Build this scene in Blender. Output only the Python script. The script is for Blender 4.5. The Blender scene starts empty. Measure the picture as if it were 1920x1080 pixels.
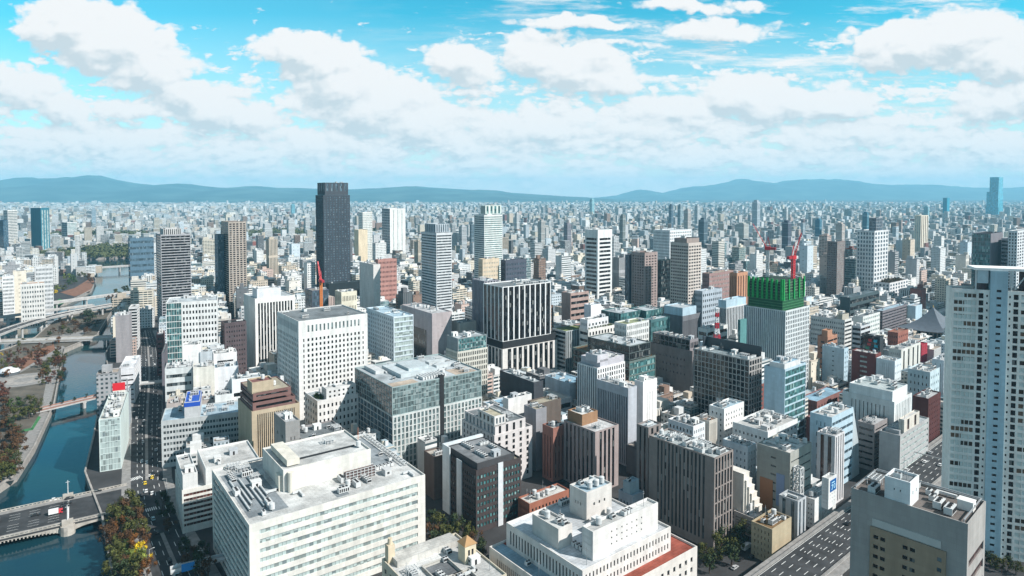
import bpy, math, random
import numpy as np
R=math.radians
S=bpy.context.scene
COLL=S.collection
# ------------------------------------------------------------------ camera, sky, sun, exposure
EYE=180.0
cam=bpy.data.cameras.new('camera'); camo=bpy.data.objects.new('camera',cam); COLL.objects.link(camo)
camo.location=(0,0,EYE); camo.rotation_euler=(R(90)-math.atan(46/1230.),0,0)
cam.sensor_width=36; cam.lens=36*1230/1920.; cam.shift_y=-132/1920.; cam.clip_start=1; cam.clip_end=90000
S.camera=camo
SUN_AZ,SUN_EL=113,40
S.view_settings.view_transform='Standard'; S.view_settings.look='None'; S.view_settings.gamma=1
S.view_settings.exposure=0.5
S.cycles.max_bounces=4; S.cycles.diffuse_bounces=2; S.cycles.glossy_bounces=3; S.cycles.transmission_bounces=2
S.cycles.volume_bounces=1; S.cycles.transparent_max_bounces=6; S.cycles.use_denoising=True
S.cycles.sample_clamp_indirect=6
W=bpy.data.worlds.new("World"); S.world=W; W.use_nodes=True
def build_sky():
    nt=W.node_tree; nt.nodes.clear()
    N=lambda t:nt.nodes.new(t)
    L=nt.links.new
    out=N('ShaderNodeOutputWorld'); bg=N('ShaderNodeBackground'); bg.inputs['Strength'].default_value=0.052
    L(bg.outputs[0],out.inputs[0])
    sky=N('ShaderNodeTexSky'); sky.sky_type='NISHITA'; sky.sun_disc=False
    sky.sun_elevation=R(SUN_EL); sky.sun_rotation=R(SUN_AZ); sky.air_density=1.0; sky.dust_density=.3; sky.ozone_density=1.6
    tint=N('ShaderNodeMix'); tint.data_type='RGBA'; tint.blend_type='MULTIPLY'; tint.inputs[0].default_value=1
    tint.inputs[7].default_value=(.38,2.4,2.32,1)
    L(sky.outputs[0],tint.inputs[6])
    tc=N('ShaderNodeTexCoord'); sep=N('ShaderNodeSeparateXYZ'); L(tc.outputs['Generated'],sep.inputs[0])
    def M(op,a,b=None,c=None):
        n=N('ShaderNodeMath'); n.operation=op
        for i,v in enumerate((a,b,c)):
            if v is None: continue
            if isinstance(v,(int,float)): n.inputs[i].default_value=v
            else: L(v,n.inputs[i])
        return n.outputs[0]
    # direction -> (tangent of azimuth, tangent of elevation); the pattern repeats behind the viewer
    ay=M('MAXIMUM',M('ABSOLUTE',sep.outputs[1]),.12)
    s=M('DIVIDE',sep.outputs[0],ay); t=M('DIVIDE',sep.outputs[2],ay)
    comb=N('ShaderNodeCombineXYZ'); L(s,comb.inputs[0]); L(t,comb.inputs[1])
    # cloud density group
    g=bpy.data.node_groups.new('cloud_density','ShaderNodeTree')
    g.interface.new_socket('vec',in_out='INPUT',socket_type='NodeSocketVector'); g.interface.new_socket('d',in_out='OUTPUT',socket_type='NodeSocketFloat')
    gi=g.nodes.new('NodeGroupInput'); go=g.nodes.new('NodeGroupOutput'); GL=g.links.new
    def GM(op,a,b=None,c=None):
        n=g.nodes.new('ShaderNodeMath'); n.operation=op
        for i,v in enumerate((a,b,c)):
            if v is None: continue
            if isinstance(v,(int,float)): n.inputs[i].default_value=v
            else: GL(v,n.inputs[i])
        return n.outputs[0]
    def noise(vec,scale,det,rough,sx=1,sy=1,off=(0,0,0),col=False):
        mp=g.nodes.new('ShaderNodeMapping'); mp.inputs['Scale'].default_value=(sx,sy,1); mp.inputs['Location'].default_value=off; GL(vec,mp.inputs[0])
        n=g.nodes.new('ShaderNodeTexNoise'); n.inputs['Scale'].default_value=scale; n.inputs['Detail'].default_value=det; n.inputs['Roughness'].default_value=rough
        GL(mp.outputs[0],n.inputs['Vector']); return n.outputs['Color' if col else 0]
    v=gi.outputs[0]
    wn=noise(v,11,5,.6,1,1.6,(3.1,1.7,0),True)
    sub=g.nodes.new('ShaderNodeVectorMath'); sub.operation='SUBTRACT'; GL(wn,sub.inputs[0]); sub.inputs[1].default_value=(.5,.5,.5)
    sc=g.nodes.new('ShaderNodeVectorMath'); sc.operation='MULTIPLY'; GL(sub.outputs[0],sc.inputs[0]); sc.inputs[1].default_value=(.075,.05,0)
    ad=g.nodes.new('ShaderNodeVectorMath'); ad.operation='ADD'; GL(v,ad.inputs[0]); GL(sc.outputs[0],ad.inputs[1])
    wv=ad.outputs[0]
    # blobs: centre (s,t), radii
    BL=[(-0.683,0.254,0.077,0.050,1.50),(-0.606,0.225,0.102,0.063,1.50),(-0.545,0.189,0.081,0.050,1.30),(-0.500,0.148,0.069,0.041,1.20),(-0.455,0.128,0.077,0.041,1.20),(-0.398,0.111,0.065,0.033,1.10),(-0.321,0.221,0.085,0.033,1.30),(-0.285,0.197,0.077,0.047,1.40),(-0.252,0.160,0.098,0.054,1.40),(-0.211,0.136,0.122,0.050,1.30),(-0.138,0.107,0.122,0.041,1.10),(-0.748,0.160,0.085,0.041,0.90),(-0.683,0.128,0.049,0.033,0.90),(-0.772,0.172,0.049,0.033,0.80),(-0.585,0.125,0.065,0.021,0.90),(-0.073,0.197,0.065,0.037,1.20),(-0.049,0.180,0.049,0.024,0.90),(0.033,0.209,0.061,0.047,1.30),(0.089,0.189,0.089,0.049,1.20),(0.154,0.172,0.073,0.033,0.90),(0.301,0.246,0.122,0.021,0.80),(0.276,0.282,0.098,0.013,0.70),(0.098,0.258,0.130,0.013,0.70),(0.138,0.225,0.098,0.011,0.60),(0.350,0.144,0.089,0.049,1.20),(0.415,0.136,0.098,0.039,1.10),(0.488,0.136,0.089,0.037,1.00),(0.260,0.128,0.089,0.037,1.00),(0.602,0.225,0.106,0.049,1.40),(0.675,0.237,0.122,0.054,1.40),(0.748,0.209,0.106,0.054,1.30),(0.561,0.205,0.073,0.034,1.00),(0.732,0.140,0.089,0.033,1.10),(0.780,0.148,0.073,0.033,1.00),(0.195,0.099,0.146,0.033,0.80),(0.033,0.103,0.130,0.037,0.90),(0.520,0.091,0.163,0.029,0.80),(-0.293,0.075,0.195,0.033,0.70),(-0.618,0.083,0.179,0.029,0.70)]
    acc=None
    for (cs,ct,rs,rt,am) in BL:
        a=g.nodes.new('ShaderNodeVectorMath'); a.operation='MULTIPLY_ADD'; GL(wv,a.inputs[0]); a.inputs[1].default_value=(1/rs,1/rt,0); a.inputs[2].default_value=(-cs/rs,-ct/rt,0)
        d=g.nodes.new('ShaderNodeVectorMath'); d.operation='LENGTH'; GL(a.outputs[0],d.inputs[0])
        q=GM('MULTIPLY',GM('SUBTRACT',1,d.outputs['Value']),am)
        acc=q if acc is None else GM('SMOOTH_MAX',acc,q,.12)
    acc=GM('MAXIMUM',acc,-.9)
    sp=g.nodes.new('ShaderNodeSeparateXYZ'); GL(v,sp.inputs[0])
    n1=noise(v,15,7,.6,1,2.6,(.3,.1,0))
    def puff(scale,sy,det,off):
        n=noise(wv2,scale,det,.5,1,sy,off)
        return GM('SUBTRACT',GM('ABSOLUTE',GM('MULTIPLY_ADD',n,3.2,-1.6)),.3)
    w2=noise(v,38,4,.6,1,1.2,(9.1,.7,0),True)
    s2=g.nodes.new('ShaderNodeVectorMath'); s2.operation='MULTIPLY_ADD'; GL(w2,s2.inputs[0]); s2.inputs[1].default_value=(.016,.012,0); GL(v,s2.inputs[2]); wv2=s2.outputs[0]
    p1=puff(17,1.4,3,(.3,.2,0)); p2=puff(30,2.2,3,(2.3,1.2,0))
    # band of many small clouds near the horizon
    band=GM('MULTIPLY_ADD',GM('ABSOLUTE',GM('SUBTRACT',sp.outputs[1],.065)),-3.2,.42)
    bandd=GM('ADD',band,GM('ADD',GM('MULTIPLY',GM('SUBTRACT',n1,.5),2.0),GM('MULTIPLY',p2,.5)))
    blobd=GM('ADD',acc,GM('ADD',GM('MULTIPLY_ADD',GM('SUBTRACT',n1,.5),.8,.02),GM('MULTIPLY',p1,.6)))
    # thin high streaks to the upper right
    st=noise(v,9,7,.68,.55,4.2,(7.7,2.2,0))
    strk=GM('MULTIPLY',GM('SUBTRACT',st,.50),GM('MULTIPLY',GM('SMOOTH_MIN',GM('MAXIMUM',GM('MULTIPLY_ADD',sp.outputs[0],2.2,.65),0),1.0,.3),1.5))
    tot=GM('MAXIMUM',GM('MAXIMUM',blobd,bandd),strk)
    GL(tot,go.inputs[0])
    def dens(vec,off=None):
        n=N('ShaderNodeGroup'); n.node_tree=g
        if off:
            a=N('ShaderNodeVectorMath'); a.operation='ADD'; L(vec,a.inputs[0]); a.inputs[1].default_value=off; vec=a.outputs[0]
        L(vec,n.inputs[0]); return n.outputs[0]
    d0=dens(comb.outputs[0]); d1=dens(comb.outputs[0],(.006,.009,0)); d2=dens(comb.outputs[0],(.006,.026,0))
    al=N('ShaderNodeMapRange'); al.interpolation_type='SMOOTHSTEP'; al.inputs[1].default_value=-.04; al.inputs[2].default_value=.27; L(d0,al.inputs[0])
    # denser cloud above and toward the light: the underside is greyer
    sh=M('ADD',M('MULTIPLY',M('SUBTRACT',d1,d0),.9),M('MULTIPLY',M('SUBTRACT',d2,d0),.75))
    shc=N('ShaderNodeMapRange'); shc.inputs[1].default_value=-.22; shc.inputs[2].default_value=.62; L(sh,shc.inputs[0])
    cc=N('ShaderNodeValToRGB'); L(shc.outputs[0],cc.inputs[0])
    e=cc.color_ramp.elements; e[0].position=0; e[0].color=(1,1,1,1); e[1].position=1; e[1].color=(.66,.75,.80,1)
    x=cc.color_ramp.elements.new(.42); x.color=(.90,.925,.94,1)
    csc=N('ShaderNodeVectorMath'); csc.operation='SCALE'; L(cc.outputs[0],csc.inputs[0]); csc.inputs['Scale'].default_value=CLOUD
    # pale air near the horizon
    hz=N('ShaderNodeMapRange'); hz.inputs[1].default_value=0; hz.inputs[2].default_value=.27; hz.inputs[3].default_value=1.0; hz.inputs[4].default_value=0; L(t,hz.inputs[0])
    mh=N('ShaderNodeMix'); mh.data_type='RGBA'; L(hz.outputs[0],mh.inputs[0]); L(tint.outputs[2],mh.inputs[6]); mh.inputs[7].default_value=(CLOUD*.90,CLOUD*.95,CLOUD*.96,1)
    mx=N('ShaderNodeMix'); mx.data_type='RGBA'; L(al.outputs[0],mx.inputs[0]); L(mh.outputs[2],mx.inputs[6]); L(csc.outputs[0],mx.inputs[7])
    # even grey veil added above the frame to neutralise the cyan sky light
    ov=N('ShaderNodeMapRange'); ov.interpolation_type='SMOOTHSTEP'; ov.inputs[1].default_value=.36; ov.inputs[2].default_value=.9; ov.inputs[4].default_value=.72; L(t,ov.inputs[0])
    mo=N('ShaderNodeMix'); mo.data_type='RGBA'; L(ov.outputs[0],mo.inputs[0]); L(mx.outputs[2],mo.inputs[6]); mo.inputs[7].default_value=(3.6,3.8,4.0,1)
    L(mo.outputs[2],bg.inputs[0])
CLOUD=13.2
build_sky()
sun=bpy.data.lights.new('sun','SUN'); sun.energy=5.0; sun.angle=R(.5); sun.color=(1,.96,.91)
suno=bpy.data.objects.new('sun',sun); COLL.objects.link(suno)
# lamp looks along -Z: aim it from the sun toward the city
ax,el=R(SUN_AZ),R(SUN_EL)
from mathutils import Vector
suno.rotation_euler=Vector((math.sin(ax)*math.cos(el),math.cos(ax)*math.cos(el),math.sin(el))).to_track_quat('Z','Y').to_euler()
suno.location=(300,-100,600)
rnd=random.Random(11)
# ------------------------------------------------------------------ materials
MAT={}
def node_mat(name):
    m=bpy.data.materials.new(name); m.use_nodes=True; nt=m.node_tree; p=nt.nodes['Principled BSDF']
    return m,nt,p
def mat(name,col,rough=.8,noise=.0,scale=.3,spec=.3,metal=0,streak=False):
    if name in MAT: return MAT[name]
    m,nt,p=node_mat(name); L=nt.links.new
    p.inputs['Roughness'].default_value=rough; p.inputs['Specular IOR Level'].default_value=spec; p.inputs['Metallic'].default_value=metal
    if col=='obj':
        oi=nt.nodes.new('ShaderNodeObjectInfo'); src=oi.outputs['Color']
    elif col=='attr':
        oi=nt.nodes.new('ShaderNodeVertexColor'); oi.layer_name='Col'; src=oi.outputs['Color']
    else:
        rg=nt.nodes.new('ShaderNodeRGB'); rg.outputs[0].default_value=(*col,1); src=rg.outputs[0]
    if noise:
        tc=nt.nodes.new('ShaderNodeNewGeometry')
        mp=nt.nodes.new('ShaderNodeMapping'); L(tc.outputs['Position'],mp.inputs[0]); mp.inputs['Scale'].default_value=(1,1,.18 if streak else 1)
        n=nt.nodes.new('ShaderNodeTexNoise'); n.inputs['Scale'].default_value=scale; n.inputs['Detail'].default_value=5; n.inputs['Roughness'].default_value=.62; L(mp.outputs[0],n.inputs['Vector'])
        mr=nt.nodes.new('ShaderNodeMapRange'); mr.inputs[1].default_value=.3; mr.inputs[2].default_value=.7; mr.inputs[3].default_value=1-noise; mr.inputs[4].default_value=1+noise*.5; L(n.outputs[0],mr.inputs[0])
        vm=nt.nodes.new('ShaderNodeVectorMath'); vm.operation='SCALE'; L(src,vm.inputs[0]); L(mr.outputs[0],vm.inputs['Scale']); src=vm.outputs[0]
    L(src,p.inputs['Base Color']); MAT[name]=m; return m
mat('wall','obj',.78,.20,.22,.25,streak=True)
mat('roof_felt','obj',.9,.28,.16,.15)
def wall_joints():
    nt=MAT['wall'].node_tree; L=nt.links.new; p=nt.nodes['Principled BSDF']; src=p.inputs['Base Color'].links[0].from_socket
    uv=nt.nodes.new('ShaderNodeUVMap'); b=nt.nodes.new('ShaderNodeTexBrick'); b.inputs['Scale'].default_value=.42; b.inputs['Mortar Size'].default_value=.008; b.inputs['Color1'].default_value=(1,1,1,1); b.inputs['Color2'].default_value=(.91,.91,.91,1); b.inputs['Mortar'].default_value=(.72,.72,.72,1); b.inputs['Brick Width'].default_value=1.1; b.inputs['Row Height'].default_value=.75; b.offset=0
    L(uv.outputs[0],b.inputs['Vector'])
    m=nt.nodes.new('ShaderNodeMix'); m.data_type='RGBA'; m.blend_type='MULTIPLY'; m.inputs[0].default_value=1; L(src,m.inputs[6]); L(b.outputs[0],m.inputs[7]); L(m.outputs[2],p.inputs['Base Color'])
wall_joints()
def roof_seams():
    nt=MAT['roof_felt'].node_tree; L=nt.links.new; p=nt.nodes['Principled BSDF']; src=p.inputs['Base Color'].links[0].from_socket
    tc=nt.nodes.new('ShaderNodeTexCoord')
    b=nt.nodes.new('ShaderNodeTexBrick'); b.inputs['Scale'].default_value=.16; b.inputs['Mortar Size'].default_value=.012; b.inputs['Color1'].default_value=(1,1,1,1); b.inputs['Color2'].default_value=(.86,.87,.88,1); b.inputs['Mortar'].default_value=(.68,.68,.68,1); b.inputs['Bias'].default_value=-.3
    L(tc.outputs['Object'],b.inputs['Vector'])
    n=nt.nodes.new('ShaderNodeTexNoise'); n.inputs['Scale'].default_value=.045; n.inputs['Detail'].default_value=6; n.inputs['Roughness'].default_value=.7; L(tc.outputs['Object'],n.inputs['Vector'])
    r=nt.nodes.new('ShaderNodeMapRange'); r.inputs[1].default_value=.38; r.inputs[2].default_value=.56; r.inputs[3].default_value=.66; r.inputs[4].default_value=1.02; L(n.outputs[0],r.inputs[0])
    m=nt.nodes.new('ShaderNodeMix'); m.data_type='RGBA'; m.blend_type='MULTIPLY'; m.inputs[0].default_value=1; L(src,m.inputs[6]); L(b.outputs[0],m.inputs[7])
    v=nt.nodes.new('ShaderNodeVectorMath'); v.operation='SCALE'; L(m.outputs[2],v.inputs[0]); L(r.outputs[0],v.inputs['Scale']); L(v.outputs[0],p.inputs['Base Color'])
roof_seams()
mat('unit_paint',(.56,.57,.57),.6,.2,.8)
mat('steel_grey',(.30,.31,.32),.5,.15,.6,.4)
mat('dark_gap',(.02,.02,.022),.7)
mat('paint','obj',.45,.06,.5,.4)
mat('plain','obj',.8,.12,.5,.2)
def glass(name,col,var,blind,px=1.6,pz=3.6,mull=.0,cut=(.35,.7,.9)):
    m,nt,p=node_mat('glass_'+name); L=nt.links.new
    uv=nt.nodes.new('ShaderNodeUVMap'); dv=nt.nodes.new('ShaderNodeVectorMath'); dv.operation='DIVIDE'; L(uv.outputs[0],dv.inputs[0]); dv.inputs[1].default_value=(px,pz,1)
    fl=nt.nodes.new('ShaderNodeVectorMath'); fl.operation='FLOOR'; L(dv.outputs[0],fl.inputs[0])
    oi=nt.nodes.new('ShaderNodeObjectInfo')
    cb=nt.nodes.new('ShaderNodeVectorMath'); cb.operation='ADD'; L(fl.outputs[0],cb.inputs[0])
    sc=nt.nodes.new('ShaderNodeMath'); sc.operation='MULTIPLY'; L(oi.outputs['Random'],sc.inputs[0]); sc.inputs[1].default_value=91.7
    cx=nt.nodes.new('ShaderNodeCombineXYZ'); L(sc.outputs[0],cx.inputs[2]); L(cx.outputs[0],cb.inputs[1])
    wn=nt.nodes.new('ShaderNodeTexWhiteNoise'); wn.noise_dimensions='3D'; L(cb.outputs[0],wn.inputs['Vector'])
    rp=nt.nodes.new('ShaderNodeValToRGB'); L(wn.outputs['Value'],rp.inputs[0]); rp.color_ramp.interpolation='CONSTANT'
    e=rp.color_ramp.elements; e[0].position=0; e[0].color=(*[c*.55 for c in col],1); e[1].position=cut[0]; e[1].color=(*col,1)
    x=rp.color_ramp.elements.new(cut[1]); x.color=(*[min(1,c*var) for c in col],1)
    x=rp.color_ramp.elements.new(cut[2]); x.color=(*blind,1)
    src=rp.outputs[0]
    if mull:
        fr=nt.nodes.new('ShaderNodeVectorMath'); fr.operation='FRACTION'; L(dv.outputs[0],fr.inputs[0])
        sx=nt.nodes.new('ShaderNodeSeparateXYZ'); L(fr.outputs[0],sx.inputs[0])
        lt=nt.nodes.new('ShaderNodeMath'); lt.operation='LESS_THAN'; L(sx.outputs[0],lt.inputs[0]); lt.inputs[1].default_value=mull
        mx=nt.nodes.new('ShaderNodeMix'); mx.data_type='RGBA'; L(lt.outputs[0],mx.inputs[0]); L(src,mx.inputs[6]); mx.inputs[7].default_value=(.16,.17,.17,1); src=mx.outputs[2]
    L(src,p.inputs['Base Color']); p.inputs['Roughness'].default_value=.09; p.inputs['Specular IOR Level'].default_value=.6
    MAT['glass_'+name]=m
glass('k',(.012,.013,.015),2.2,(.15,.155,.15),1.6,3.6)
glass('d',(.035,.045,.05),1.7,(.22,.24,.24),1.7,3.6,.08)
glass('b',(.06,.10,.13),1.5,(.16,.21,.24),1.7,3.6,.08)
glass('t',(.045,.13,.135),1.6,(.24,.38,.37),1.7,3.8,.08)
glass('p',(.36,.43,.42),1.15,(.16,.20,.21),1.7,3.6,.10,(.2,.6,.93))
glass('g',(.12,.17,.175),1.4,(.25,.30,.30),1.9,3.8,.10)
glass('m',(.055,.018,.014),1.5,(.11,.05,.045),1.7,3.6,.12)
glass('x',(.07,.045,.03),2.2,(.60,.66,.63),5,3.52,0,(.10,.2,.34))
glass('c',(.04,.30,.42),1.4,(.12,.45,.55),3,6)
def pattern(i,pu,pv,u0,u1,v0,v1,dark,lite,rough,src_kind):
    name='facade_%d_%s'%(i,src_kind)
    m,nt,p=node_mat(name); L=nt.links.new
    def MM(op,a,b=None):
        n=nt.nodes.new('ShaderNodeMath'); n.operation=op
        for k,v in enumerate((a,b)):
            if v is None: continue
            if isinstance(v,(int,float)): n.inputs[k].default_value=v
            else: L(v,n.inputs[k])
        return n.outputs[0]
    if src_kind=='attr':
        oi=nt.nodes.new('ShaderNodeVertexColor'); oi.layer_name='Col'
    else: oi=nt.nodes.new('ShaderNodeObjectInfo')
    uv=nt.nodes.new('ShaderNodeUVMap'); sx=nt.nodes.new('ShaderNodeSeparateXYZ'); L(uv.outputs[0],sx.inputs[0])
    U=MM('DIVIDE',sx.outputs[0],pu); V=MM('DIVIDE',sx.outputs[1],pv)
    fu=MM('FRACT',U); fv=MM('FRACT',V)
    mk=MM('MULTIPLY',MM('MULTIPLY',MM('GREATER_THAN',fu,u0),MM('LESS_THAN',fu,u1)),MM('MULTIPLY',MM('GREATER_THAN',fv,v0),MM('LESS_THAN',fv,v1)))
    cx=nt.nodes.new('ShaderNodeCombineXYZ'); L(MM('FLOOR',U),cx.inputs[0]); L(MM('FLOOR',V),cx.inputs[1])
    wn=nt.nodes.new('ShaderNodeTexWhiteNoise'); L(cx.outputs[0],wn.inputs['Vector'])
    rp=nt.nodes.new('ShaderNodeValToRGB'); L(wn.outputs['Value'],rp.inputs[0]); rp.color_ramp.interpolation='CONSTANT'
    e=rp.color_ramp.elements; e[0].position=0; e[0].color=(*dark,1); e[1].position=.62; e[1].color=(*[c*1.9 for c in dark],1)
    x=rp.color_ramp.elements.new(.86); x.color=(*lite,1)
    gp=nt.nodes.new('ShaderNodeNewGeometry'); n=nt.nodes.new('ShaderNodeTexNoise'); n.inputs['Scale'].default_value=.15; n.inputs['Detail'].default_value=4; L(gp.outputs['Position'],n.inputs['Vector'])
    mr=nt.nodes.new('ShaderNodeMapRange'); mr.inputs[1].default_value=.3; mr.inputs[2].default_value=.7; mr.inputs[3].default_value=.86; mr.inputs[4].default_value=1.05; L(n.outputs[0],mr.inputs[0])
    vm=nt.nodes.new('ShaderNodeVectorMath'); vm.operation='SCALE'; L(oi.outputs['Color'],vm.inputs[0]); L(mr.outputs[0],vm.inputs['Scale'])
    mx=nt.nodes.new('ShaderNodeMix'); mx.data_type='RGBA'; L(mk,mx.inputs[0]); L(vm.outputs[0],mx.inputs[6]); L(rp.outputs[0],mx.inputs[7])
    L(mx.outputs[2],p.inputs['Base Color'])
    rr=nt.nodes.new('ShaderNodeMapRange'); rr.inputs[3].default_value=.8; rr.inputs[4].default_value=rough; L(mk,rr.inputs[0]); L(rr.outputs[0],p.inputs['Roughness'])
    bp=nt.nodes.new('ShaderNodeBump'); bp.inputs['Strength'].default_value=.5; bp.inputs['Distance'].default_value=.25; bp.invert=True; L(mk,bp.inputs['Height']); L(bp.outputs[0],p.inputs['Normal'])
    MAT[name]=m
PAT=[(3.2,3.5,.24,.76,.25,.72),(60,3.6,.008,.992,.30,.72),(2.6,60,.3,.72,.02,.95),(5.5,3.1,.06,.94,.36,.86),(2.3,3.1,.28,.74,.28,.66),(2.0,3.8,.08,1,.1,1),(9,6.8,.42,.58,.3,.5)]
for k,(pu,pv,a,b,c,d) in enumerate(PAT):
    for kind in ('obj','attr'):
        dk=(.03,.045,.05) if k!=5 else (.06,.11,.12)
        pattern(k,pu,pv,a,b,c,d,dk,(.22,.26,.27) if k!=5 else (.2,.3,.31),.15 if k in(1,5) else .3,kind)
# ------------------------------------------------------------------ mesh helper
class MB:
    def __init__(s): s.v=[];s.k={};s.f=[];s.uv=[];s.m=[]
    def vi(s,p):
        k=(round(p[0],3),round(p[1],3),round(p[2],3))
        i=s.k.get(k)
        if i is None: i=len(s.v); s.k[k]=i; s.v.append(p)
        return i
    def face(s,ps,uv=None,m=0):
        ids=[s.vi(p) for p in ps]
        if len(set(ids))<len(ids): return
        s.f.append(ids); s.uv.extend(uv or [(p[0],p[1]) for p in ps]); s.m.append(m)
    def box(s,x0,y0,z0,x1,y1,z1,m=0,bottom=False):
        a,b,c,d=(x0,y0),(x1,y0),(x1,y1),(x0,y1)
        for p,q in ((a,b),(b,c),(c,d),(d,a)):
            l=math.hypot(q[0]-p[0],q[1]-p[1])
            s.face([(*p,z0),(*q,z0),(*q,z1),(*p,z1)],[(0,z0),(l,z0),(l,z1),(0,z1)],m)
        s.face([(*a,z1),(*b,z1),(*c,z1),(*d,z1)],None,m)
        if bottom: s.face([(*d,z0),(*c,z0),(*b,z0),(*a,z0)],None,m)
    def prism(s,poly,z0,z1,m=0,cap=True):
        n=len(poly)
        for i in range(n):
            p,q=poly[i],poly[(i+1)%n]; l=math.hypot(q[0]-p[0],q[1]-p[1])
            s.face([(p[0],p[1],z0),(q[0],q[1],z0),(q[0],q[1],z1),(p[0],p[1],z1)],[(0,z0),(l,z0),(l,z1),(0,z1)],m)
        if cap: s.face([(p[0],p[1],z1) for p in poly],None,m)
    def beam(s,p,q,w,m=0):
        p,q=Vector(p),Vector(q); d=(q-p).normalized(); up=Vector((0,0,1)) if abs(d.z)<.9 else Vector((1,0,0))
        a=d.cross(up).normalized()*w/2; b=a.cross(d).normalized()*w/2
        c0=[p+a+b,p-a+b,p-a-b,p+a-b]; c1=[v+(q-p) for v in c0]
        for i in range(4):
            j=(i+1)%4; s.face([tuple(c0[i]),tuple(c0[j]),tuple(c1[j]),tuple(c1[i])],None,m)
        s.face([tuple(v) for v in c0],None,m); s.face([tuple(v) for v in reversed(c1)],None,m)
    def tube(s,p,q,r0,r1,n=8,m=0,cap=True):
        p,q=Vector(p),Vector(q); d=(q-p).normalized(); up=Vector((0,0,1)) if abs(d.z)<.9 else Vector((1,0,0))
        a=d.cross(up).normalized(); b=a.cross(d).normalized()
        A=[p+(a*math.cos(2*math.pi*i/n)+b*math.sin(2*math.pi*i/n))*r0 for i in range(n)]
        B=[q+(a*math.cos(2*math.pi*i/n)+b*math.sin(2*math.pi*i/n))*r1 for i in range(n)]
        for i in range(n):
            j=(i+1)%n; s.face([tuple(A[j]),tuple(A[i]),tuple(B[i]),tuple(B[j])],None,m)
        if cap: s.face([tuple(v) for v in B][::-1],None,m)
    def mesh(s,name,mats):
        me=bpy.data.meshes.new(name); me.from_pydata(s.v,[],s.f)
        for m in mats: me.materials.append(MAT[m] if isinstance(m,str) else m)
        if s.m: me.polygons.foreach_set('material_index',s.m)
        if s.uv:
            u=me.uv_layers.new(name='UVMap'); u.data.foreach_set('uv',[c for q in s.uv for c in q])
        me.update(); return me
def link(name,me,parent=None,loc=(0,0,0),rz=0,col=None):
    o=bpy.data.objects.new(name,me); COLL.objects.link(o); o.location=loc; o.rotation_euler=(0,0,rz)
    if parent: o.parent=parent
    if col: o.color=(*col,1)
    return o
def thing(name,label,cat,loc=(0,0,0),rz=0,group=None):
    o=bpy.data.objects.new(name,None); COLL.objects.link(o); o.location=loc; o.rotation_euler=(0,0,rz); o.empty_display_size=2
    o['label']=label; o['category']=cat
    if group: o['group']=group
    return o
def tag(o,label=None,cat=None,group=None,kind=None):
    if label: o['label']=label
    if cat: o['category']=cat
    if group: o['group']=group
    if kind: o['kind']=kind
    return o
# ------------------------------------------------------------------ ground, water, roads
RIVER=[(-187.6, 301.8), (-228.2, 358.8), (-275.3, 416.6), (-310.1, 480.0), (-336.1, 525.5), (-408.0, 657.4), (-455.1, 728.1), (-482.8, 784.3), (-557.6, 904.6), (-607.5, 1010.4), (-618.3, 1083.4), (-636.5, 1167.7), (-715.9, 1310.2), (-854.1, 1512.2), (-987.4, 1681.0), (-1008.7, 1787.3), (-1067.9, 1876.3), (-1155.2, 1816.0), (-1242.0, 1787.3), (-1165.6, 1681.0), (-1048.6, 1586.6), (-953.5, 1482.4), (-859.5, 1349.4), (-784.3, 1218.2), (-757.3, 1143.9), (-736.1, 1078.2), (-737.1, 1048.0), (-730.8, 992.5), (-731.2, 950.5), (-770.1, 904.6), (-919.0, 812.8), (-900, 340), (-600, 180), (-230, 180)]
ISLAND=[(-620.1, 1014.9), (-579.0, 930.8), (-525.7, 824.7), (-520.3, 778.8), (-517.1, 752.6), (-476.4, 687.8), (-428.6, 612.3), (-389.8, 551.6), (-339.5, 460.0), (-317.6, 414.3), (-315.7, 397.8), (-322.4, 371.0), (-480, 300), (-820, 330), (-711.2, 687.8), (-584.6, 698.6), (-584.0, 757.7), (-594.7, 812.8), (-625.7, 876.3), (-644.6, 923.2), (-648.7, 966.9)]
ROAD=[(-152.6, 257.8), (-169.3, 302.1), (-197.1, 340.8), (-214.8, 364.0), (-239.4, 405.4), (-293.6, 499.5), (-375.2, 649.2), (-439.7, 763.1), (-490.1, 852.6), (-470.6, 852.6), (-414.0, 763.1), (-349.1, 649.2), (-270.2, 499.5), (-219.0, 405.4), (-202.4, 380.2), (-173.6, 340.8), (-143.0, 302.1), (-109.6, 257.8)]
def inpoly(p,P):
    x,y=p; r=False
    for i in range(len(P)):
        x1,y1=P[i]; x2,y2=P[i-1]
        if (y1>y)!=(y2>y) and x<(x2-x1)*(y-y1)/(y2-y1)+x1: r=not r
    return r
WATER_Z=-5.0
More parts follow.
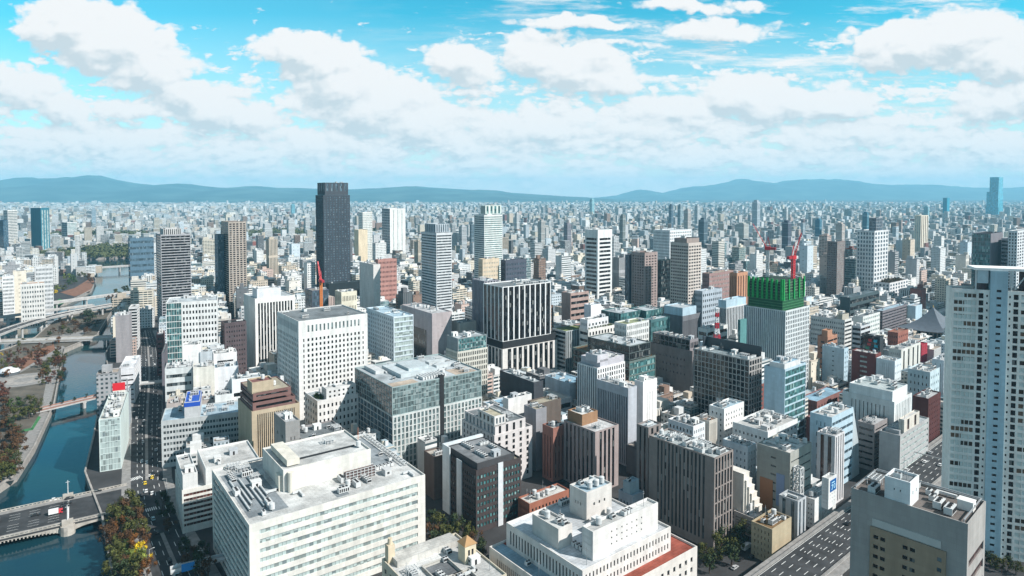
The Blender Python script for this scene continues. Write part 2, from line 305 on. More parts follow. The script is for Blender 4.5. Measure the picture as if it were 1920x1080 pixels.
def ground():
    from mathutils.geometry import delaunay_2d_cdt
    B=21500
    pts=[(-B,-3000),(B,-3000),(B,24200),(-B,24200)]; edges=[(0,1),(1,2),(2,3),(3,0)]
    for P in (RIVER,ISLAND):
        n=len(pts); pts+=P; edges+=[(n+i,n+(i+1)%len(P)) for i in range(len(P))]
    v,e,f,_,_,_=delaunay_2d_cdt([Vector(p) for p in pts],edges,[],0,1e-4)
    g=MB()
    for t in f:
        c=(sum(v[i].x for i in t)/len(t),sum(v[i].y for i in t)/len(t))
        if inpoly(c,RIVER) and not inpoly(c,ISLAND): continue
        if inpoly(c,ISLAND): continue
        g.face([(v[i].x,v[i].y,0) for i in t])
    o=link('ground',g.mesh('ground',['asphalt_city'])); tag(o,kind='structure')
    g=MB()
    for t in f:
        c=(sum(v[i].x for i in t)/len(t),sum(v[i].y for i in t)/len(t))
        if inpoly(c,ISLAND): g.face([(v[i].x,v[i].y,0) for i in t])
    tag(link('park_ground',g.mesh('park_ground',['park_soil'])),kind='structure')
    g=MB()
    for P in (RIVER,ISLAND):
        for i in range(len(P)):
            p,q=P[i],P[(i+1)%len(P)]
            if P is RIVER and min(p[0],q[0])<-890 and max(p[1],q[1])<850: continue
            g.face([(*p,-8),(*q,-8),(*q,0),(*p,0)])
            # coping
            d=Vector((q[0]-p[0],q[1]-p[1],0)); n=Vector((-d.y,d.x,0)).normalized()*.5
            a=Vector((*p,0)); b=Vector((*q,0))
            poly=[a-n,b-n,b+n,a+n]
            g.box_=None
            for z0,z1 in ((0.02,1.0),):
                for i2 in range(4):
                    s0,s1=poly[i2],poly[(i2+1)%4]
                    g.face([(s0.x,s0.y,z0),(s1.x,s1.y,z0),(s1.x,s1.y,z1),(s0.x,s0.y,z1)])
                g.face([(s0.x,s0.y,z1) for s0 in poly])
    tag(link('embankment',g.mesh('embankment',['stone'])),kind='structure')
    g=MB(); g.face([(-3000,100,WATER_Z),(-50,100,WATER_Z),(-50,3000,WATER_Z),(-3000,3000,WATER_Z)])
    tag(link('river_water',g.mesh('river_water',['water'])),kind='structure')
    g=MB()
    n=len(ROAD)//2
    left=ROAD[:n]; right=ROAD[n:][::-1]
    for i in range(n-1):
        g.face([(*left[i],.05),(*right[i],.05),(*right[i+1],.05),(*left[i+1],.05)])
    tag(link('riverside_road',g.mesh('riverside_road',['asphalt'])),kind='structure')
    # pavements with a kerb on both sides
    g=MB()
    for side,out in ((left,-1),(right,1)):
        for i in range(n-1):
            p,q=side[i],side[i+1]
            d=Vector((q[0]-p[0],q[1]-p[1],0)).normalized(); w=Vector((d.y,-d.x,0))*out*5
            a,b=Vector((*p,0)),Vector((*q,0))
            A,Bq=a+w,b+w
            g.face([(a.x,a.y,.05),(b.x,b.y,.05),(b.x,b.y,.17),(a.x,a.y,.17)])
            g.face([(a.x,a.y,.17),(b.x,b.y,.17),(Bq.x,Bq.y,.17),(A.x,A.y,.17)])
    tag(link('pavement',g.mesh('pavement',['paving'])),kind='structure')
    # markings: centre median, dashed lanes
    g=MB(); md=MB()
    def lerp(t,i): return Vector(left[i]).lerp(Vector(right[i]),t)
    for t in (.2,.36,.68,.84):
        for i in range(n-1):
            p,q=lerp(t,i),lerp(t,i+1); L=(q-p).length; d=(q-p)/L; w=Vector((d.y,-d.x))*.14
            k=0
            while k<L-5:
                a,b=p+d*k,p+d*(k+5); g.face([(*(a-w),.056),(*(b-w),.056),(*(b+w),.056),(*(a+w),.056)]); k+=11
    for i in range(1,n-1):
        p,q=lerp(.5,i),lerp(.5,i+1); d=(q-p).normalized(); w=Vector((d.y,-d.x))*.9
        if i in(2,3): continue
        a=[p-w,q-w,q+w,p+w]
        md.prism([tuple(v) for v in a],.05,.3)
    # crossings
    for (cx,cy,dx,dy,cnt) in CROSS:
        for k in range(cnt):
            x,y=cx+dx*k*1.0,cy+dy*k*1.0
            px_,py_=-dy,dx
            h=Vector((px_,py_))*2.2; w=Vector((dx,dy))*.27
            c=Vector((x,y)); g.face([(*(c-h-w),.06),(*(c-h+w),.06),(*(c+h+w),.06),(*(c+h-w),.06)])
    tag(link('road_marking',g.mesh('road_marking',['road_paint'])),kind='structure')
    tag(link('median_strip',md.mesh('median_strip',['paving'])),kind='structure')
CROSS=[(-240.3, 404.6, 0.643, 0.766, 8), (-207.7, 365.9, 0.807, 0.59, 6), (-232.4, 410.8, 0.643, 0.766, 6)]
mat('asphalt',(.05,.051,.054),.85,.55,.12)
mat('asphalt_city',(.05,.05,.052),.9,.4,.05)
mat('park_soil',(.12,.105,.085),.95,.5,.06)
mat('paving',(.26,.25,.24),.9,.3,.3)
mat('stone',(.34,.315,.29),.9,.35,.25)
mat('road_paint',(.75,.75,.73),.6,.2,.8)
mat('concrete',(.42,.41,.40),.85,.25,.2,streak=True)
mat('lawn',(.05,.19,.07),.95,.3,.4)
mat('soil_red',(.22,.11,.07),.95,.4,.15)
def water_mat():
    m,nt,p=node_mat('water'); L=nt.links.new
    p.inputs['Base Color'].default_value=(.006,.075,.105,1); p.inputs['Roughness'].default_value=.07; p.inputs['Specular IOR Level'].default_value=.32
    gp=nt.nodes.new('ShaderNodeNewGeometry'); n=nt.nodes.new('ShaderNodeTexNoise'); n.inputs['Scale'].default_value=.35; n.inputs['Detail'].default_value=6; L(gp.outputs['Position'],n.inputs['Vector'])
    bp=nt.nodes.new('ShaderNodeBump'); bp.inputs['Strength'].default_value=.22; bp.inputs['Distance'].default_value=.35; L(n.outputs[0],bp.inputs['Height']); L(bp.outputs[0],p.inputs['Normal'])
    n2=nt.nodes.new('ShaderNodeTexNoise'); n2.inputs['Scale'].default_value=.012; n2.inputs['Detail'].default_value=4; L(gp.outputs['Position'],n2.inputs['Vector'])
    rp=nt.nodes.new('ShaderNodeValToRGB'); L(n2.outputs[0],rp.inputs[0]); e=rp.color_ramp.elements
    e[0].position=.35; e[0].color=(.003,.028,.05,1); e[1].position=.65; e[1].color=(.010,.045,.05,1); L(rp.outputs[0],p.inputs['Base Color'])
    MAT['water']=m
water_mat()
ground()
# ------------------------------------------------------------------ rooftop pieces (prototype meshes)
def proto():
    P={}
    m=MB(); m.box(-1.1,-.8,.25,1.1,.8,1.9); 
    for sx in(-.55,.55): m.tube((sx,0,1.9),(sx,0,2.05),.45,.45,10,1)
    m.box(-1.0,-.86,.6,1.0,-.8,1.6,1); P['cooling_unit']=m.mesh('cooling_unit',['unit_paint','dark_gap'])
    m=MB(); m.box(-2.6,-1.2,.3,2.6,1.2,2.6)
    for k in range(5): m.box(-2.3+k,-1.28,.7,-1.7+k,-1.2,2.2,1)
    for k in range(3): m.tube((-1.6+1.6*k,0,2.6),(-1.6+1.6*k,0,2.85),.6,.6,10,1)
    P['chiller']=m.mesh('chiller',['unit_paint','dark_gap'])
    m=MB(); m.tube((0,0,.8),(0,0,3.2),1.2,1.2,12); m.tube((0,0,3.2),(0,0,3.5),1.2,.3,12)
    for a in range(4): m.beam((math.cos(a*1.571)*.9,math.sin(a*1.571)*.9,0),(math.cos(a*1.571)*.9,math.sin(a*1.571)*.9,.85),.15)
    P['water_tank']=m.mesh('water_tank',['unit_paint'])
    m=MB(); m.box(-2.2,-1.7,0,2.2,1.7,3.0); m.box(-2.35,-1.85,3.0,2.35,1.85,3.2); m.box(-.5,-1.76,0,.5,-1.7,2.1,1); m.box(-2.26,-.6,1,-2.2,.6,2,1)
    P['stair_house']=m.mesh('stair_house',['plain','dark_gap'])
    m=MB(); m.box(-3,-.45,.5,3,.45,1.4); m.box(2.1,-.45,.5,3,3.2,1.4)
    for k in (-2.4,0,2.4): m.box(k-.1,-.5,0,k+.1,.5,.5,1)
    P['duct']=m.mesh('duct',['unit_paint','steel_grey'])
    m=MB()
    for x in (-3,0,3):
        for y in (-2,2): m.beam((x,y,0),(x,y,2.4),.22)
    for y in (-2,-.7,.7,2): m.beam((-3,y,2.4),(3,y,2.4),.22)
    for x in (-3,-1.5,0,1.5,3): m.beam((x,-2,2.4),(x,2,2.4),.22)
    m.box(-2,-1.2,.2,1.6,1.1,1.6,1)
    P['pipe_rack']=m.mesh('pipe_rack',['unit_paint','steel_grey'])
    m=MB(); m.tube((0,0,0),(0,0,7),.12,.05,6); m.beam((-.6,0,5.4),(.6,0,5.4),.08); m.beam((-.4,0,6.2),(.4,0,6.2),.08)
    P['antenna_pole']=m.mesh('antenna_pole',['steel_grey'])
    return P
PR=proto()
KINDS=[('cooling_unit',1.3,.95),('chiller',2.8,1.4),('water_tank',1.3,1.3),('stair_house',2.4,1.9),('duct',3.1,2.2),('pipe_rack',3.2,2.2),('antenna_pole',.6,.6)]
KWT=[6,5,2,2.2,2.5,3,1.2]
def clutter(root,x0,y0,x1,y1,z,n,rg,avoid=()):
    placed=list(avoid); cnt=0
    tries=0
    while cnt<n and tries<n*14:
        tries+=1
        k,hx,hy=rg.choices(KINDS,KWT)[0]
        rot=rg.random()<.4
        a,b=(hy,hx) if rot else (hx,hy)
        if x1-x0<2*a+1.2 or y1-y0<2*b+1.2: continue
        x=rg.uniform(x0+a+.5,x1-a-.5); y=rg.uniform(y0+b+.5,y1-b-.5)
        rep=1; dx=dy=0
        if k=='cooling_unit' and n>5 and rg.random()<.6:
            rep=rg.randint(3,5); 
            if rot: dx=2.0
            else: dy=2.1
        r=(x-a,y-b,x+a+dx*(rep-1),y+b+dy*(rep-1))
        if r[2]>x1 or r[3]>y1: continue
        if any(r[0]<q[2]+.4 and r[2]>q[0]-.4 and r[1]<q[3]+.4 and r[3]>q[1]-.4 for q in placed): continue
        placed.append(r)
        for j in range(rep):
            c=rg.choice([(.62,.62,.61),(.5,.5,.5),(.7,.7,.68),(.42,.44,.46)])
            link(k,PR[k],root,(x+dx*j,y+dy*j,z),math.pi/2 if rot else 0,c); cnt+=1
# ------------------------------------------------------------------ buildings
def parse(st):
    k=st[0]; a=st[1:].split(',')
    if k=='N': return None
    g=a[-1]; a=[float(v) for v in a[:-1]]
    if k in 'PG': nc,nr,wf,hf,mx,mt,mb=a; dep=.35
    elif k=='B': nr,hf,mx,mt,mb=a; nc,wf=1,1.; dep=.4
    elif k=='S': nc,wf,mx,mt,mb=a; nr,hf=1,1.; dep=.45
    elif k=='C': nc,nr,mx=a; wf,hf,mt,mb=.92,.9,.5,.3; dep=.12
    return k,int(nc),int(nr),wf,hf,mx,mt,mb,g,dep
def facade(mb,panes,o,d,Wd,z0,z1,st,far):
    n=(d[1],-d[0])
    P=lambda u,z,k=0.: (o[0]+d[0]*u-n[0]*k,o[1]+d[1]*u-n[1]*k,z)
    q=parse(st)
    if q is None:
        mb.face([P(0,z0),P(Wd,z0),P(Wd,z1),P(0,z1)],[(0,z0),(Wd,z0),(Wd,z1),(0,z1)]); return
    k,nc,nr,wf,hf,mx,mt,mb_,g,dep=q
    if Wd<2*mx+nc*.3: mx=min(mx,Wd*.1)
    if z1-z0<mt+mb_+nr*.8: mt,mb_=.6,.4
    pw=(Wd-2*mx)/nc; ph=(z1-z0-mt-mb_)/nr
    xs=[(mx+pw*(i+.5-wf/2),mx+pw*(i+.5+wf/2)) for i in range(nc)]
    zs=[(z0+mb_+ph*(j+.5-hf/2),z0+mb_+ph*(j+.5+hf/2)) for j in range(nr)]
    X=[0.]+[v for p in xs for v in p]+[Wd]; Z=[z0]+[v for p in zs for v in p]+[z1]
    for i in range(len(X)-1):
        if X[i+1]-X[i]<1e-4: continue
        for j in range(len(Z)-1):
            if Z[j+1]-Z[j]<1e-4: continue
            u0,u1,v0,v1=X[i],X[i+1],Z[j],Z[j+1]
            if i%2==1 and j%2==1:
                mb.face([P(u0,v0),P(u1,v0),P(u1,v0,dep),P(u0,v0,dep)]); mb.face([P(u1,v1),P(u0,v1),P(u0,v1,dep),P(u1,v1,dep)])
                mb.face([P(u0,v1),P(u0,v0),P(u0,v0,dep),P(u0,v1,dep)]); mb.face([P(u1,v0),P(u1,v1),P(u1,v1,dep),P(u1,v0,dep)])
                panes.append((o,d,n,u0,u1,v0,v1,dep,g,k,j,far))
            else:
                mb.face([P(u0,v0),P(u1,v0),P(u1,v1),P(u0,v1)],[(u0,v0),(u1,v0),(u1,v1),(u0,v1)])
def pane_quads(mb,ps):
    for (o,d,n,u0,u1,v0,v1,dep,g,k,j,far) in ps:
        P=lambda u,z: (o[0]+d[0]*u-n[0]*dep,o[1]+d[1]*u-n[1]*dep,z)
        mb.face([P(u0,v0),P(u1,v0),P(u1,v1),P(u0,v1)],[(u0,v0),(u1,v0),(u1,v1),(u0,v1)])
def make_panes(root,panes):
    grp={}
    for p in panes:
        o,d,n,u0,u1,v0,v1,dep,g,k,j,far=p
        if far: key=('glazing',g,d,0)
        elif k in 'GC' or (k=='P' and len(panes)>40): key=('window_row',g,d,(o,j))
        else: key=('window_band' if k=='B' else 'window_slot' if k=='S' else 'window',g,d,(o,j,u0))
        grp.setdefault(key,[]).append(p)
    for (nm,g,d,_),ps in grp.items():
        if nm=='window_row':
            q=ps[0]; ps=[q[:3]+(min(p[3] for p in ps),max(p[4] for p in ps))+q[5:]]
        m=MB(); pane_quads(m,ps); o=link(nm,m.mesh(nm,['glass_'+g]),root)
        if nm=='glazing': o['kind']='stuff'
def vis_faces(x,y,rz,a,b):
    # which faces look toward the viewer's side of the town
    c,s=math.cos(rz),math.sin(rz); r=[]
    for nm,n,pt in (('R',(0,-1),(a/2,0)),('L',(-1,0),(0,b/2)),('E',(1,0),(a,b/2)),('B',(0,1),(a/2,b))):
        wx=x+c*pt[0]-s*pt[1]; wy=y+s*pt[0]+c*pt[1]; nx=c*n[0]-s*n[1]; ny=s*n[0]+c*n[1]
        if nx*(0-wx)+ny*(0-wy)>0: r.append(nm)
    return r
FACE={'R':lambda x,y,a,b:((x,y),(1,0),a),'L':lambda x,y,a,b:((x,y+b),(0,-1),b),'E':lambda x,y,a,b:((x+a,y),(0,1),b),'B':lambda x,y,a,b:((x+a,y+b),(-1,0),a)}
def add_box(root,wx,wy,rz,bx,rg,far,tiers,first):
    (lx,ly,a,b,z0,z1),w,Rs,Ls,Es,rf,cl,pk,top=bx
    mb=MB(); panes=[]
    vf=vis_faces(wx+math.cos(rz)*lx-math.sin(rz)*ly,wy+math.sin(rz)*lx+math.cos(rz)*ly,rz,a,b)
    st={'R':Rs,'L':Ls or Rs,'E':Es or Ls or Rs,'B':'N'}
    par=.9 if z1-z0>5 else .5
    for f in 'RLEB':
        o,d,Wd=FACE[f](lx,ly,a,b)
        s=st[f] if f in vf else 'N'
        if '|' in s:
            t=0.
            for seg in s.split('|'):
                sty,fr=seg.split('@'); fr=float(fr); facade(mb,panes,(o[0]+d[0]*t,o[1]+d[1]*t),d,Wd*fr,z0,z1,sty,far); t+=Wd*fr
        else: facade(mb,panes,o,d,Wd,z0,z1,s,far)
    # parapet top and inner side
    e=.4 if min(a,b)>3 else .15
    O=[(lx,ly),(lx+a,ly),(lx+a,ly+b),(lx,ly+b)]; I=[(lx+e,ly+e),(lx+a-e,ly+e),(lx+a-e,ly+b-e),(lx+e,ly+b-e)]
    for i in range(4):
        j=(i+1)%4
        mb.face([(*O[i],z1),(*O[j],z1),(*I[j],z1),(*I[i],z1)])
        mb.face([(*I[i],z1),(*I[j],z1),(*I[j],z1-par),(*I[i],z1-par)])
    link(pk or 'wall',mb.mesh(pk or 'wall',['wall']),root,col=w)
    m=MB(); m.face([(*p,z1-par) for p in I]); roofo=link('roof',m.mesh('roof',['roof_felt']),root,col=rf)
    if top:
        m=MB(); m.box(lx-.12,ly-.12,z1-3.2,lx+a+.12,ly+b+.12,z1-.4); link('rim_band',m.mesh('rim_band',['paint']),root,col=top)
    make_panes(root,panes)
    av=[(t[0][0],t[0][1],t[0][0]+t[0][2],t[0][1]+t[0][3]) for t in tiers if t is not bx and t[0][4]<z1+1 and t[0][5]>z1+.2]
    if cl: clutter(roofo,lx+e,ly+e,lx+a-e,ly+b-e,z1-par,cl,rg,av)
def rotz(aR): return R(90-aR)
HERO_ROOT={}
HERO=[
('office_building','building','broad cream office block with white roof and ribbon windows,nearest at left of centre',-110.2,270,53.5,[([0.0,0.0,83.6,68.9,0,40.8],(0.68,0.66,0.615),'B9,.46,4.2,2.2,1.5,p','B11,.6,3,2.2,1,g',None,(0.6,0.6,0.585),40,None,None),([21.8,24.1,43.9,33.7,39.9,50.3],(0.68,0.66,0.615),'N',None,None,(0.6,0.6,0.585),2,'rooftop_block',None)],{'key': 'cream'}),
('office_building','building','corner office block with maroon windows between cream bands beside the riverside road',-173.9,340,57,[([0.0,0.0,39.4,32,0,23.3],(0.68,0.66,0.615),'B7,.55,.8,1.6,3,m','B7,.55,.8,1.6,3,m',None,(0.46,0.5,0.52),9,None,None),([11.6,0.5,27.4,31,22.4,32.3],(0.66,0.66,0.65),'N',None,None,(0.6,0.6,0.585),3,'rooftop_block',None),([0.5,0.5,7.2,31,22.4,31.3],(0.66,0.66,0.65),'N',None,None,(0.6,0.6,0.585),2,'rooftop_block',None)],{'key': 'maroonband'}),
('office_building','building','pale grey office block with blue roof deck carrying a tall box with blue rim',-229.1,423,67,[([0.0,0.0,50.0,28,0,31.1],(0.48,0.5,0.5),'P26,7,.72,.5,1,2.2,2,d','B7,.5,1,2,2,d',None,(0.42,0.55,0.63),7,None,None),([13.7,0.5,9.3,27,30.2,41.6],(0.5,0.51,0.52),'N',None,None,(0.6,0.6,0.585),4,'tank_tower',(0.02,0.08,0.42))],{'key': 'bluebox'}),
('office_building','building','tan building with maroon sloping roof tiers and tall narrow window slots',-160.6,400,53.5,[([0.0,0.0,29.7,33.0,0,45.2],(0.46,0.375,0.27),'S19,.5,3,2.5,5,k','N',None,(0.19,0.105,0.095),1,None,None),([0.8,0.5,26.3,29.9,44.3,50.2],(0.19,0.105,0.095),'B1,.45,2,1,1.2,k',None,None,(0.19,0.105,0.095),0,'roof_tier',None),([1.0,0.5,23.4,29.4,51.5,56.5],(0.19,0.105,0.095),'B1,.4,2,1,1.2,k',None,None,(0.4,0.36,0.28),4,'roof_tier',None),([0.5,0.5,13.1,10.9,56,63],(0.46,0.375,0.27),'N',None,None,(0.25,0.12,0.11),1,'stair_house',None)],{'key': 'tan'}),
('office_building','building','grey concrete stair tower rising behind the cream ribbon-window block',-128.7,368,53.5,[([0.0,0.0,8.2,21.0,0,49.8],(0.27,0.265,0.26),'P2,5,.2,.25,2,6,3,k',None,None,(0.5,0.51,0.52),4,None,None),([8.2,-4,26,22,0,39.1],(0.25,0.23,0.23),'P6,4,.4,.4,2,2,2,k',None,None,(0.2,0.22,0.23),8,None,None)],{'key': 'concrete'}),
('office_building','building','small white block with square windows and roof garden below the tall white office',-132.0,440,53.5,[([0.0,0.0,29.5,25.5,0,39.0],(0.7,0.68,0.66),'P10,7,.42,.5,.5,2,2,k','P5,7,.42,.5,.5,2,2,k',None,(0.46,0.5,0.52),3,None,None),([6.5,0.5,21.5,9.0,38.1,46.0],(0.66,0.66,0.65),'P6,2,.4,.45,1,1,.6,k',None,None,(0.6,0.6,0.585),2,'penthouse',None)],{'key': 'smallwhite','garden': 1}),
('office_building','building','tall white office with rows of small square windows and dark framed roof',-160.6,490,53.5,[([0.0,0.0,55.5,52.2,0,71.6],(0.68,0.675,0.66),'N@.04|P1,17,.3,.6,.2,1,2,k@.06|P14,17,.46,.56,.3,1,2,k@.80|P1,17,.3,.6,.2,1,2,k@.06|N@.04','G13,17,.5,.6,1.5,1,2,b',None,(0.2,0.22,0.23),0,None,None),([0.0,0.0,55.5,52.2,71.6,83.6],(0.68,0.675,0.66),'P14,1,.42,.66,6,2.6,1.6,g','P15,1,.46,.7,3,2.6,1.6,b',None,(0.2,0.22,0.23),5,'top_storey',None)],{'key': 'white','slots': 1}),
('office_building','building','grey glass office with two glazed tiers and a dark vertical slot,at centre',-76.5,415,53.5,[([0.0,0.0,69.0,78.9,0,37.0],(0.55,0.57,0.56),'G24,9,.62,.86,.3,.8,1,g','C14,9,.3,b',None,(0.2,0.22,0.23),2,None,None),([-0.0,0.4,68.9,59.4,37,55.8],(0.3,0.37,0.37),'C26,5,.3,g','C15,5,.3,d',None,(0.46,0.5,0.52),26,None,None)],{'key': 'glass','slot': 0.53}),
('office_building','building','dark block with teal window bands and two white pilasters,right of the cream office',-18.9,340,53.5,[([0.0,0.0,29.7,31.4,0,34.0],(0.06,0.048,0.048),'G14,8,.74,.52,.6,2.2,2,t','G14,8,.62,.5,.6,2.2,2,d',None,(0.4,0.36,0.28),0,None,None),([1.3,0.8,24.3,30.1,33.1,37.2],(0.06,0.06,0.065),'N',None,None,(0.24,0.25,0.26),16,'roof_screen',None)],{'key': 'pilaster'}),
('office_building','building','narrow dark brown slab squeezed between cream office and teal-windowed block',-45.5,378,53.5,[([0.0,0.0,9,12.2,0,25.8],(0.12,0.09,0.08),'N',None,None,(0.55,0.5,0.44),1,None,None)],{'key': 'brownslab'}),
('office_building','building','pinkish white block with paired black windows and stepped roof',-10.7,393,53.2,[([0.0,0.0,29.4,36.7,0,32.8],(0.62,0.58,0.57),'P5,8,.34,.66,1,1,2,k','P9,8,.34,.66,1,1,2,k',None,(0.2,0.22,0.23),0,None,None),([0.9,0.5,23.4,34.4,31.9,38.8],(0.62,0.58,0.57),'P4,1,.34,.8,1,.5,.5,k','P8,1,.5,.8,1,.5,.5,b',None,(0.2,0.22,0.23),5,'upper_tier',None),([0.5,0.5,8.4,17.9,37.9,44.3],(0.62,0.6,0.58),'P3,1,.5,.7,.5,.6,.8,b','P4,1,.5,.7,.5,.6,.8,k',None,(0.52,0.47,0.35),1,'penthouse',None)],{'key': 'pinkwhite'}),
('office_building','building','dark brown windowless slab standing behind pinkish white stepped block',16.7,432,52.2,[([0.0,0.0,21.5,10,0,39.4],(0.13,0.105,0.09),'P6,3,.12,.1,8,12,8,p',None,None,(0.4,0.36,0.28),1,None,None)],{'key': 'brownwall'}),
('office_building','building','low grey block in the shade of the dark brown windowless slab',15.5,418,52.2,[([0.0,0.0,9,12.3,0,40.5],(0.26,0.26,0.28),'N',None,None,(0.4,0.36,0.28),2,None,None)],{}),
('office_building','building','plain white windowless cube on the low roofs below black columned tower',-2.6,448,52.8,[([0.0,0.0,20.8,6,0,37.9],(0.66,0.66,0.65),'N',None,None,(0.6,0.6,0.585),2,None,None)],{'key': 'cube'}),
('office_building','building','charcoal roof hall with bright clutter,right below the black columned tower',16.1,478,52.3,[([0.0,0.0,9,42.1,0,40.7],(0.05,0.055,0.065),'N',None,None,(0.46,0.5,0.52),9,None,None)],{'key': 'charcoal'}),
('office_building','building','wide low building with blue roof decks and pale ribs behind white cube',-3.7,455,52.9,[([0.0,0.0,28.1,30,0,26],(0.5,0.51,0.52),'N',None,None,(0.27,0.43,0.54),8,None,None),([46.5,2.4,17.2,30,0,24.6],(0.5,0.51,0.52),'B3,.5,1,2,1,k',None,None,(0.55,0.53,0.49),5,None,None),([70.9,12.8,18.3,30,0,31],(0.5,0.58,0.64),'N',None,None,(0.27,0.43,0.54),5,None,None)],{'key': 'bluelow'}),
('office_building','building','black tower with bright white vertical fins and black mid recess,at centre',-8.2,570,53.0,[([0.0,0.0,63.3,28.4,0,43.2],(0.66,0.63,0.6),'S9,.64,4.5,.6,.3,k','S5,.7,1,.6,.3,k',None,(0.025,0.027,0.03),0,None,None),([0.8,0.8,61,28.4,42.5,50.5],(0.025,0.027,0.03),'N',None,None,(0.025,0.027,0.03),0,'recess_storey',None),([0.3,0.4,55.3,30.0,49.6,98],(0.72,0.72,0.72),'S9,.8,.3,.7,.3,k','S5,.8,.3,.7,.3,k',None,(0.2,0.22,0.23),10,None,None)],{'key': 'fins'}),
('office_building','building','purple-grey striped slab seen edge-on at left of the black finned tower',-26.1,615,53.4,[([0.0,0.0,16.6,21.1,0,97.2],(0.3,0.29,0.33),'S5,.5,.3,.6,1,k','S9,.5,.3,.6,1,k',None,(0.46,0.5,0.52),3,None,None)],{}),
('office_building','building','white-finned narrow tower with stepped grey crown in front of green glass block',61.7,470,50.8,[([0.0,0.0,30.1,20.4,0,53.6],(0.74,0.74,0.74),'P12,13,.5,.72,.3,1,2,k','S9,.52,.3,1,2,b',None,(0.5,0.51,0.52),1,None,None),([3.4,0.5,26.2,19.4,52.7,58.6],(0.47,0.46,0.5),'N',None,None,(0.6,0.6,0.585),4,'crown_tier',None),([0.5,0.5,11.3,11.8,57,62.5],(0.5,0.49,0.52),'N',None,None,(0.46,0.5,0.52),2,'penthouse',None)],{'key': 'stepcrown'}),
('office_building','building','silver-grey office with thin vertical lines beside a tall white lift tower',76.1,425,50.1,[([0.0,0.0,8.7,27.8,0,52.3],(0.42,0.44,0.48),'N','S17,.5,.6,6,1,k',None,(0.6,0.6,0.585),9,None,None),([14.6,-0.5,14.8,7.3,0,53.9],(0.76,0.74,0.73),'S3,.1,3,8,4,k','N',None,(0.6,0.6,0.585),2,None,None)],{'key': 'silver'}),
('office_building','building','mauve brown building with dark window slots and brick box on its white roof',49.5,385,50.8,[([0.0,0.0,20.7,27.0,0,38.0],(0.34,0.28,0.27),'S4,.55,3,1,1,k','S7,.45,1,1,1,k',None,(0.62,0.62,0.62),1,None,None),([2.9,13.8,13.7,12.7,37.1,44.0],(0.3,0.175,0.1),'N',None,None,(0.6,0.6,0.585),3,'rooftop_block',None)],{'key': 'mauvebrown'}),
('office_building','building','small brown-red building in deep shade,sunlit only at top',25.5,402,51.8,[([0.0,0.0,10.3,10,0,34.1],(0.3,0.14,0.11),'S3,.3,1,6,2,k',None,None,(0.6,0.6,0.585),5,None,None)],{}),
('office_building','building','low red brick heritage building with crowded pale roof',9.4,346,52.4,[([0.0,0.0,28.7,10,0,13.3],(0.33,0.13,0.085),'P11,3,.45,.5,1,2.4,1,k',None,None,(0.6,0.59,0.56),12,None,None)],{'key': 'brick'}),
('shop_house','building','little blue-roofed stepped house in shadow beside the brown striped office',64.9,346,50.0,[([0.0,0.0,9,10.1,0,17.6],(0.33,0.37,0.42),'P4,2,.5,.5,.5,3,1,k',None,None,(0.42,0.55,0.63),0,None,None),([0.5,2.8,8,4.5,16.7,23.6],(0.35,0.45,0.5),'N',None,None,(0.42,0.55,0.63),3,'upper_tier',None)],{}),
('office_building','building','large white complex with cluttered roof and red terrace at bottom centre',24.5,230,51.5,[([0.0,0.0,69.2,54.8,0,30.2],(0.66,0.62,0.58),'P17,6,.38,.5,2,2.4,2,k','S34,.5,5,3,2,m',None,(0.36,0.1,0.07),2,None,None),([7,6,52,46,29,39.5],(0.66,0.63,0.6),'P26,2,.4,.52,1,1.1,.5,k','P22,1,.5,.7,2,1.4,.8,d',None,(0.62,0.64,0.66),12,None,None),([15.8,9.3,38.8,5.8,38.6,50.0],(0.68,0.66,0.64),'P7,3,.22,.3,9,2,2,k',None,None,(0.6,0.6,0.585),6,'rooftop_block',None),([35.8,32.7,15.7,10.6,38.6,51.0],(0.6,0.57,0.54),'P3,1,.3,.3,3,4,4,k',None,None,(0.42,0.55,0.63),8,'rooftop_block',None),([10.8,23.4,7.6,16.0,38.6,47.0],(0.6,0.57,0.54),'N',None,None,(0.6,0.6,0.585),4,'rooftop_block',None)],{'key': 'complex'}),
('office_building','building','dark brown office with vertical ribs and pale roof well,right of the mauve building',101.2,323,49.8,[([0.0,0.0,17.1,40.7,0,47.7],(0.25,0.215,0.2),'G6,6,.62,.93,.5,.7,1,k','S13,.5,5,.8,4,d',None,(0.5,0.54,0.54),22,None,None),([4.5,44.6,11.5,8.2,0,49.7],(0.24,0.21,0.2),'S2,.4,1,1,1,k',None,None,(0.46,0.5,0.52),3,None,None)],{'key': 'brownribs'}),
('office_building','building','grey-beige slab with sunken roof yard and white lift box at bottom right',141.6,200,47.5,[([0.0,0.0,22.4,34.3,0,77.3],(0.36,0.345,0.33),'B11,.5,2,11,1,m','N',None,(0.16,0.14,0.13),12,None,None),([0.5,16.2,8.9,7.7,76.4,84.8],(0.72,0.74,0.75),'P2,1,.2,.3,1,2,2,k','P2,1,.2,.2,2,2,3,k',None,(0.2,0.22,0.23),5,'lift_house',None)],{'key': 'beigeslab','panel': 1}),
('office_building','building','low cream old building with hipped corner turret and chimney at bottom edge',-30.8,234.5,54,[([0.0,0.0,35.5,39.3,0,28.7],(0.6,0.54,0.43),'P9,6,.4,.5,1,2,2,k','P8,6,.4,.5,1,2,2,k',None,(0.6,0.6,0.585),16,None,None)],{'key': 'turret'}),
('office_building','building','black office with fine pale window grid and dark screen wall on its roof',167.9,460,49.8,[([0.0,0.0,17.5,45.8,0,62.0],(0.36,0.35,0.34),'G5,15,.74,.78,.3,.8,1,k','G14,15,.82,.86,.3,.6,1,k',None,(0.3,0.36,0.38),14,None,None)],{'key': 'blackgrid','screen': 1}),
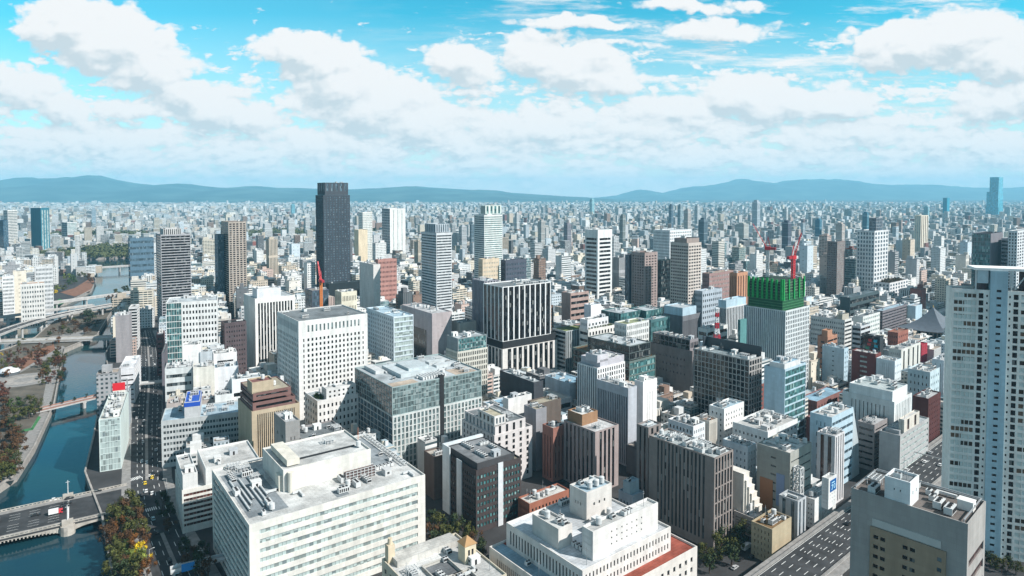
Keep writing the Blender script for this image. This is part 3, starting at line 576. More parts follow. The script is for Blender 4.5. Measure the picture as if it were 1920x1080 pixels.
('office_building','building','pale blue blank-sided building with teal glass front behind white rooftops',184.9,440,49.8,[([0.0,0.0,29.7,15.0,0,60.6],(0.42,0.55,0.63),'B12,.82,.4,1.2,.3,t','N',None,(0.46,0.5,0.52),2,None,None),([0.5,0.7,22.5,10.7,59.7,64.0],(0.62,0.62,0.62),'N',None,None,(0.27,0.43,0.54),8,'rooftop_block',None)],{'key': 'tealfront'}),
('office_building','building','white hall-like building with set-back upper storey and tall window slots,right of centre',253.5,430,49.8,[([0.0,0.0,31.5,33.3,0,41.5],(0.66,0.68,0.68),'S10,.35,2,2.4,2,p','S9,.2,5,4,5,k',None,(0.38,0.35,0.3),0,None,None),([0.5,1.4,26.4,27.6,40.6,48.0],(0.7,0.73,0.74),'N',None,None,(0.48,0.54,0.54),7,'upper_tier',None)],{'key': 'whitehall'}),
('apartment_block','building','white block with rows of tiny windows at the foot of black grid office',141.4,432,49.8,[([0.0,0.0,24.5,11.4,0,36.2],(0.76,0.76,0.75),'P7,9,.3,.45,1,2.6,1,k','P3,9,.3,.45,1,2.6,1,k',None,(0.42,0.55,0.63),7,None,None)],{'key': 'tinywin'}),
('office_building','building','low white building with roof cages behind the brown ribbed office',111.4,398,49.8,[([0.0,0.0,12.6,18.6,0,36.6],(0.72,0.74,0.76),'P6,8,.4,.5,.5,1.8,1,k','P7,8,.4,.5,.5,1.8,1,k',None,(0.2,0.22,0.23),8,None,None)],{'key': 'cages'}),
('office_building','building','beige slab with patched orange roof beside white tiny-windowed block',125.5,412,49.8,[([0.0,0.0,9.1,11.1,0,35.0],(0.52,0.49,0.44),'S6,.3,1,2,1,p',None,None,(0.42,0.26,0.18),3,None,None)],{}),
('apartment_block','building','pale blue apartment block with round windows and tank,right of brown ribbed office',134.1,368,49.8,[([0.0,0.0,9.3,16.0,0,35.7],(0.6,0.68,0.73),'P3,8,.35,.4,.6,2.5,1,k','P6,8,.3,.4,.6,2.5,1,b',None,(0.6,0.6,0.585),9,None,None)],{'key': 'roundwin'}),
('office_building','building','big white flat-roofed building with sunlit parapets behind grey concrete block',157.3,398,49.8,[([0.0,0.0,38.0,24.0,0,33.2],(0.7,0.72,0.72),'P8,7,.4,.4,1,3,1,k',None,None,(0.62,0.62,0.6),18,None,None)],{'key': 'bigwhite'}),
('office_building','building','grey concrete block with sunny roof,machine rows and outdoor truss stair',148.9,346,49.8,[([0.0,0.0,24.3,19.0,0,40.9],(0.34,0.34,0.31),'B8,.2,1,3,1,d','B8,.22,8,3,1,d',None,(0.7,0.68,0.65),12,None,None)],{'key': 'greyconcrete','stair': 1}),
('apartment_block','building','stepped white terrace house sloping down toward the tree-lined street',126.0,336,49.8,[([0.0,0.0,9.1,11.4,0,10.5],(0.5,0.46,0.43),'B5,.45,.4,1.4,1,k','B5,.3,1,2,1,k',None,(0.5,0.51,0.52),4,None,None),([4.8,4.6,3.8,6.3,9.6,15.0],(0.66,0.66,0.65),'P1,1,.3,.4,.5,1,1,k','P4,1,.5,.5,.5,1,1,k',None,(0.6,0.6,0.585),0,'penthouse',None)],{'key': 'terrace','wedge': 1}),
('office_building','building','tan windowless block with sloping parapet beside the motorway',125.7,311,49.8,[([0.0,0.0,19.0,10.9,0,17.6],(0.42,0.35,0.24),'N','P5,5,.22,.5,1,1.6,1,k',None,(0.22,0.14,0.07),7,None,None)],{'key': 'tanwall'}),
('office_building','building','white block with blue sign board beside the motorway',161.9,345,49.8,[([0.0,0.0,26.0,8.0,0,16.1],(0.66,0.66,0.65),'P3,5,.2,.35,8,2,2,k','P4,5,.4,.4,1,2,1,d',None,(0.5,0.51,0.52),6,None,None),([-9.6,-11.4,8.6,3.5,18,34],(0.66,0.66,0.65),'P3,5,.2,.3,.6,4,2,k',None,None,(0.6,0.6,0.585),1,'sign_tower',None)],{'key': 'signblock','sign': 1}),
('office_building','building','thin grey tower with exposed steel column beside white sign block',144.5,326,49.8,[([0.0,0.0,9,10,0,24.3],(0.42,0.44,0.46),'S2,.4,.4,1,1,b',None,None,(0.2,0.22,0.23),2,None,None)],{}),
('apartment_block','building','pale blue block with dark brown shaft and sloping glazed flank',191.6,388,49.8,[([0.0,0.0,29.8,13.2,0,45.7],(0.42,0.55,0.63),'B8,.4,.5,2,1,b','P3,6,.2,.4,3,2,2,k',None,(0.6,0.6,0.585),8,None,None)],{'key': 'slopeflank','wedge': 2}),
('office_building','building','grey building with sloping gable and striped roof vents along the motorway',235.7,393,49.8,[([0.0,0.0,49.4,11.8,0,32.8],(0.4,0.4,0.4),'B8,.4,1.5,1,1,p','N',None,(0.46,0.5,0.52),5,None,None),([7.4,0.5,25.7,3,31.9,40.8],(0.62,0.58,0.52),'S2,.3,1,1,1,m',None,None,(0.6,0.6,0.585),1,'lift_house',None)],{'key': 'gable'}),
('office_building','building','brown-grey building with rounded corner and tank behind the sloping gable',234.0,418,49.8,[([0.0,0.0,20.9,10.5,0,30.4],(0.29,0.27,0.27),'B7,.35,1,2,1,k',None,None,(0.5,0.51,0.52),5,None,None)],{}),
('apartment_block','building','dark maroon block next to the tall white residential tower',290.2,452,49.8,[([0.0,0.0,25.0,10,0,36.7],(0.085,0.028,0.027),'P7,9,.25,.3,1,3,1,p','N',None,(0.5,0.51,0.52),4,None,None)],{'key': 'maroonright'}),
('office_building','building','twin pale column building rising beside the grey concrete block',185.7,372,49.8,[([0.0,0.0,12.6,10.4,0,40.3],(0.58,0.57,0.58),'S4,.4,.4,1,1,b','S2,.5,1,1,1,m',None,(0.5,0.51,0.52),3,None,None)],{}),
('residential_tower','tower','very tall white residential tower with blue recess,cut by right frame edge',277.5,303,21,[([0.0,0.0,13.0,62.0,0,132.5],(0.78,0.77,0.73),'N','N',None,(0.6,0.6,0.585),0,None,None)],{'key': 'rtower','special': 'rtower'}),
('office_building','building','tower under construction with white grid and green scaffold netting on top',235.0,560,49.8,[([0.0,0.0,43.7,39.0,0,78.8],(0.58,0.61,0.62),'G14,19,.52,.72,.4,1,2,d','S21,.5,.4,1,2,b',None,(0.2,0.22,0.23),0,None,None),([-24.9,27.8,10.4,2.0,0,70],(0.1,0.25,0.25),'N','C5,16,.3,t',None,(0.2,0.22,0.23),1,None,None)],{'key': 'green','green': 1}),
('office_building','building','dark building with white vertical lines and blue roof box,left of green-topped tower',212.0,645,49.8,[([0.0,0.0,37.6,12.0,0,66.7],(0.6,0.62,0.64),'S13,.6,.4,1.2,6,k','S8,.7,.4,1.2,6,k',None,(0.2,0.22,0.23),2,None,None),([0.5,0.5,36.6,8.9,65.8,73.7],(0.42,0.55,0.63),'N',None,None,(0.42,0.55,0.63),2,'rooftop_block',None)],{'key': 'darklines'}),
('office_building','building','low white banded building behind the red and white lattice mast',182.8,610,49.8,[([0.0,0.0,34.4,10,0,52.7],(0.7,0.7,0.68),'B7,.45,1,1.6,1,k',None,None,(0.6,0.6,0.585),5,None,None)],{'key': 'mastbase'}),
('office_building','building','flat blue-roofed hall carrying the red and white lattice mast',173.4,548,49.8,[([0.0,0.0,21.3,17.7,0,52.1],(0.5,0.58,0.64),'B4,.4,1,3,1,k',None,None,(0.42,0.55,0.63),2,None,None)],{'key': 'masthall'}),
('office_building','building','black windowless block with pale blue box on top',167.6,640,49.8,[([0.0,0.0,30.8,23.6,0,59.1],(0.16,0.165,0.18),'S18,.4,.3,5,.5,k','N',None,(0.2,0.22,0.23),0,None,None),([0.5,0.5,23.0,22.1,58.2,67.1],(0.42,0.55,0.63),'N',None,None,(0.46,0.5,0.52),1,'rooftop_block',None)],{'key': 'blackblue'}),
('office_building','building','brown-grey stone building with inset roof storey,left of black grid office',154.1,556,49.8,[([0.0,0.0,9,45.3,0,45],(0.19,0.17,0.17),'P4,6,.3,.3,1,3,2,k','P9,3,.22,.3,6,6,20,k',None,(0.45,0.43,0.44),0,None,None),([1,3,12,40,44,54],(0.24,0.22,0.23),'P5,1,.62,.6,.5,1,1,k','C9,2,.5,k',None,(0.2,0.22,0.23),8,'upper_tier',None)],{'key': 'stone'}),
('office_building','building','dark green glass building with long flat roof and roof planting',96.6,535,50.0,[([0.0,0.0,34.3,65.9,0,41.4],(0.13,0.17,0.16),'B7,.8,.5,1.2,.5,t','B7,.8,.5,1.2,.5,k',None,(0.18,0.12,0.07),0,None,None),([0.5,0.5,27.3,46.9,42,54],(0.1,0.125,0.125),'C12,2,.4,k','C20,2,.4,k',None,(0.46,0.5,0.52),13,'upper_tier',None)],{'key': 'greenglass'}),
('office_building','building','white grid-front building joined to glass block in the mid city',102.4,582,50.1,[([0.0,0.0,31.6,14.4,0,62.9],(0.66,0.67,0.66),'P11,11,.45,.62,.4,1,1,d','P7,11,.4,.6,1,1,1,k',None,(0.3,0.33,0.2),3,None,None)],{'key': 'whitegrid'}),
('office_building','building','teal glass building with two roof levels behind the white grid-front one',107.6,645,50.2,[([0.0,0.0,32.9,26.2,0,60.8],(0.07,0.16,0.17),'C14,10,.4,t','C12,10,.4,t',None,(0.46,0.5,0.52),9,None,None),([31.4,-6.6,26.9,22.2,0,60.8],(0.07,0.16,0.17),'C10,9,.4,t',None,None,(0.46,0.5,0.52),4,None,None)],{'key': 'tealtwo'}),
('office_building','building','short teal glass block with dark shade bands beside black windowless block',131.6,616,49.8,[([0.0,0.0,29.0,10,0,60.1],(0.07,0.16,0.17),'B7,.7,.5,1.4,1,t',None,None,(0.46,0.5,0.52),2,None,None)],{}),
('office_building','building','stepped glass office with roof garden right of the black finned tower',49.8,602,51.5,[([0.0,0.0,27.7,18.4,0,52.4],(0.4,0.43,0.44),'S12,.6,.3,.8,.5,d','B13,.6,.5,1,.5,k',None,(0.28,0.33,0.14),0,None,None),([3.9,3.0,21.6,14.9,57,57.3],(0.42,0.46,0.47),'B3,.6,.3,.8,.3,b',None,None,(0.46,0.5,0.52),5,'upper_tier',None)],{'key': 'stepglass'}),
('office_building','building','white building with planted terrace below its upper storeys',70.3,600,51.0,[([0.0,0.0,37.7,11.8,0,54.3],(0.7,0.69,0.66),'P9,8,.5,.5,.5,1.2,1,k','B8,.4,1,1,1,k',None,(0.14,0.18,0.05),0,None,None),([0.5,1.6,28.0,9.7,53,63],(0.68,0.68,0.69),'P6,1,.5,.6,.5,3,3,d',None,None,(0.6,0.6,0.585),4,'upper_tier',None)],{'key': 'planted','hedge': 1}),
('apartment_block','building','brown-sided block with cream balcony bands in mid city',64.7,720,51.4,[([0.0,0.0,28.2,14.6,0,69.5],(0.38,0.27,0.24),'B10,.45,.8,1.2,1,k','N',None,(0.6,0.6,0.585),4,None,None)],{'key': 'brownband'}),
('sign_board','signboard','blank white billboard box on roof beside brown banded block',83.5,690,50.9,[([0.0,0.0,15.5,10,0,61.6],(0.78,0.77,0.8),'N',None,None,(0.46,0.5,0.52),1,None,None)],{}),
('office_building','building','black-striped building with white frame and white roof block,left of tall white office',-252.1,640,53.5,[([0.0,0.0,39.2,41.2,0,76.5],(0.74,0.72,0.69),'S12,.62,2.2,5,.4,k','N',None,(0.46,0.5,0.52),3,None,None),([2.2,0.5,23.0,16.6,75.6,85.5],(0.68,0.69,0.72),'N',None,None,(0.6,0.6,0.585),2,'rooftop_block',None)],{'key': 'blackstripe'}),
('office_building','building','dark brown office partly hidden behind white rooftops at left',-270.0,612,53.5,[([0.0,0.0,19.7,14.7,0,57.9],(0.1,0.075,0.08),'G8,12,.4,.4,1,2,1,k',None,None,(0.025,0.027,0.03),2,None,None)],{}),
('office_building','building','corner office with teal glass front bay and white window grid at left',-313.0,590,67,[([0.0,0.0,42.2,34,0,80.7],(0.7,0.7,0.69),'N','N',None,(0.46,0.5,0.52),6,None,None)],{'key': 'tealbay','special': 'tealbay'}),
('office_building','building','white flat-roofed block with cluttered roof beside the riverside road',-269.8,505,66,[([0.0,0.0,19.4,20,0,43.3],(0.58,0.6,0.6),'B6,.4,1,3,1,d',None,None,(0.5,0.51,0.52),12,None,None)],{}),
('office_building','building','plain white lift tower block above cluttered white roofs at left',-270.0,534,66,[([0.0,0.0,13.1,12,0,54.9],(0.76,0.75,0.74),'P1,5,.1,.6,6,4,8,k',None,None,(0.6,0.6,0.585),2,None,None)],{}),
('office_building','building','cream windowless block among white roofs left of the tan building',-248.8,507,64,[([0.0,0.0,15.2,14,0,43.6],(0.66,0.64,0.58),'N',None,None,(0.6,0.6,0.585),6,None,None)],{}),
('office_building','building','white block with grey louvre panel among roofs left of the tan building',-239.0,522,64,[([0.0,0.0,17.8,16,0,39.6],(0.7,0.72,0.75),'B3,.12,8,8,9,b',None,None,(0.42,0.55,0.63),5,None,None)],{}),
('office_building','building','white block topped by big plant room and brown louvres',-255.3,556,62,[([0.0,0.0,18.6,16,0,42.4],(0.74,0.74,0.75),'B4,.3,3,3,2,k',None,None,(0.6,0.6,0.585),8,None,None)],{}),
('office_building','building','greyish blank slab behind the white louvred block',-258.0,538,64,[([0.0,0.0,9.2,8,0,48.6],(0.48,0.52,0.55),'N',None,None,(0.46,0.5,0.52),2,None,None)],{}),
('office_building','building','long low white building with black roof strip by the tan building',-206.9,480,62,[([0.0,0.0,20.4,12,0,42.1],(0.72,0.73,0.73),'B3,.25,1,6,2,k',None,None,(0.46,0.5,0.52),5,None,None)],{}),
('shop_house','building','small ornate stone building with gabled front behind the blue-rimmed box',-230.1,476,66,[([0.0,0.0,10.7,12,0,27.5],(0.44,0.39,0.36),'P4,3,.4,.5,1,2,1,k',None,None,(0.38,0.33,0.31),3,None,None)],{}),
('shop_house','building','small stone corner building with arched windows by the riverside road',-252.6,474,66,[([0.0,0.0,9.1,14,0,25.8],(0.44,0.39,0.37),'P4,3,.35,.6,1,2,1,k',None,None,(0.45,0.38,0.35),3,None,None)],{}),
('shop_house','building','boxy white building with open roof plant left of tan building',-217.0,474,64,[([0.0,0.0,11.8,12,0,32.1],(0.7,0.73,0.73),'B2,.25,3,3,1,m',None,None,(0.6,0.6,0.585),5,None,None)],{}),
('office_building','building','pale blue-grey building with green glass end wall right of tall white office',-101.7,560,53.5,[([0.0,0.0,19.0,56.1,0,73.8],(0.55,0.63,0.68),'B17,.75,.6,1,.5,p','P14,19,.42,.6,1,2,1,b',None,(0.42,0.55,0.63),8,None,None)],{'key': 'palegreen'}),
('office_building','building','mauve windowless building with dark glass recess behind pale green-ended block',-72.6,592,53.5,[([0.0,0.0,20.9,60.1,0,70.6],(0.4,0.355,0.36),'P1,3,.12,.14,9,9,38,k','N',None,(0.5,0.51,0.52),9,None,None)],{'key': 'mauve','recess': 1}),
('office_building','building','grey building with green glass upper floors beside black finned tower',-42.2,505,53.5,[([0.0,0.0,28.1,17.7,0,56.7],(0.56,0.54,0.48),'P16,13,.55,.68,.3,.8,1,k',None,None,(0.46,0.5,0.52),0,None,None),([0.5,0.5,27.1,16.7,50,67],(0.22,0.25,0.26),'C10,4,.6,t','N',None,(0.46,0.5,0.52),7,'upper_tier',None)],{'key': 'lattice'}),
('office_building','building','beige grey building with blue-grey roof behind green glass upper floors',-48.4,604,53.5,[([0.0,0.0,18.3,15.2,0,59.5],(0.4,0.39,0.36),'P5,3,.3,.3,9,10,30,k',None,None,(0.2,0.22,0.23),5,None,None)],{}),
('residential_tower','tower','silver residential tower with curved crown and balconies,left of black finned tower',-87.9,760,53.5,[([0.0,0.0,20.9,35.8,0,133.6],(0.6,0.62,0.64),'B40,.5,.5,2,.5,d','B40,.5,.5,2,.5,b',None,(0.5,0.51,0.52),0,None,None),([0.5,2.5,18.7,25.4,134,144],(0.45,0.5,0.54),'S6,.5,.4,.8,.4,b',None,None,(0.5,0.51,0.52),0,'crown',None)],{'key': 'silvertower'}),
('residential_tower','tower','tallest black residential tower at centre left against the mountains',-287.6,1000,53.5,[([0.0,0.0,42.7,33.3,0,176.8],(0.05,0.06,0.075),'P9,46,.55,.5,.4,1.5,1,b','P5,46,.5,.5,.4,1.5,1,k',None,(0.025,0.027,0.03),0,None,None),([2.9,0.5,37.2,32.0,177,196],(0.06,0.07,0.085),'S5,.5,.5,1,6,b','S3,.5,.5,1,6,k',None,(0.025,0.027,0.03),2,'crown',None)],{'key': 'blacktower'}),
('office_building','building','black flat podium hall at the foot of the tallest black tower',-259.1,925,53.5,[([0.0,0.0,50.7,14.4,0,51.7],(0.02,0.03,0.035),'N',None,None,(0.05,0.07,0.08),2,None,None)],{}),
('office_building','building','dark navy office with curved front beside orange crane mast',-223.6,730,53.5,[([0.0,0.0,19.1,22.7,0,70.9],(0.09,0.1,0.14),'C10,12,.4,b','C6,12,.4,b',None,(0.35,0.33,0.3),3,None,None)],{'key': 'navy'}),
('apartment_block','building','low cream block with square windows below black flat podium',-188.2,720,53.5,[([0.0,0.0,18.1,18.7,0,70.7],(0.66,0.62,0.5),'P9,6,.4,.5,1,2,2,k',None,None,(0.6,0.6,0.585),7,None,None)],{}),
('residential_tower','tower','dark striped residential tower with white edge standing beside the river',-429.3,800,53.5,[([0.0,0.0,33.3,37.0,0,129.2],(0.36,0.36,0.38),'B38,.68,.6,1.5,1,k','B38,.68,.6,1.5,1,k',None,(0.5,0.51,0.52),0,None,None),([3.3,0.5,19.8,26.0,128.3,136.2],(0.55,0.54,0.53),'S9,.5,.3,.6,.6,k',None,None,(0.5,0.51,0.52),1,'crown',None)],{'key': 'rivertower'}),
('residential_tower','tower','dark brown and cream tower behind the striped riverside tower',-432.9,1000,53.5,[([0.0,0.0,26.1,46.1,0,136.1],(0.4,0.345,0.3),'G5,40,.62,.6,.4,2,1,k','B40,.6,.3,2,1,k',None,(0.17,0.125,0.11),1,None,None)],{'key': 'browntower'}),
('office_building','building','slim dark blue slab attached at left of brown and cream tower',-454.0,1010,53.5,[([0.0,0.0,9,21.4,0,115.9],(0.06,0.09,0.12),'C4,20,.4,b',None,None,(0.025,0.027,0.03),0,None,None)],{}),
('residential_tower','tower','white and green tapering residential tower right of the silver one',-42.3,1000,53.4,[([0.0,0.0,34.1,28.1,0,146.7],(0.68,0.7,0.68),'B44,.42,.5,2,1,t','B44,.45,.4,2,1,b',None,(0.46,0.5,0.52),0,None,None),([2.5,0.7,30.1,13.1,148,161],(0.6,0.66,0.62),'S4,.5,.5,1,.5,t',None,None,(0.1,0.3,0.26),1,'crown',None)],{'key': 'greenwhite'}),
('office_building','building','tan office block in front of the white and green tower',-38.1,850,53.4,[([0.0,0.0,26.4,10,0,94.1],(0.62,0.51,0.38),'P9,16,.4,.4,1,3,2,p',None,None,(0.4,0.36,0.28),2,None,None)],{}),
('office_building','building','dark grey windowed office right behind black finned tower',-8.4,860,52.9,[([0.0,0.0,34.9,10.7,0,91.7],(0.08,0.09,0.12),'P12,14,.5,.5,1,3,1,b',None,None,(0.025,0.027,0.03),2,None,None)],{}),
('office_building','building','white office tower with black window bands and blank corners',124.5,950,50.8,[([0.0,0.0,30.8,25.8,0,126.7],(0.7,0.71,0.7),'B19,.55,3.5,11,2,k','B19,.55,2.5,11,2,k',None,(0.5,0.51,0.52),1,None,None)],{'key': 'whiteband'}),
('office_building','building','wide white grid office tower behind the brown twin towers',253.0,1050,49.8,[([0.0,0.0,59.7,32.7,0,120.2],(0.68,0.7,0.71),'G12,24,.5,.5,.5,2,1,d','G14,24,.5,.55,.5,2,1,b',None,(0.46,0.5,0.52),3,None,None)],{'key': 'widewhite'}),
('residential_tower','tower','brown residential tower,left one of a brown pair',154.3,760,49.8,[([0.0,0.0,24.0,19.7,0,110.7],(0.33,0.265,0.25),'G4,33,.55,.45,1.2,3,1,k','G5,33,.55,.5,1,3,1,k',None,(0.17,0.125,0.11),3,None,None),([-2.0,21.3,9.8,6.5,0,106.8],(0.07,0.085,0.11),'N','C4,20,.3,b',None,(0.025,0.027,0.03),0,None,None)],{'key': 'brownleft'}),
('residential_tower','tower','brown and white grid residential tower,right one of a brown pair',194.2,720,49.8,[([0.0,0.0,24.4,24.0,0,124.9],(0.52,0.46,0.42),'G5,34,.66,.5,.5,2.5,1,k','G8,34,.66,.5,.5,2.5,1,k',None,(0.17,0.125,0.11),0,None,None),([0.5,2.6,23.4,16.5,124.0,129.9],(0.3,0.25,0.23),'N',None,None,(0.17,0.125,0.11),1,'crown',None)],{'key': 'brownright'}),
('office_building','building','dark glass block between the brown tower pair',205.5,900,49.8,[([0.0,0.0,26.7,9.9,0,87.6],(0.03,0.06,0.065),'C8,16,.3,k',None,None,(0.025,0.027,0.03),1,None,None)],{}),
('hotel_building','building','long reddish brown building left of green-topped tower',241.6,800,49.8,[([0.0,0.0,60.1,10,0,81.5],(0.32,0.21,0.2),'P16,15,.5,.4,.5,2,1,p',None,None,(0.4,0.36,0.28),2,None,None)],{}),
('hotel_building','building','orange-brown round-topped building touching green scaffold netting',268.6,780,49.8,[([0.0,0.0,23.9,10,0,84.6],(0.5,0.26,0.16),'S4,.35,.6,4,1,m',None,None,(0.17,0.125,0.11),1,None,None)],{}),
('office_building','building','blue-grey windowed block right of brown and white grid tower',210.0,720,49.8,[([0.0,0.0,39.1,10,0,71.8],(0.38,0.43,0.48),'P10,11,.5,.45,.5,2,1,k',None,None,(0.5,0.58,0.64),2,None,None)],{}),
('office_building','building','red brick office with punched windows right of the black tower',-185.3,905,53.5,[([0.0,0.0,28.4,10,0,87.8],(0.42,0.22,0.19),'P13,13,.42,.45,.5,1.5,1,k','N',None,(0.085,0.06,0.055),2,None,None)],{'key': 'redbrick'}),
('apartment_block','building','pale grey windowless slab left of the red brick office',-169.7,800,53.5,[([0.0,0.0,9.2,41.6,0,92.6],(0.6,0.58,0.56),'P1,2,.1,.05,6,10,30,k','N',None,(0.6,0.6,0.585),3,None,None)],{}),
('residential_tower','tower','dark brown tower at right behind the green-topped one',497.0,1000,49.8,[([0.0,0.0,28.0,15.3,0,105.9],(0.22,0.185,0.18),'G6,30,.55,.5,.3,1.5,1,p','G6,30,.5,.5,.3,1.5,1,k',None,(0.2,0.22,0.23),1,None,None)],{'key': 'rbrown'}),
('office_building','building','white grid tower with rounded low wing at right',553.7,1000,49.8,[([0.0,0.0,53.8,25.7,0,122.2],(0.64,0.65,0.66),'G5,19,.55,.62,.4,1.5,1,b','G6,19,.55,.62,.4,1.5,1,b',None,(0.46,0.5,0.52),0,None,None),([2.4,-21.7,75.2,21.1,0,44.2],(0.66,0.66,0.67),'P7,8,.55,.6,.5,1.5,1,b','P4,8,.55,.6,.5,1.5,1,b',None,(0.09,0.075,0.06),0,None,None),([6.8,0.5,24.7,10.7,122,142],(0.33,0.34,0.37),'C6,4,.5,b',None,None,(0.2,0.22,0.23),1,'penthouse',None)],{'key': 'wing'}),
('hotel_building','building','dark ribbed low building with long white roof strips below white grid tower',456.0,880,49.8,[([0.0,0.0,96.4,13.3,0,39.1],(0.06,0.09,0.1),'B4,.55,.5,2,1,k','N',None,(0.12,0.16,0.18),2,None,None)],{}),
('residential_tower','tower','slender cream tower with stepped top far at right',1060.7,1700,49.8,[([0.0,0.0,54.7,14.9,0,122.0],(0.66,0.6,0.5),'S4,.4,.6,2,1,m','S3,.4,.6,2,1,p',None,(0.17,0.125,0.11),2,None,None)],{'key': 'creamtower'}),
('office_building','building','dark teal glass building with plain grey flank at right',658.1,900,49.8,[([0.0,0.0,60.0,21.7,0,124.3],(0.2,0.2,0.225),'N','C9,22,.4,t',None,(0.025,0.027,0.03),1,None,None)],{'key': 'tealgrey'}),
('office_building','building','grey striped slab beside dark teal glass building at right',696.1,915,49.8,[([0.0,0.0,30.6,10,0,116.7],(0.42,0.45,0.48),'B22,.5,.4,2,1,k','B22,.5,.4,2,1,k',None,(0.2,0.22,0.23),0,None,None)],{}),
('residential_tower','tower','white and black checked tower touching right frame edge',679.2,880,49.8,[([0.0,0.0,107.2,10,0,129.2],(0.62,0.64,0.66),'G9,30,.55,.6,.3,2,1,k','G3,30,.5,.6,.3,2,1,k',None,(0.2,0.22,0.23),0,None,None)],{}),
('temple_hall','temple','large temple hall with dark curved pyramid roof at right',518.8,785,49.8,[([0.0,0.0,65.6,40.8,0,12],(0.4,0.36,0.33),'S9,.5,1,2,3,k','S9,.6,1,2,3,k',None,(0.11,0.115,0.12),0,None,None)],{'key': 'temple','temple': 1}),
('office_building','building','dark grey long office left of temple hall',454.8,800,49.8,[([0.0,0.0,78.4,10,0,35.5],(0.17,0.155,0.17),'B9,.4,.5,2,1,k',None,None,(0.42,0.55,0.63),2,None,None)],{}),
('office_building','building','blank pale blue slab behind temple hall roof',544.7,880,49.8,[([0.0,0.0,24.0,10,0,27.6],(0.42,0.55,0.63),'N',None,None,(0.5,0.51,0.52),0,None,None)],{}),
('office_building','building','white building with terraced banded wing behind temple hall',581.2,905,49.8,[([0.0,0.0,113.6,10,0,9.8],(0.62,0.62,0.62),'B6,.45,1,2,1,k',None,None,(0.6,0.6,0.585),2,None,None)],{}),
('office_building','building','long white banded building with brown roof box right of green-topped tower',352.4,690,49.8,[([0.0,0.0,17.1,36.4,0,45.7],(0.62,0.62,0.6),'B10,.5,.5,1.2,1,k','P16,8,.5,.42,.5,2,2,d',None,(0.5,0.51,0.52),6,None,None),([0.5,2.9,16.1,5.5,44.8,50.7],(0.4,0.37,0.31),'N',None,None,(0.4,0.36,0.28),1,'penthouse',None)],{'key': 'longwhite'}),
('office_building','building','pale green windowed building with white frame left of temple hall',379.6,705,49.8,[([0.0,0.0,45.9,10.0,0,46.3],(0.62,0.64,0.62),'P9,9,.7,.45,.6,1.2,1,p','N',None,(0.2,0.22,0.23),4,None,None)],{}),
('apartment_block','building','grey and white striped low block below pale green building',350.7,655,49.8,[([0.0,0.0,23.5,8.2,0,46.0],(0.54,0.56,0.58),'B9,.5,.3,1,.6,k','B9,.5,.3,1,.6,k',None,(0.5,0.51,0.52),3,None,None)],{}),
('apartment_block','building','orange-brown block with pointed stepped top right of green-topped tower',303.1,625,49.8,[([0.0,0.0,20.8,9.7,0,41.9],(0.4,0.2,0.13),'B8,.4,.5,2,1,k','B7,.3,3,3,1,k',None,(0.52,0.33,0.24),0,None,None),([0.5,0.5,10.1,5.5,41.0,47.9],(0.42,0.22,0.14),'N',None,None,(0.5,0.3,0.2),0,'upper_tier',None)],{'key': 'orange'}),
('office_building','building','pale blue building with rounded plant room among small right-hand blocks',302.3,592,49.8,[([0.0,0.0,9,19.8,0,38.4],(0.42,0.55,0.63),'P2,8,.3,.4,.5,2,1,d','B8,.25,9,2,1,b',None,(0.42,0.55,0.63),5,None,None)],{}),
('apartment_block','building','dark red apartment block with white balconies at right',313.2,560,49.8,[([0.0,0.0,11.5,19.9,0,41.4],(0.16,0.05,0.045),'N','B9,.4,7,2,1,p',None,(0.6,0.6,0.585),3,None,None)],{'key': 'darkred'}),
('office_building','building','black building with coloured screen panels behind dark red block',361.7,640,49.8,[([0.0,0.0,9,16.4,0,38.5],(0.035,0.04,0.045),'N','C6,8,.3,k',None,(0.025,0.027,0.03),1,None,None)],{'key': 'screens','screens': 1}),
('apartment_block','building','brick red twin-towered small block below temple hall',396.1,668,49.8,[([0.0,0.0,27.8,10,0,36.8],(0.3,0.12,0.09),'P5,6,.35,.4,.6,2,1,k',None,None,(0.36,0.17,0.12),2,None,None)],{}),
('apartment_block','building','crimson arched building among small right-hand blocks',409.1,650,49.8,[([0.0,0.0,16.5,8,0,28.3],(0.33,0.03,0.05),'N',None,None,(0.3,0.03,0.05),0,None,None)],{}),
('apartment_block','building','white house-like block with black stair line at right',322.8,548,49.8,[([0.0,0.0,14.2,14.7,0,38.5],(0.6,0.68,0.72),'P4,6,.3,.3,.6,2,1,k','S4,.12,4,3,3,b',None,(0.6,0.6,0.585),4,None,None)],{}),
('apartment_block','building','beige and grey block topped with grey tanks behind white house-like one',350.1,585,49.8,[([0.0,0.0,47.7,10.2,0,39.1],(0.6,0.6,0.56),'S4,.3,1,2,1,k','P5,7,.3,.4,1,2,1,d',None,(0.5,0.51,0.52),8,None,None)],{}),
('apartment_block','building','tall pale slab with white balconies left of the white residential tower',345.5,520,49.8,[([0.0,0.0,34.1,8.3,0,46.2],(0.56,0.6,0.64),'B11,.5,.3,1.5,1,k','S2,.1,5,3,3,k',None,(0.5,0.51,0.52),4,None,None)],{}),
('office_building','building','pale teal block with stairs behind maroon block at right',321.8,500,49.8,[([0.0,0.0,21.5,15.6,0,42.2],(0.46,0.56,0.6),'P5,7,.3,.4,1,2,1,k',None,None,(0.6,0.6,0.585),5,None,None)],{}),
('office_building','building','low building with bright blue metal roofs beside teal-fronted block',234.2,498,49.8,[([0.0,0.0,46.8,14,0,20],(0.22,0.11,0.1),'P9,3,.3,.4,1,2,1,k',None,None,(0.27,0.43,0.54),4,None,None)],{}),
('office_building','building','low reddish building with grey roof in front of the bright blue roofs',217.3,440,49.8,[([0.0,0.0,18.2,17.6,0,24],(0.2,0.08,0.075),'N',None,None,(0.36,0.38,0.39),1,None,None)],{}),
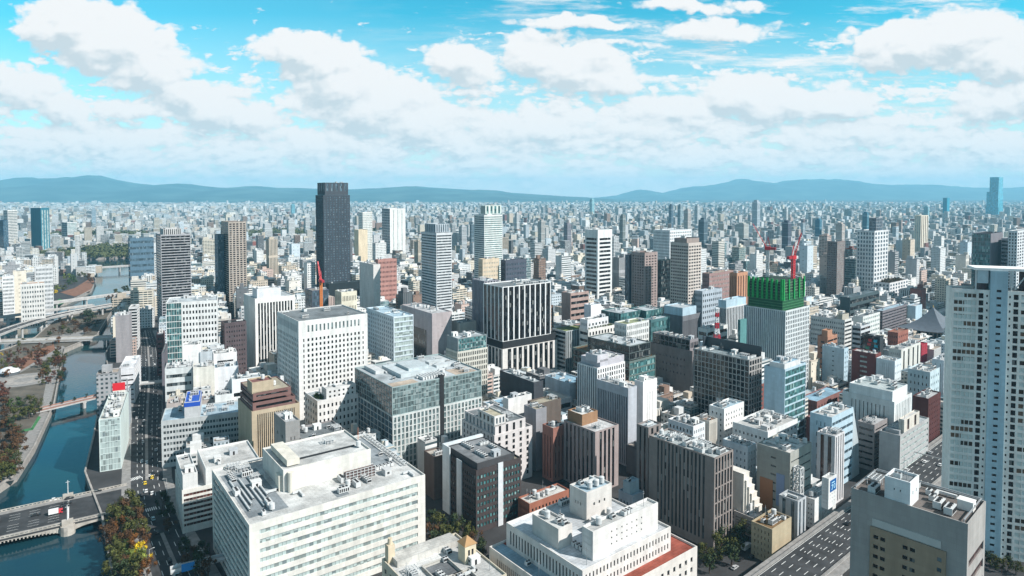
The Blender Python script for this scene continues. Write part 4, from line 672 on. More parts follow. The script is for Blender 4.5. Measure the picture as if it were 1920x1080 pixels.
('apartment_block','building','beige apartment block with stepped rooftop below orange-brown one',263.8,548,49.8,[([0.0,0.0,9,10.4,0,18.1],(0.38,0.33,0.28),'N','G6,7,.6,.4,.6,2,1,k',None,(0.5,0.51,0.52),3,None,None)],{}),
('office_building','building','narrow pale green glass building standing at river edge beside the road',-266.0,417,64,[([0.0,0.0,12.1,60,0,34.2],(0.58,0.66,0.64),'C8,9,.5,p','B9,.5,.5,1,1,d','S20,.4,.5,1,1,d',(0.62,0.62,0.58),16,None,None)],{'key': 'riverglass'}),
('office_building','building','building with red and white billboard on its roof beside river',-301.9,487,64,[([0.0,0.0,11.8,26,0,25.6],(0.36,0.4,0.43),'N','B7,.5,1,1,1,d','B8,.4,1,1,1,d',(0.46,0.5,0.52),3,None,None)],{'key': 'billboard','bill': 1}),
('office_building','building','white flat-roofed riverside block behind the red and white billboard',-334.9,553,66,[([0.0,0.0,11.9,48,0,30.3],(0.7,0.7,0.72),'B6,.3,1,4,1,k','B8,.5,.6,1,1,k','B8,.4,1,1,1,p',(0.78,0.78,0.8),3,None,None)],{}),
('office_building','building','mauve and grey blank riverside block with reddish flank',-420.0,690,66,[([0.0,0.0,12.8,22,0,50.2],(0.33,0.31,0.32),'S2,.1,6,3,1,p','N','N',(0.5,0.51,0.52),3,None,None)],{}),
('apartment_block','building','white balcony block behind the mauve riverside block',-438.0,745,66,[([0.0,0.0,8.5,24,0,49.1],(0.66,0.66,0.66),'B14,.6,.3,1,1,k',None,'B14,.5,.3,1,1,k',(0.6,0.6,0.585),2,None,None)],{}),
('apartment_block','building','dark red and grey block across the road from mauve riverside block',-349.6,640,66,[([0.0,0.0,6.0,20,0,40.7],(0.18,0.09,0.09),'B8,.4,1,2,1,k','P5,8,.4,.4,1,2,1,k',None,(0.5,0.51,0.52),3,None,None)],{}),
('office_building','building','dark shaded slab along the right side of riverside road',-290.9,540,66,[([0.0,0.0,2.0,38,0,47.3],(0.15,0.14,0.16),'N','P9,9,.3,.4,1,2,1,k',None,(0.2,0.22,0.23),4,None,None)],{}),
('apartment_block','building','white apartment block with window grid at far left edge of frame',-706.3,905,53.5,[([0.0,0.0,12.9,18,0,64.1],(0.7,0.7,0.7),'P8,12,.55,.5,.6,2,1,d',None,None,(0.6,0.6,0.585),3,None,None)],{}),
('apartment_block','building','cream slab with brown roof box on the left bank',-718.0,940,53.5,[([0.0,0.0,15.4,14,0,67.3],(0.7,0.64,0.54),'P5,10,.3,.4,6,3,1,k',None,None,(0.17,0.125,0.11),2,None,None)],{}),
('apartment_block','building','large white apartment block with orange-brown top storey on left bank',-647.6,860,53.5,[([0.0,0.0,26.3,20,0,60.0],(0.62,0.61,0.59),'P9,9,.5,.45,1,2,1,d',None,None,(0.42,0.24,0.15),3,None,None)],{}),
('apartment_block','building','white stepped apartment block nearest the green peninsula',-700.2,960,53.5,[([0.0,0.0,21.2,18,0,72.0],(0.6,0.61,0.62),'G12,11,.5,.5,.6,2,1,d',None,None,(0.6,0.6,0.585),6,None,None)],{}),
('office_building','building','teal glass tower with white strip far at left',-1365.7,1900,25,[([0.0,0.0,23.3,49.2,0,136.8],(0.03,0.16,0.22),'S3,.5,1,6,1,p','N',None,(0.07,0.16,0.17),1,None,None)],{'key': 'leftteal'}),
('office_building','building','pale ribbed tower beside dark blue glass one at far left',-1538.6,2000,25,[([0.0,0.0,26.5,22.5,0,128.0],(0.6,0.6,0.58),'B26,.45,.5,3,1,d','B26,.45,.5,3,1,b',None,(0.5,0.51,0.52),1,None,None)],{}),
('office_building','building','dark blue glass tower cut by left frame edge',-1436.1,1850,25,[([0.0,0.0,12.1,31.4,0,103.3],(0.02,0.09,0.17),'C5,18,.4,b',None,None,(0.07,0.16,0.17),0,None,None)],{}),
('office_building','building','dark-sided office with pale striped front far left behind teal tower',-1493.2,2200,25,[([0.0,0.0,31.5,32.0,0,81.6],(0.58,0.6,0.6),'B18,.45,.5,2,1,t','C6,12,.4,b',None,(0.5,0.51,0.52),1,None,None)],{}),
('office_building','building','dark blue waterfront building with striped flank by the far bridge',-730.0,1250,53.5,[([0.0,0.0,40.6,24.5,0,93.5],(0.1,0.17,0.23),'B8,.4,.5,2,1,b',None,None,(0.03,0.05,0.055),2,None,None)],{}),
('apartment_block','building','white tower with stepped cream annex right of the tallest black tower',-341.6,1500,53.5,[([0.0,0.0,23.6,24.0,0,136.1],(0.68,0.66,0.63),'B34,.4,.5,2,1,p',None,None,(0.6,0.6,0.585),1,None,None),([-28.4,-41.2,21.5,23.5,0,98.6],(0.66,0.55,0.4),'N',None,None,(0.4,0.36,0.28),1,None,None)],{'key': 'creamannex'}),
('office_building','building','broad white tower with blue-grey glazed side behind silver residential tower',-316.6,1700,53.5,[([0.0,0.0,44.5,47.6,0,139.9],(0.7,0.69,0.67),'S3,.15,4,4,3,p','C6,20,.4,b',None,(0.46,0.5,0.52),2,None,None)],{'key': 'broadwhite'}),
('skyscraper','tower','pale cyan stepped skyscraper tallest on horizon at far right',3485.4,4700,49.8,[([0.0,0.0,122.5,76.7,0,75],(0.2,0.52,0.62),'C8,12,.4,c','C8,12,.4,c',None,(0.07,0.16,0.17),0,None,None),([0.5,2.9,121.5,70.2,74,187.6],(0.2,0.52,0.62),'C8,12,.4,c','C8,12,.4,c',None,(0.07,0.16,0.17),0,'middle_tier',None),([5.5,3.2,108.8,54.0,187,294.5],(0.2,0.52,0.62),'C7,12,.4,c','C7,12,.4,c',None,(0.07,0.16,0.17),0,'upper_tier',None)],{'key': 'skyscraper'}),
('skyscraper','tower','slim blue tower left of the tallest horizon skyscraper',2851.5,4300,49.8,[([0.0,0.0,52.4,24.4,0,148.6],(0.03,0.25,0.36),'N',None,None,(0.07,0.16,0.17),0,None,None)],{})]

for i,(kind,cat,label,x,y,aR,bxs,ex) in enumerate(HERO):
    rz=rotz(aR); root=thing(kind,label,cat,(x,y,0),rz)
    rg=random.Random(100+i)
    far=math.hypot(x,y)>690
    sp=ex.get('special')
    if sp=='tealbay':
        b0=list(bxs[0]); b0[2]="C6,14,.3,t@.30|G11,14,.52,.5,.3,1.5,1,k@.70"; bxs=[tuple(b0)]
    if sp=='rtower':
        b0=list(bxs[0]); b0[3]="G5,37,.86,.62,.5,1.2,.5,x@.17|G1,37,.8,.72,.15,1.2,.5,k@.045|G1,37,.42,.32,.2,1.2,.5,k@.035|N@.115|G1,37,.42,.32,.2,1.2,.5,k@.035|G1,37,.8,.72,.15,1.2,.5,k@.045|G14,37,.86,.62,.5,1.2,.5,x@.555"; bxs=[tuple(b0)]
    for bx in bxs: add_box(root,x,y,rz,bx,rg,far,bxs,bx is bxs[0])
    HERO_ROOT[ex.get('key',str(i))]=(root,bxs)
# fills ------------------------------------------------------------
FCOL=[(0.66, 0.66, 0.65), (0.62, 0.635, 0.64), (0.52, 0.53, 0.54), (0.66, 0.6, 0.5), (0.5, 0.57, 0.62), (0.5, 0.43, 0.35), (0.24, 0.16, 0.125), (0.13, 0.135, 0.145), (0.34, 0.34, 0.35), (0.22, 0.075, 0.06), (0.63, 0.6, 0.55), (0.55, 0.42, 0.37)]
FILL=[
(-326.5,510.3,65.0,15.1,15.1,37.8,8,0,397,'grey mid-rise office block with square windows, left of the teal-bayed corner office','office block'),
(-55.2,411.4,51.0,8.8,9.6,21.9,0,1,335,'white low office block with ribbon windows, right of the grey two-tier glass office','office block'),
(-514.3,879.5,65.0,26.6,15.6,48.5,3,3,59,'cream tall apartment block with balcony bands, left of the striped riverside tower','apartment block'),
(-462.0,1242.0,51.0,17.3,14.1,92.0,5,2,982,'beige tall office block with vertical window slots, behind the brown and cream tower','office block'),
(535.2,1185.5,51.0,22.0,14.3,84.7,4,6,670,'pale blue tall office block with few windows, behind the dark brown right-hand tower','office block'),
(164.3,1003.6,51.0,24.1,15.8,80.7,8,2,286,'grey tall office block with vertical window slots, right of the white black-banded tower','office block'),
(419.4,1328.5,51.0,21.0,15.7,82.1,10,1,348,'off-white tall office block with ribbon windows, behind the wide white grid tower','office block'),
(83.3,405.2,51.0,13.8,15.2,18.4,7,3,727,'dark grey low apartment block with balcony bands, in front of the dark green glass building','apartment block'),
(767.4,1172.1,51.0,26.3,14.8,81.4,1,4,66,'white tall apartment block with dense small windows, behind the dark teal grey-flanked block, leftmost','apartment block'),
(84.7,1116.7,51.0,22.3,15.2,72.2,1,1,276,'white tall office block with ribbon windows, behind the white black-banded tower','office block'),
(655.5,987.0,51.0,20.2,14.4,50.6,3,0,485,'cream tall office block with square windows, left of the dark teal grey-flanked block','office block'),
(-315.2,1005.8,51.0,13.1,14.3,72.6,0,0,698,'white tall office block with square windows, left of the tallest black tower','office block'),
(-498.2,866.6,65.0,19.5,16.3,24.7,0,0,420,'white mid-rise office block with square windows, behind the teal-bayed corner office','office block'),
(555.3,1059.6,51.0,16.0,17.2,73.4,0,5,861,'white tall office block with glass curtain front, right of the dark brown right-hand tower','office block'),
(273.7,594.8,51.0,16.6,13.5,26.2,3,6,834,'cream mid-rise office block with few windows, right of the green-netted construction tower','office block'),
(683.9,1104.6,51.0,12.4,17.3,68.5,2,4,313,'light grey tall flats with small windows, right of the white grid tower with low wing','apartment block'),
(41.8,1022.7,51.0,14.8,12.8,77.4,6,0,963,'brown tall office block with square windows, left of the white black-banded tower','office block'),
(640.2,1093.0,51.0,14.6,13.6,81.8,8,1,746,'grey tall office block with ribbon windows, right of the white grid tower with low wing','office block'),
(125.3,356.3,51.0,10.6,10.3,12.5,2,0,552,'light grey low office block with square windows, in front of the teal-fronted blue building','office block'),
(831.5,1366.2,51.0,24.5,15.3,82.9,5,6,93,'beige tall office block with few windows, in front of the slender cream tower','office block'),
(416.9,947.5,51.0,18.7,15.1,50.5,0,0,962,'white tall office block with square windows, left of the dark brown right-hand tower, leftmost','office block'),
(-288.4,1382.6,51.0,25.3,14.2,74.8,0,0,389,'white tall office block with square windows, behind the red brick office','office block'),
(119.0,469.5,51.0,17.0,13.5,18.0,1,0,756,'white low office block with square windows, right of the dark green glass building','office block'),
(422.0,1129.3,51.0,20.5,12.8,75.2,0,4,499,'white tall apartment block with dense small windows, behind the right brown-white tower of the pair','apartment block'),
(107.4,483.9,51.0,24.5,17.1,18.5,10,2,6,'off-white low office block with vertical window slots, right of the dark green glass building','office block'),
(-141.8,850.2,51.0,13.7,13.3,50.8,7,2,765,'dark grey tall office block with vertical window slots, right of the red brick office','office block'),
(-15.4,538.3,51.0,17.3,16.2,29.2,0,3,714,'white mid-rise apartment block with balcony bands, left of the black white-finned tower','apartment block'),
(580.9,926.6,51.0,18.2,14.4,43.7,9,6,761,'dark red tall office block with few windows, behind the temple roof','office block'),
(816.8,1176.8,51.0,17.4,16.1,68.6,10,2,425,'off-white tall office block with vertical window slots, behind the dark teal grey-flanked block','office block'),
(-359.1,850.4,65.0,15.0,16.7,55.4,7,6,231,'dark grey tall office block with few windows, behind the black-striped white-framed office','office block'),
(465.9,1342.3,51.0,24.1,16.6,69.0,3,5,143,'cream tall office block with glass curtain front, behind the wide white grid tower','office block'),
(299.5,793.3,51.0,26.4,16.9,55.5,2,0,58,'light grey tall office block with square windows, behind the green-netted construction tower','office block'),
(-439.8,711.3,65.0,24.5,14.7,18.1,11,3,745,'pinkish beige low apartment block with balcony bands, behind the teal-bayed corner office','apartment block'),
(-548.2,894.1,65.0,25.9,16.5,36.2,5,3,550,'beige mid-rise apartment block with balcony bands, left of the striped riverside tower','apartment block'),
(-681.6,1441.0,65.0,25.4,17.3,77.2,3,3,701,'cream tall apartment block with balcony bands, behind the brown and cream tower','apartment block'),
(429.1,661.4,51.0,25.0,15.0,20.8,0,2,405,'white low office block with vertical window slots, left of the temple roof','office block'),
(639.9,1329.5,51.0,18.2,16.5,93.6,11,3,761,'pinkish beige tall apartment block with balcony bands, behind the dark brown right-hand tower','apartment block'),
(22.8,533.8,51.0,16.5,17.5,29.4,7,0,552,'dark grey mid-rise office block with square windows, right of the black white-finned tower','office block'),
(-201.0,396.2,65.0,15.3,13.3,19.2,0,3,407,'white low apartment block with balcony bands, behind the cream ribbon-window office','apartment block'),
(49.6,1419.6,51.0,21.0,15.6,71.8,2,1,14,'light grey tall office block with ribbon windows, behind the white and green tower','office block'),
(-208.1,413.3,65.0,13.5,8.9,19.4,0,0,341,'white low office block with square windows, left of the tall white square-windowed office','office block'),
(-213.0,555.8,51.0,19.3,17.1,26.9,10,4,750,'off-white mid-rise apartment block with dense small windows, left of the tall white square-windowed office','apartment block'),
(-184.8,1288.9,51.0,13.2,15.3,84.2,5,2,252,'beige tall office block with vertical window slots, behind the silver curved-crown tower','office block'),
(483.8,1025.5,51.0,26.8,14.7,45.4,0,6,414,'white tall office block with few windows, left of the dark brown right-hand tower','office block'),
(-607.0,1039.4,65.0,22.4,14.4,41.3,10,1,717,'off-white tall office block with ribbon windows, behind the striped riverside tower','office block'),
(505.5,1043.1,51.0,17.7,15.2,78.5,11,6,196,'pinkish beige tall office block with few windows, left of the dark brown right-hand tower','office block'),
(-76.5,903.1,51.0,17.8,14.6,47.1,3,3,319,'cream tall apartment block with balcony bands, behind the silver curved-crown tower, second from left','apartment block'),
(74.2,1344.9,51.0,20.9,16.4,64.7,2,4,830,'light grey tall apartment block with dense small windows, behind the white black-banded tower','apartment block'),
(973.1,1397.9,51.0,24.5,13.9,75.4,4,6,297,'pale blue tall office block with few windows, behind the dark teal grey-flanked block','office block'),
(115.9,526.2,51.0,23.4,13.9,14.2,6,4,583,'brown low apartment block with dense small windows, right of the dark green glass building','apartment block'),
(-321.4,941.6,51.0,16.0,12.8,53.6,10,6,468,'off-white tall office block with few windows, behind the navy curved-front office','office block'),
(50.1,828.0,51.0,17.1,15.1,51.3,4,0,981,'pale blue tall office block with square windows, left of the cream-banded brown block','office block'),
(-94.9,414.7,51.0,11.9,8.0,24.4,1,4,143,'white mid-rise apartment block with dense small windows, left of the grey two-tier glass office','apartment block'),
(366.2,811.9,51.0,13.5,13.5,50.9,4,6,951,'pale blue tall office block with few windows, behind the long white banded building','office block'),
(560.9,910.4,51.0,24.2,15.8,32.7,1,1,634,'white mid-rise office block with ribbon windows, left of the temple roof','office block'),
(-382.0,951.7,51.0,25.7,13.4,51.7,5,0,191,'beige tall office block with square windows, right of the brown and cream tower','office block'),
(305.8,1058.9,51.0,15.3,16.3,89.5,1,0,637,'white tall office block with square windows, right of the wide white grid tower','office block'),
(-186.0,403.2,65.0,9.0,8.5,25.0,4,4,745,'pale blue flats with small windows, in front of the tall white office','apartment block'),
(133.0,480.8,51.0,8.9,10.2,21.5,10,5,750,'off-white low office block with glass curtain front, left of the black grid office','office block'),
(-495.9,1040.4,65.0,18.8,15.3,43.6,3,0,155,'cream tall office block with square windows, behind the striped riverside tower','office block'),
(-154.0,1018.0,51.0,16.2,15.5,42.2,3,3,771,'cream tall apartment block with balcony bands, behind the silver curved-crown tower, leftmost','apartment block'),
(500.0,955.6,51.0,22.7,14.5,41.5,2,2,883,'light grey tall office block with vertical window slots, right of the dark brown right-hand tower','office block'),
(288.3,571.2,51.0,16.1,14.6,11.5,10,1,893,'off-white low office block with ribbon windows, left of the dark red balcony block','office block'),
(18.4,1003.8,51.0,14.0,15.1,81.0,1,5,671,'white tall office block with glass curtain front, right of the white and green tower','office block'),
(700.5,1118.0,51.0,25.2,14.1,47.4,11,0,322,'pinkish beige tall with windows, right of the white grid tower with low wing','office block'),
(-959.6,1230.2,65.0,24.0,15.0,44.0,8,4,770,'grey tall apartment block with dense small windows, in front of the far left teal tower','apartment block'),
(337.4,883.2,51.0,15.9,13.0,55.0,0,0,335,'white tall office block with square windows, behind the right brown-white tower of the pair','office block'),
(-42.6,421.6,51.0,9.6,9.5,14.6,1,4,553,'white low apartment block with dense small windows, right of the grey two-tier glass office','apartment block'),
(-521.6,1336.0,51.0,13.8,17.5,62.6,0,4,349,'white tall apartment block with dense small windows, behind the brown and cream tower','apartment block'),
(853.1,1300.7,51.0,15.4,13.4,94.3,0,4,188,'white tall apartment block with dense small windows, in front of the slender cream tower','apartment block'),
(-244.4,497.8,65.0,12.2,7.8,29.0,0,0,276,'white mid-rise office block with square windows, right of the teal-bayed corner office','office block'),
(453.2,976.9,51.0,14.0,13.4,38.3,10,0,579,'off-white tall office block with square windows, left of the dark brown right-hand tower','office block'),
(213.4,1374.6,51.0,16.4,15.5,89.4,2,3,220,'light grey tall apartment block with balcony bands, behind the white black-banded tower','apartment block'),
(-61.8,796.7,51.0,11.7,15.0,44.0,11,0,701,'pinkish beige tall office block with square windows, behind the mauve windowless building','office block'),
(-427.1,1211.2,51.0,26.9,17.1,45.1,5,0,964,'beige tall office block with square windows, behind the brown and cream tower','office block'),
(-98.4,1205.2,51.0,27.0,17.3,47.4,1,0,331,'white tall office block with square windows, behind the silver curved-crown tower','office block'),
(-23.4,531.7,51.0,9.6,8.2,31.0,11,3,507,'pinkish beige mid-rise apartment block with balcony bands, left of the black white-finned tower','apartment block'),
(419.0,1008.4,51.0,20.8,16.5,41.9,1,1,860,'white tall office block with ribbon windows, left of the dark brown right-hand tower','office block'),
(602.7,1157.2,51.0,17.6,12.7,81.7,9,5,204,'dark red tall office block with glass curtain front, right of the dark brown right-hand tower','office block'),
(410.5,1202.9,51.0,26.7,13.8,49.4,8,3,790,'grey tall apartment block with balcony bands, behind the right brown-white tower of the pair','apartment block'),
(145.1,514.4,51.0,14.1,17.3,14.4,5,0,90,'beige low office block with square windows, left of the black grid office','office block'),
(-338.9,986.6,51.0,21.5,12.6,54.5,0,4,911,'white tall apartment block with dense small windows, behind the navy curved-front office','apartment block'),
(841.4,1409.7,51.0,17.9,13.5,78.4,4,2,284,'pale blue tall with window slots, behind the white grid tower with low wing','office block'),
(772.9,1117.5,51.0,17.9,15.9,42.6,0,4,793,'white tall flats with small windows, behind the dark teal grey-flanked block, second from left','apartment block'),
(355.2,779.2,51.0,23.5,16.6,43.2,5,0,119,'beige tall office block with square windows, left of the long white banded building','office block'),
(343.7,947.4,51.0,21.6,15.8,54.1,8,6,721,'grey tall office block with few windows, behind the right brown-white tower of the pair','office block'),
(449.6,914.8,51.0,24.8,17.5,19.6,1,1,310,'white low office block with ribbon windows, behind the long white banded building','office block'),
(613.1,952.6,51.0,24.6,13.8,18.4,1,2,834,'white low office block with vertical window slots, behind the temple roof','office block'),
(-917.8,1280.1,65.0,22.1,12.7,35.5,0,0,988,'white mid-rise office block with square windows, in front of the far left teal tower','office block'),
(-228.9,625.9,51.0,17.0,15.7,24.7,3,4,114,'cream mid-rise apartment block with dense small windows, behind the tall white square-windowed office','apartment block'),
(217.5,632.3,51.0,10.4,8.6,40.3,0,1,985,'white tall office block with ribbon windows, right of the lattice mast','office block'),
(138.0,923.0,51.0,13.2,16.5,34.1,10,6,593,'off-white mid-rise office block with few windows, behind the left brown tower of the pair','office block'),
(207.8,541.4,51.0,16.2,14.6,39.6,0,1,865,'white tall office block with ribbon windows, behind the black grid office','office block'),
(150.2,873.7,51.0,19.8,15.7,42.2,2,0,245,'light grey tall with windows, left of the left brown tower','office block'),
(470.5,1014.8,51.0,16.3,15.5,41.8,4,2,792,'pale blue tall office block with vertical window slots, left of the dark brown right-hand tower','office block'),
(392.6,951.7,51.0,14.2,14.5,41.6,6,0,370,'brown tall office block with square windows, left of the dark brown right-hand tower','office block'),
(127.0,559.0,51.0,14.5,16.2,13.4,0,4,18,'white low apartment block with dense small windows, right of the dark green glass building','apartment block'),
(-459.9,1184.5,51.0,26.7,14.3,40.8,11,0,441,'pinkish beige tall office block with square windows, behind the brown and cream tower','office block'),
(-277.9,823.0,51.0,17.3,17.2,45.6,1,0,690,'white tall office block with square windows, left of the navy curved-front office','office block'),
(-130.2,859.6,51.0,16.5,17.2,46.0,6,6,57,'brown tall office block with few windows, left of the silver curved-crown tower','office block'),
(378.9,916.8,51.0,17.9,14.1,36.8,2,1,649,'light grey mid-rise office block with ribbon windows, left of the dark brown right-hand tower','office block'),
(438.0,929.2,51.0,22.5,13.6,30.2,0,1,421,'white mid-rise office block with ribbon windows, left of the dark brown right-hand tower','office block'),
(425.3,1072.7,51.0,17.7,17.3,40.8,1,3,796,'white tall apartment block with balcony bands, left of the dark brown right-hand tower','apartment block'),
(510.3,1106.2,51.0,26.2,14.1,44.0,1,0,183,'white tall with windows, left of the dark brown right-hand tower, second from left','office block'),
(135.1,541.8,51.0,13.1,16.9,10.8,0,3,730,'white low apartment block with balcony bands, right of the dark green glass building','apartment block'),
(192.8,849.1,51.0,26.4,14.0,37.8,0,4,351,'white flats with small windows, right of the left brown tower','apartment block'),
(-107.3,428.4,51.0,9.5,8.4,20.8,10,2,614,'off-white low office block with vertical window slots, left of the grey two-tier glass office','office block'),
(-46.8,773.4,51.0,14.6,15.4,43.3,0,3,93,'white tall apartment block with balcony bands, behind the mauve windowless building','apartment block'),
(141.0,1399.0,51.0,23.1,14.8,47.3,3,6,842,'cream tall office block with few windows, behind the white black-banded tower','office block'),
(158.6,569.7,51.0,11.7,10.4,10.2,8,0,708,'grey low office block with square windows, left of the lattice mast','office block'),
(595.8,974.0,51.0,23.4,16.7,35.3,0,2,859,'white with window slots, right of the white grid tower with low wing','office block'),
(-522.7,855.2,65.0,25.6,15.8,27.2,5,2,501,'beige mid-rise office block with vertical window slots, behind the teal-bayed corner office','office block'),
(-259.4,490.9,65.0,9.3,8.1,25.8,3,0,130,'cream mid-rise office block with square windows, in front of the teal-bayed corner office','office block'),
(401.5,1077.3,51.0,19.9,12.7,50.0,2,0,226,'light grey tall office block with square windows, behind the right brown-white tower of the pair','office block'),
(529.0,919.9,51.0,12.4,10.0,34.4,2,0,809,'light grey with windows, right of the white grid tower with low wing','office block'),
(29.5,716.8,51.0,22.1,13.0,54.7,6,0,592,'brown tall office block with square windows, left of the cream-banded brown block','office block'),
(-68.4,1111.0,51.0,16.9,16.8,43.9,7,0,869,'dark grey tall office block with square windows, behind the silver curved-crown tower','office block'),
(-88.9,1307.4,51.0,19.4,15.6,44.9,3,0,211,'cream tall office block with square windows, behind the white and green tower','office block'),
(490.4,1208.4,51.0,11.4,15.0,44.7,5,0,938,'beige tall office block with square windows, behind the dark brown right-hand tower','office block'),
(666.5,1090.5,51.0,21.6,14.6,38.6,0,6,189,'white tall office block with few windows, right of the white grid tower with low wing','office block'),
(-330.5,711.5,65.0,21.3,17.1,41.8,10,3,367,'off-white tall apartment block with balcony bands, behind the teal-bayed corner office','apartment block'),
(-409.7,755.6,65.0,26.6,13.3,27.7,4,4,440,'pale blue mid-rise apartment block with dense small windows, behind the teal-bayed corner office','apartment block')]
ROOFC=[(.46,.50,.52),(.55,.55,.54),(.36,.38,.39),(.60,.60,.58),(.30,.38,.42),(.42,.36,.31)]
def fill_box(mb,a,b,h,mi):
    mb.box(0,0,0,a,b,h,mi)
for i,(x,y,aR,a,b,h,c,s,seed,label,kind) in enumerate(FILL):
    rz=rotz(aR); rg=random.Random(seed*7+i)
    root=thing('apartment_block' if kind[0]=='a' else 'office_block',label,'building',(x,y,0),rz,'smaller city blocks between the landmarks')
    mb=MB(); O=[(0,0),(a,0),(a,b),(0,b)]; e=.35; I=[(e,e),(a-e,e),(a-e,b-e),(e,b-e)]
    blank=rg.choice([None,None,1,3])
    for k in range(4):
        p,q=O[k],O[(k+1)%4]; l=math.hypot(q[0]-p[0],q[1]-p[1]); u0=rg.uniform(0,30)//1
        mi=1 if k==blank or k in (1,2) and rg.random()<.5 else 0
        hh=h-1.2
        mb.face([(*p,0),(*q,0),(*q,hh),(*p,hh)],[(u0,0),(u0+l,0),(u0+l,hh),(u0,hh)],mi)
        mb.face([(*p,hh),(*q,hh),(*q,h),(*p,h)],None,1)
        j=(k+1)%4
        mb.face([(*O[k],h),(*O[j],h),(*I[j],h),(*I[k],h)],None,1); mb.face([(*I[k],h),(*I[j],h),(*I[j],h-.8),(*I[k],h-.8)],None,1)
    link('wall',mb.mesh('wall',['facade_%d_obj'%s,'wall']),root,col=FCOL[c])
    m=MB(); m.face([(*p,h-.8) for p in I]); roofo=link('roof',m.mesh('roof',['roof_felt']),root,col=rg.choice(ROOFC))
    av=[]
    if a>9 and b>8:
        pa,pb,phh=rg.uniform(.25,.5)*a,rg.uniform(.3,.55)*b,rg.uniform(2.6,5.5); px,py=rg.uniform(.6,a-pa-.6),rg.uniform(.6,b-pb-.6)
        m=MB(); m.box(px,py,h-.9,px+pa,py+pb,h+phh); link('penthouse',m.mesh('penthouse',['wall']),root,col=FCOL[c]); av=[(px,py,px+pa,py+pb)]
    clutter(roofo,e,e,a-e,b-e,h-.8,3 if y<800 else 2,rg,av)
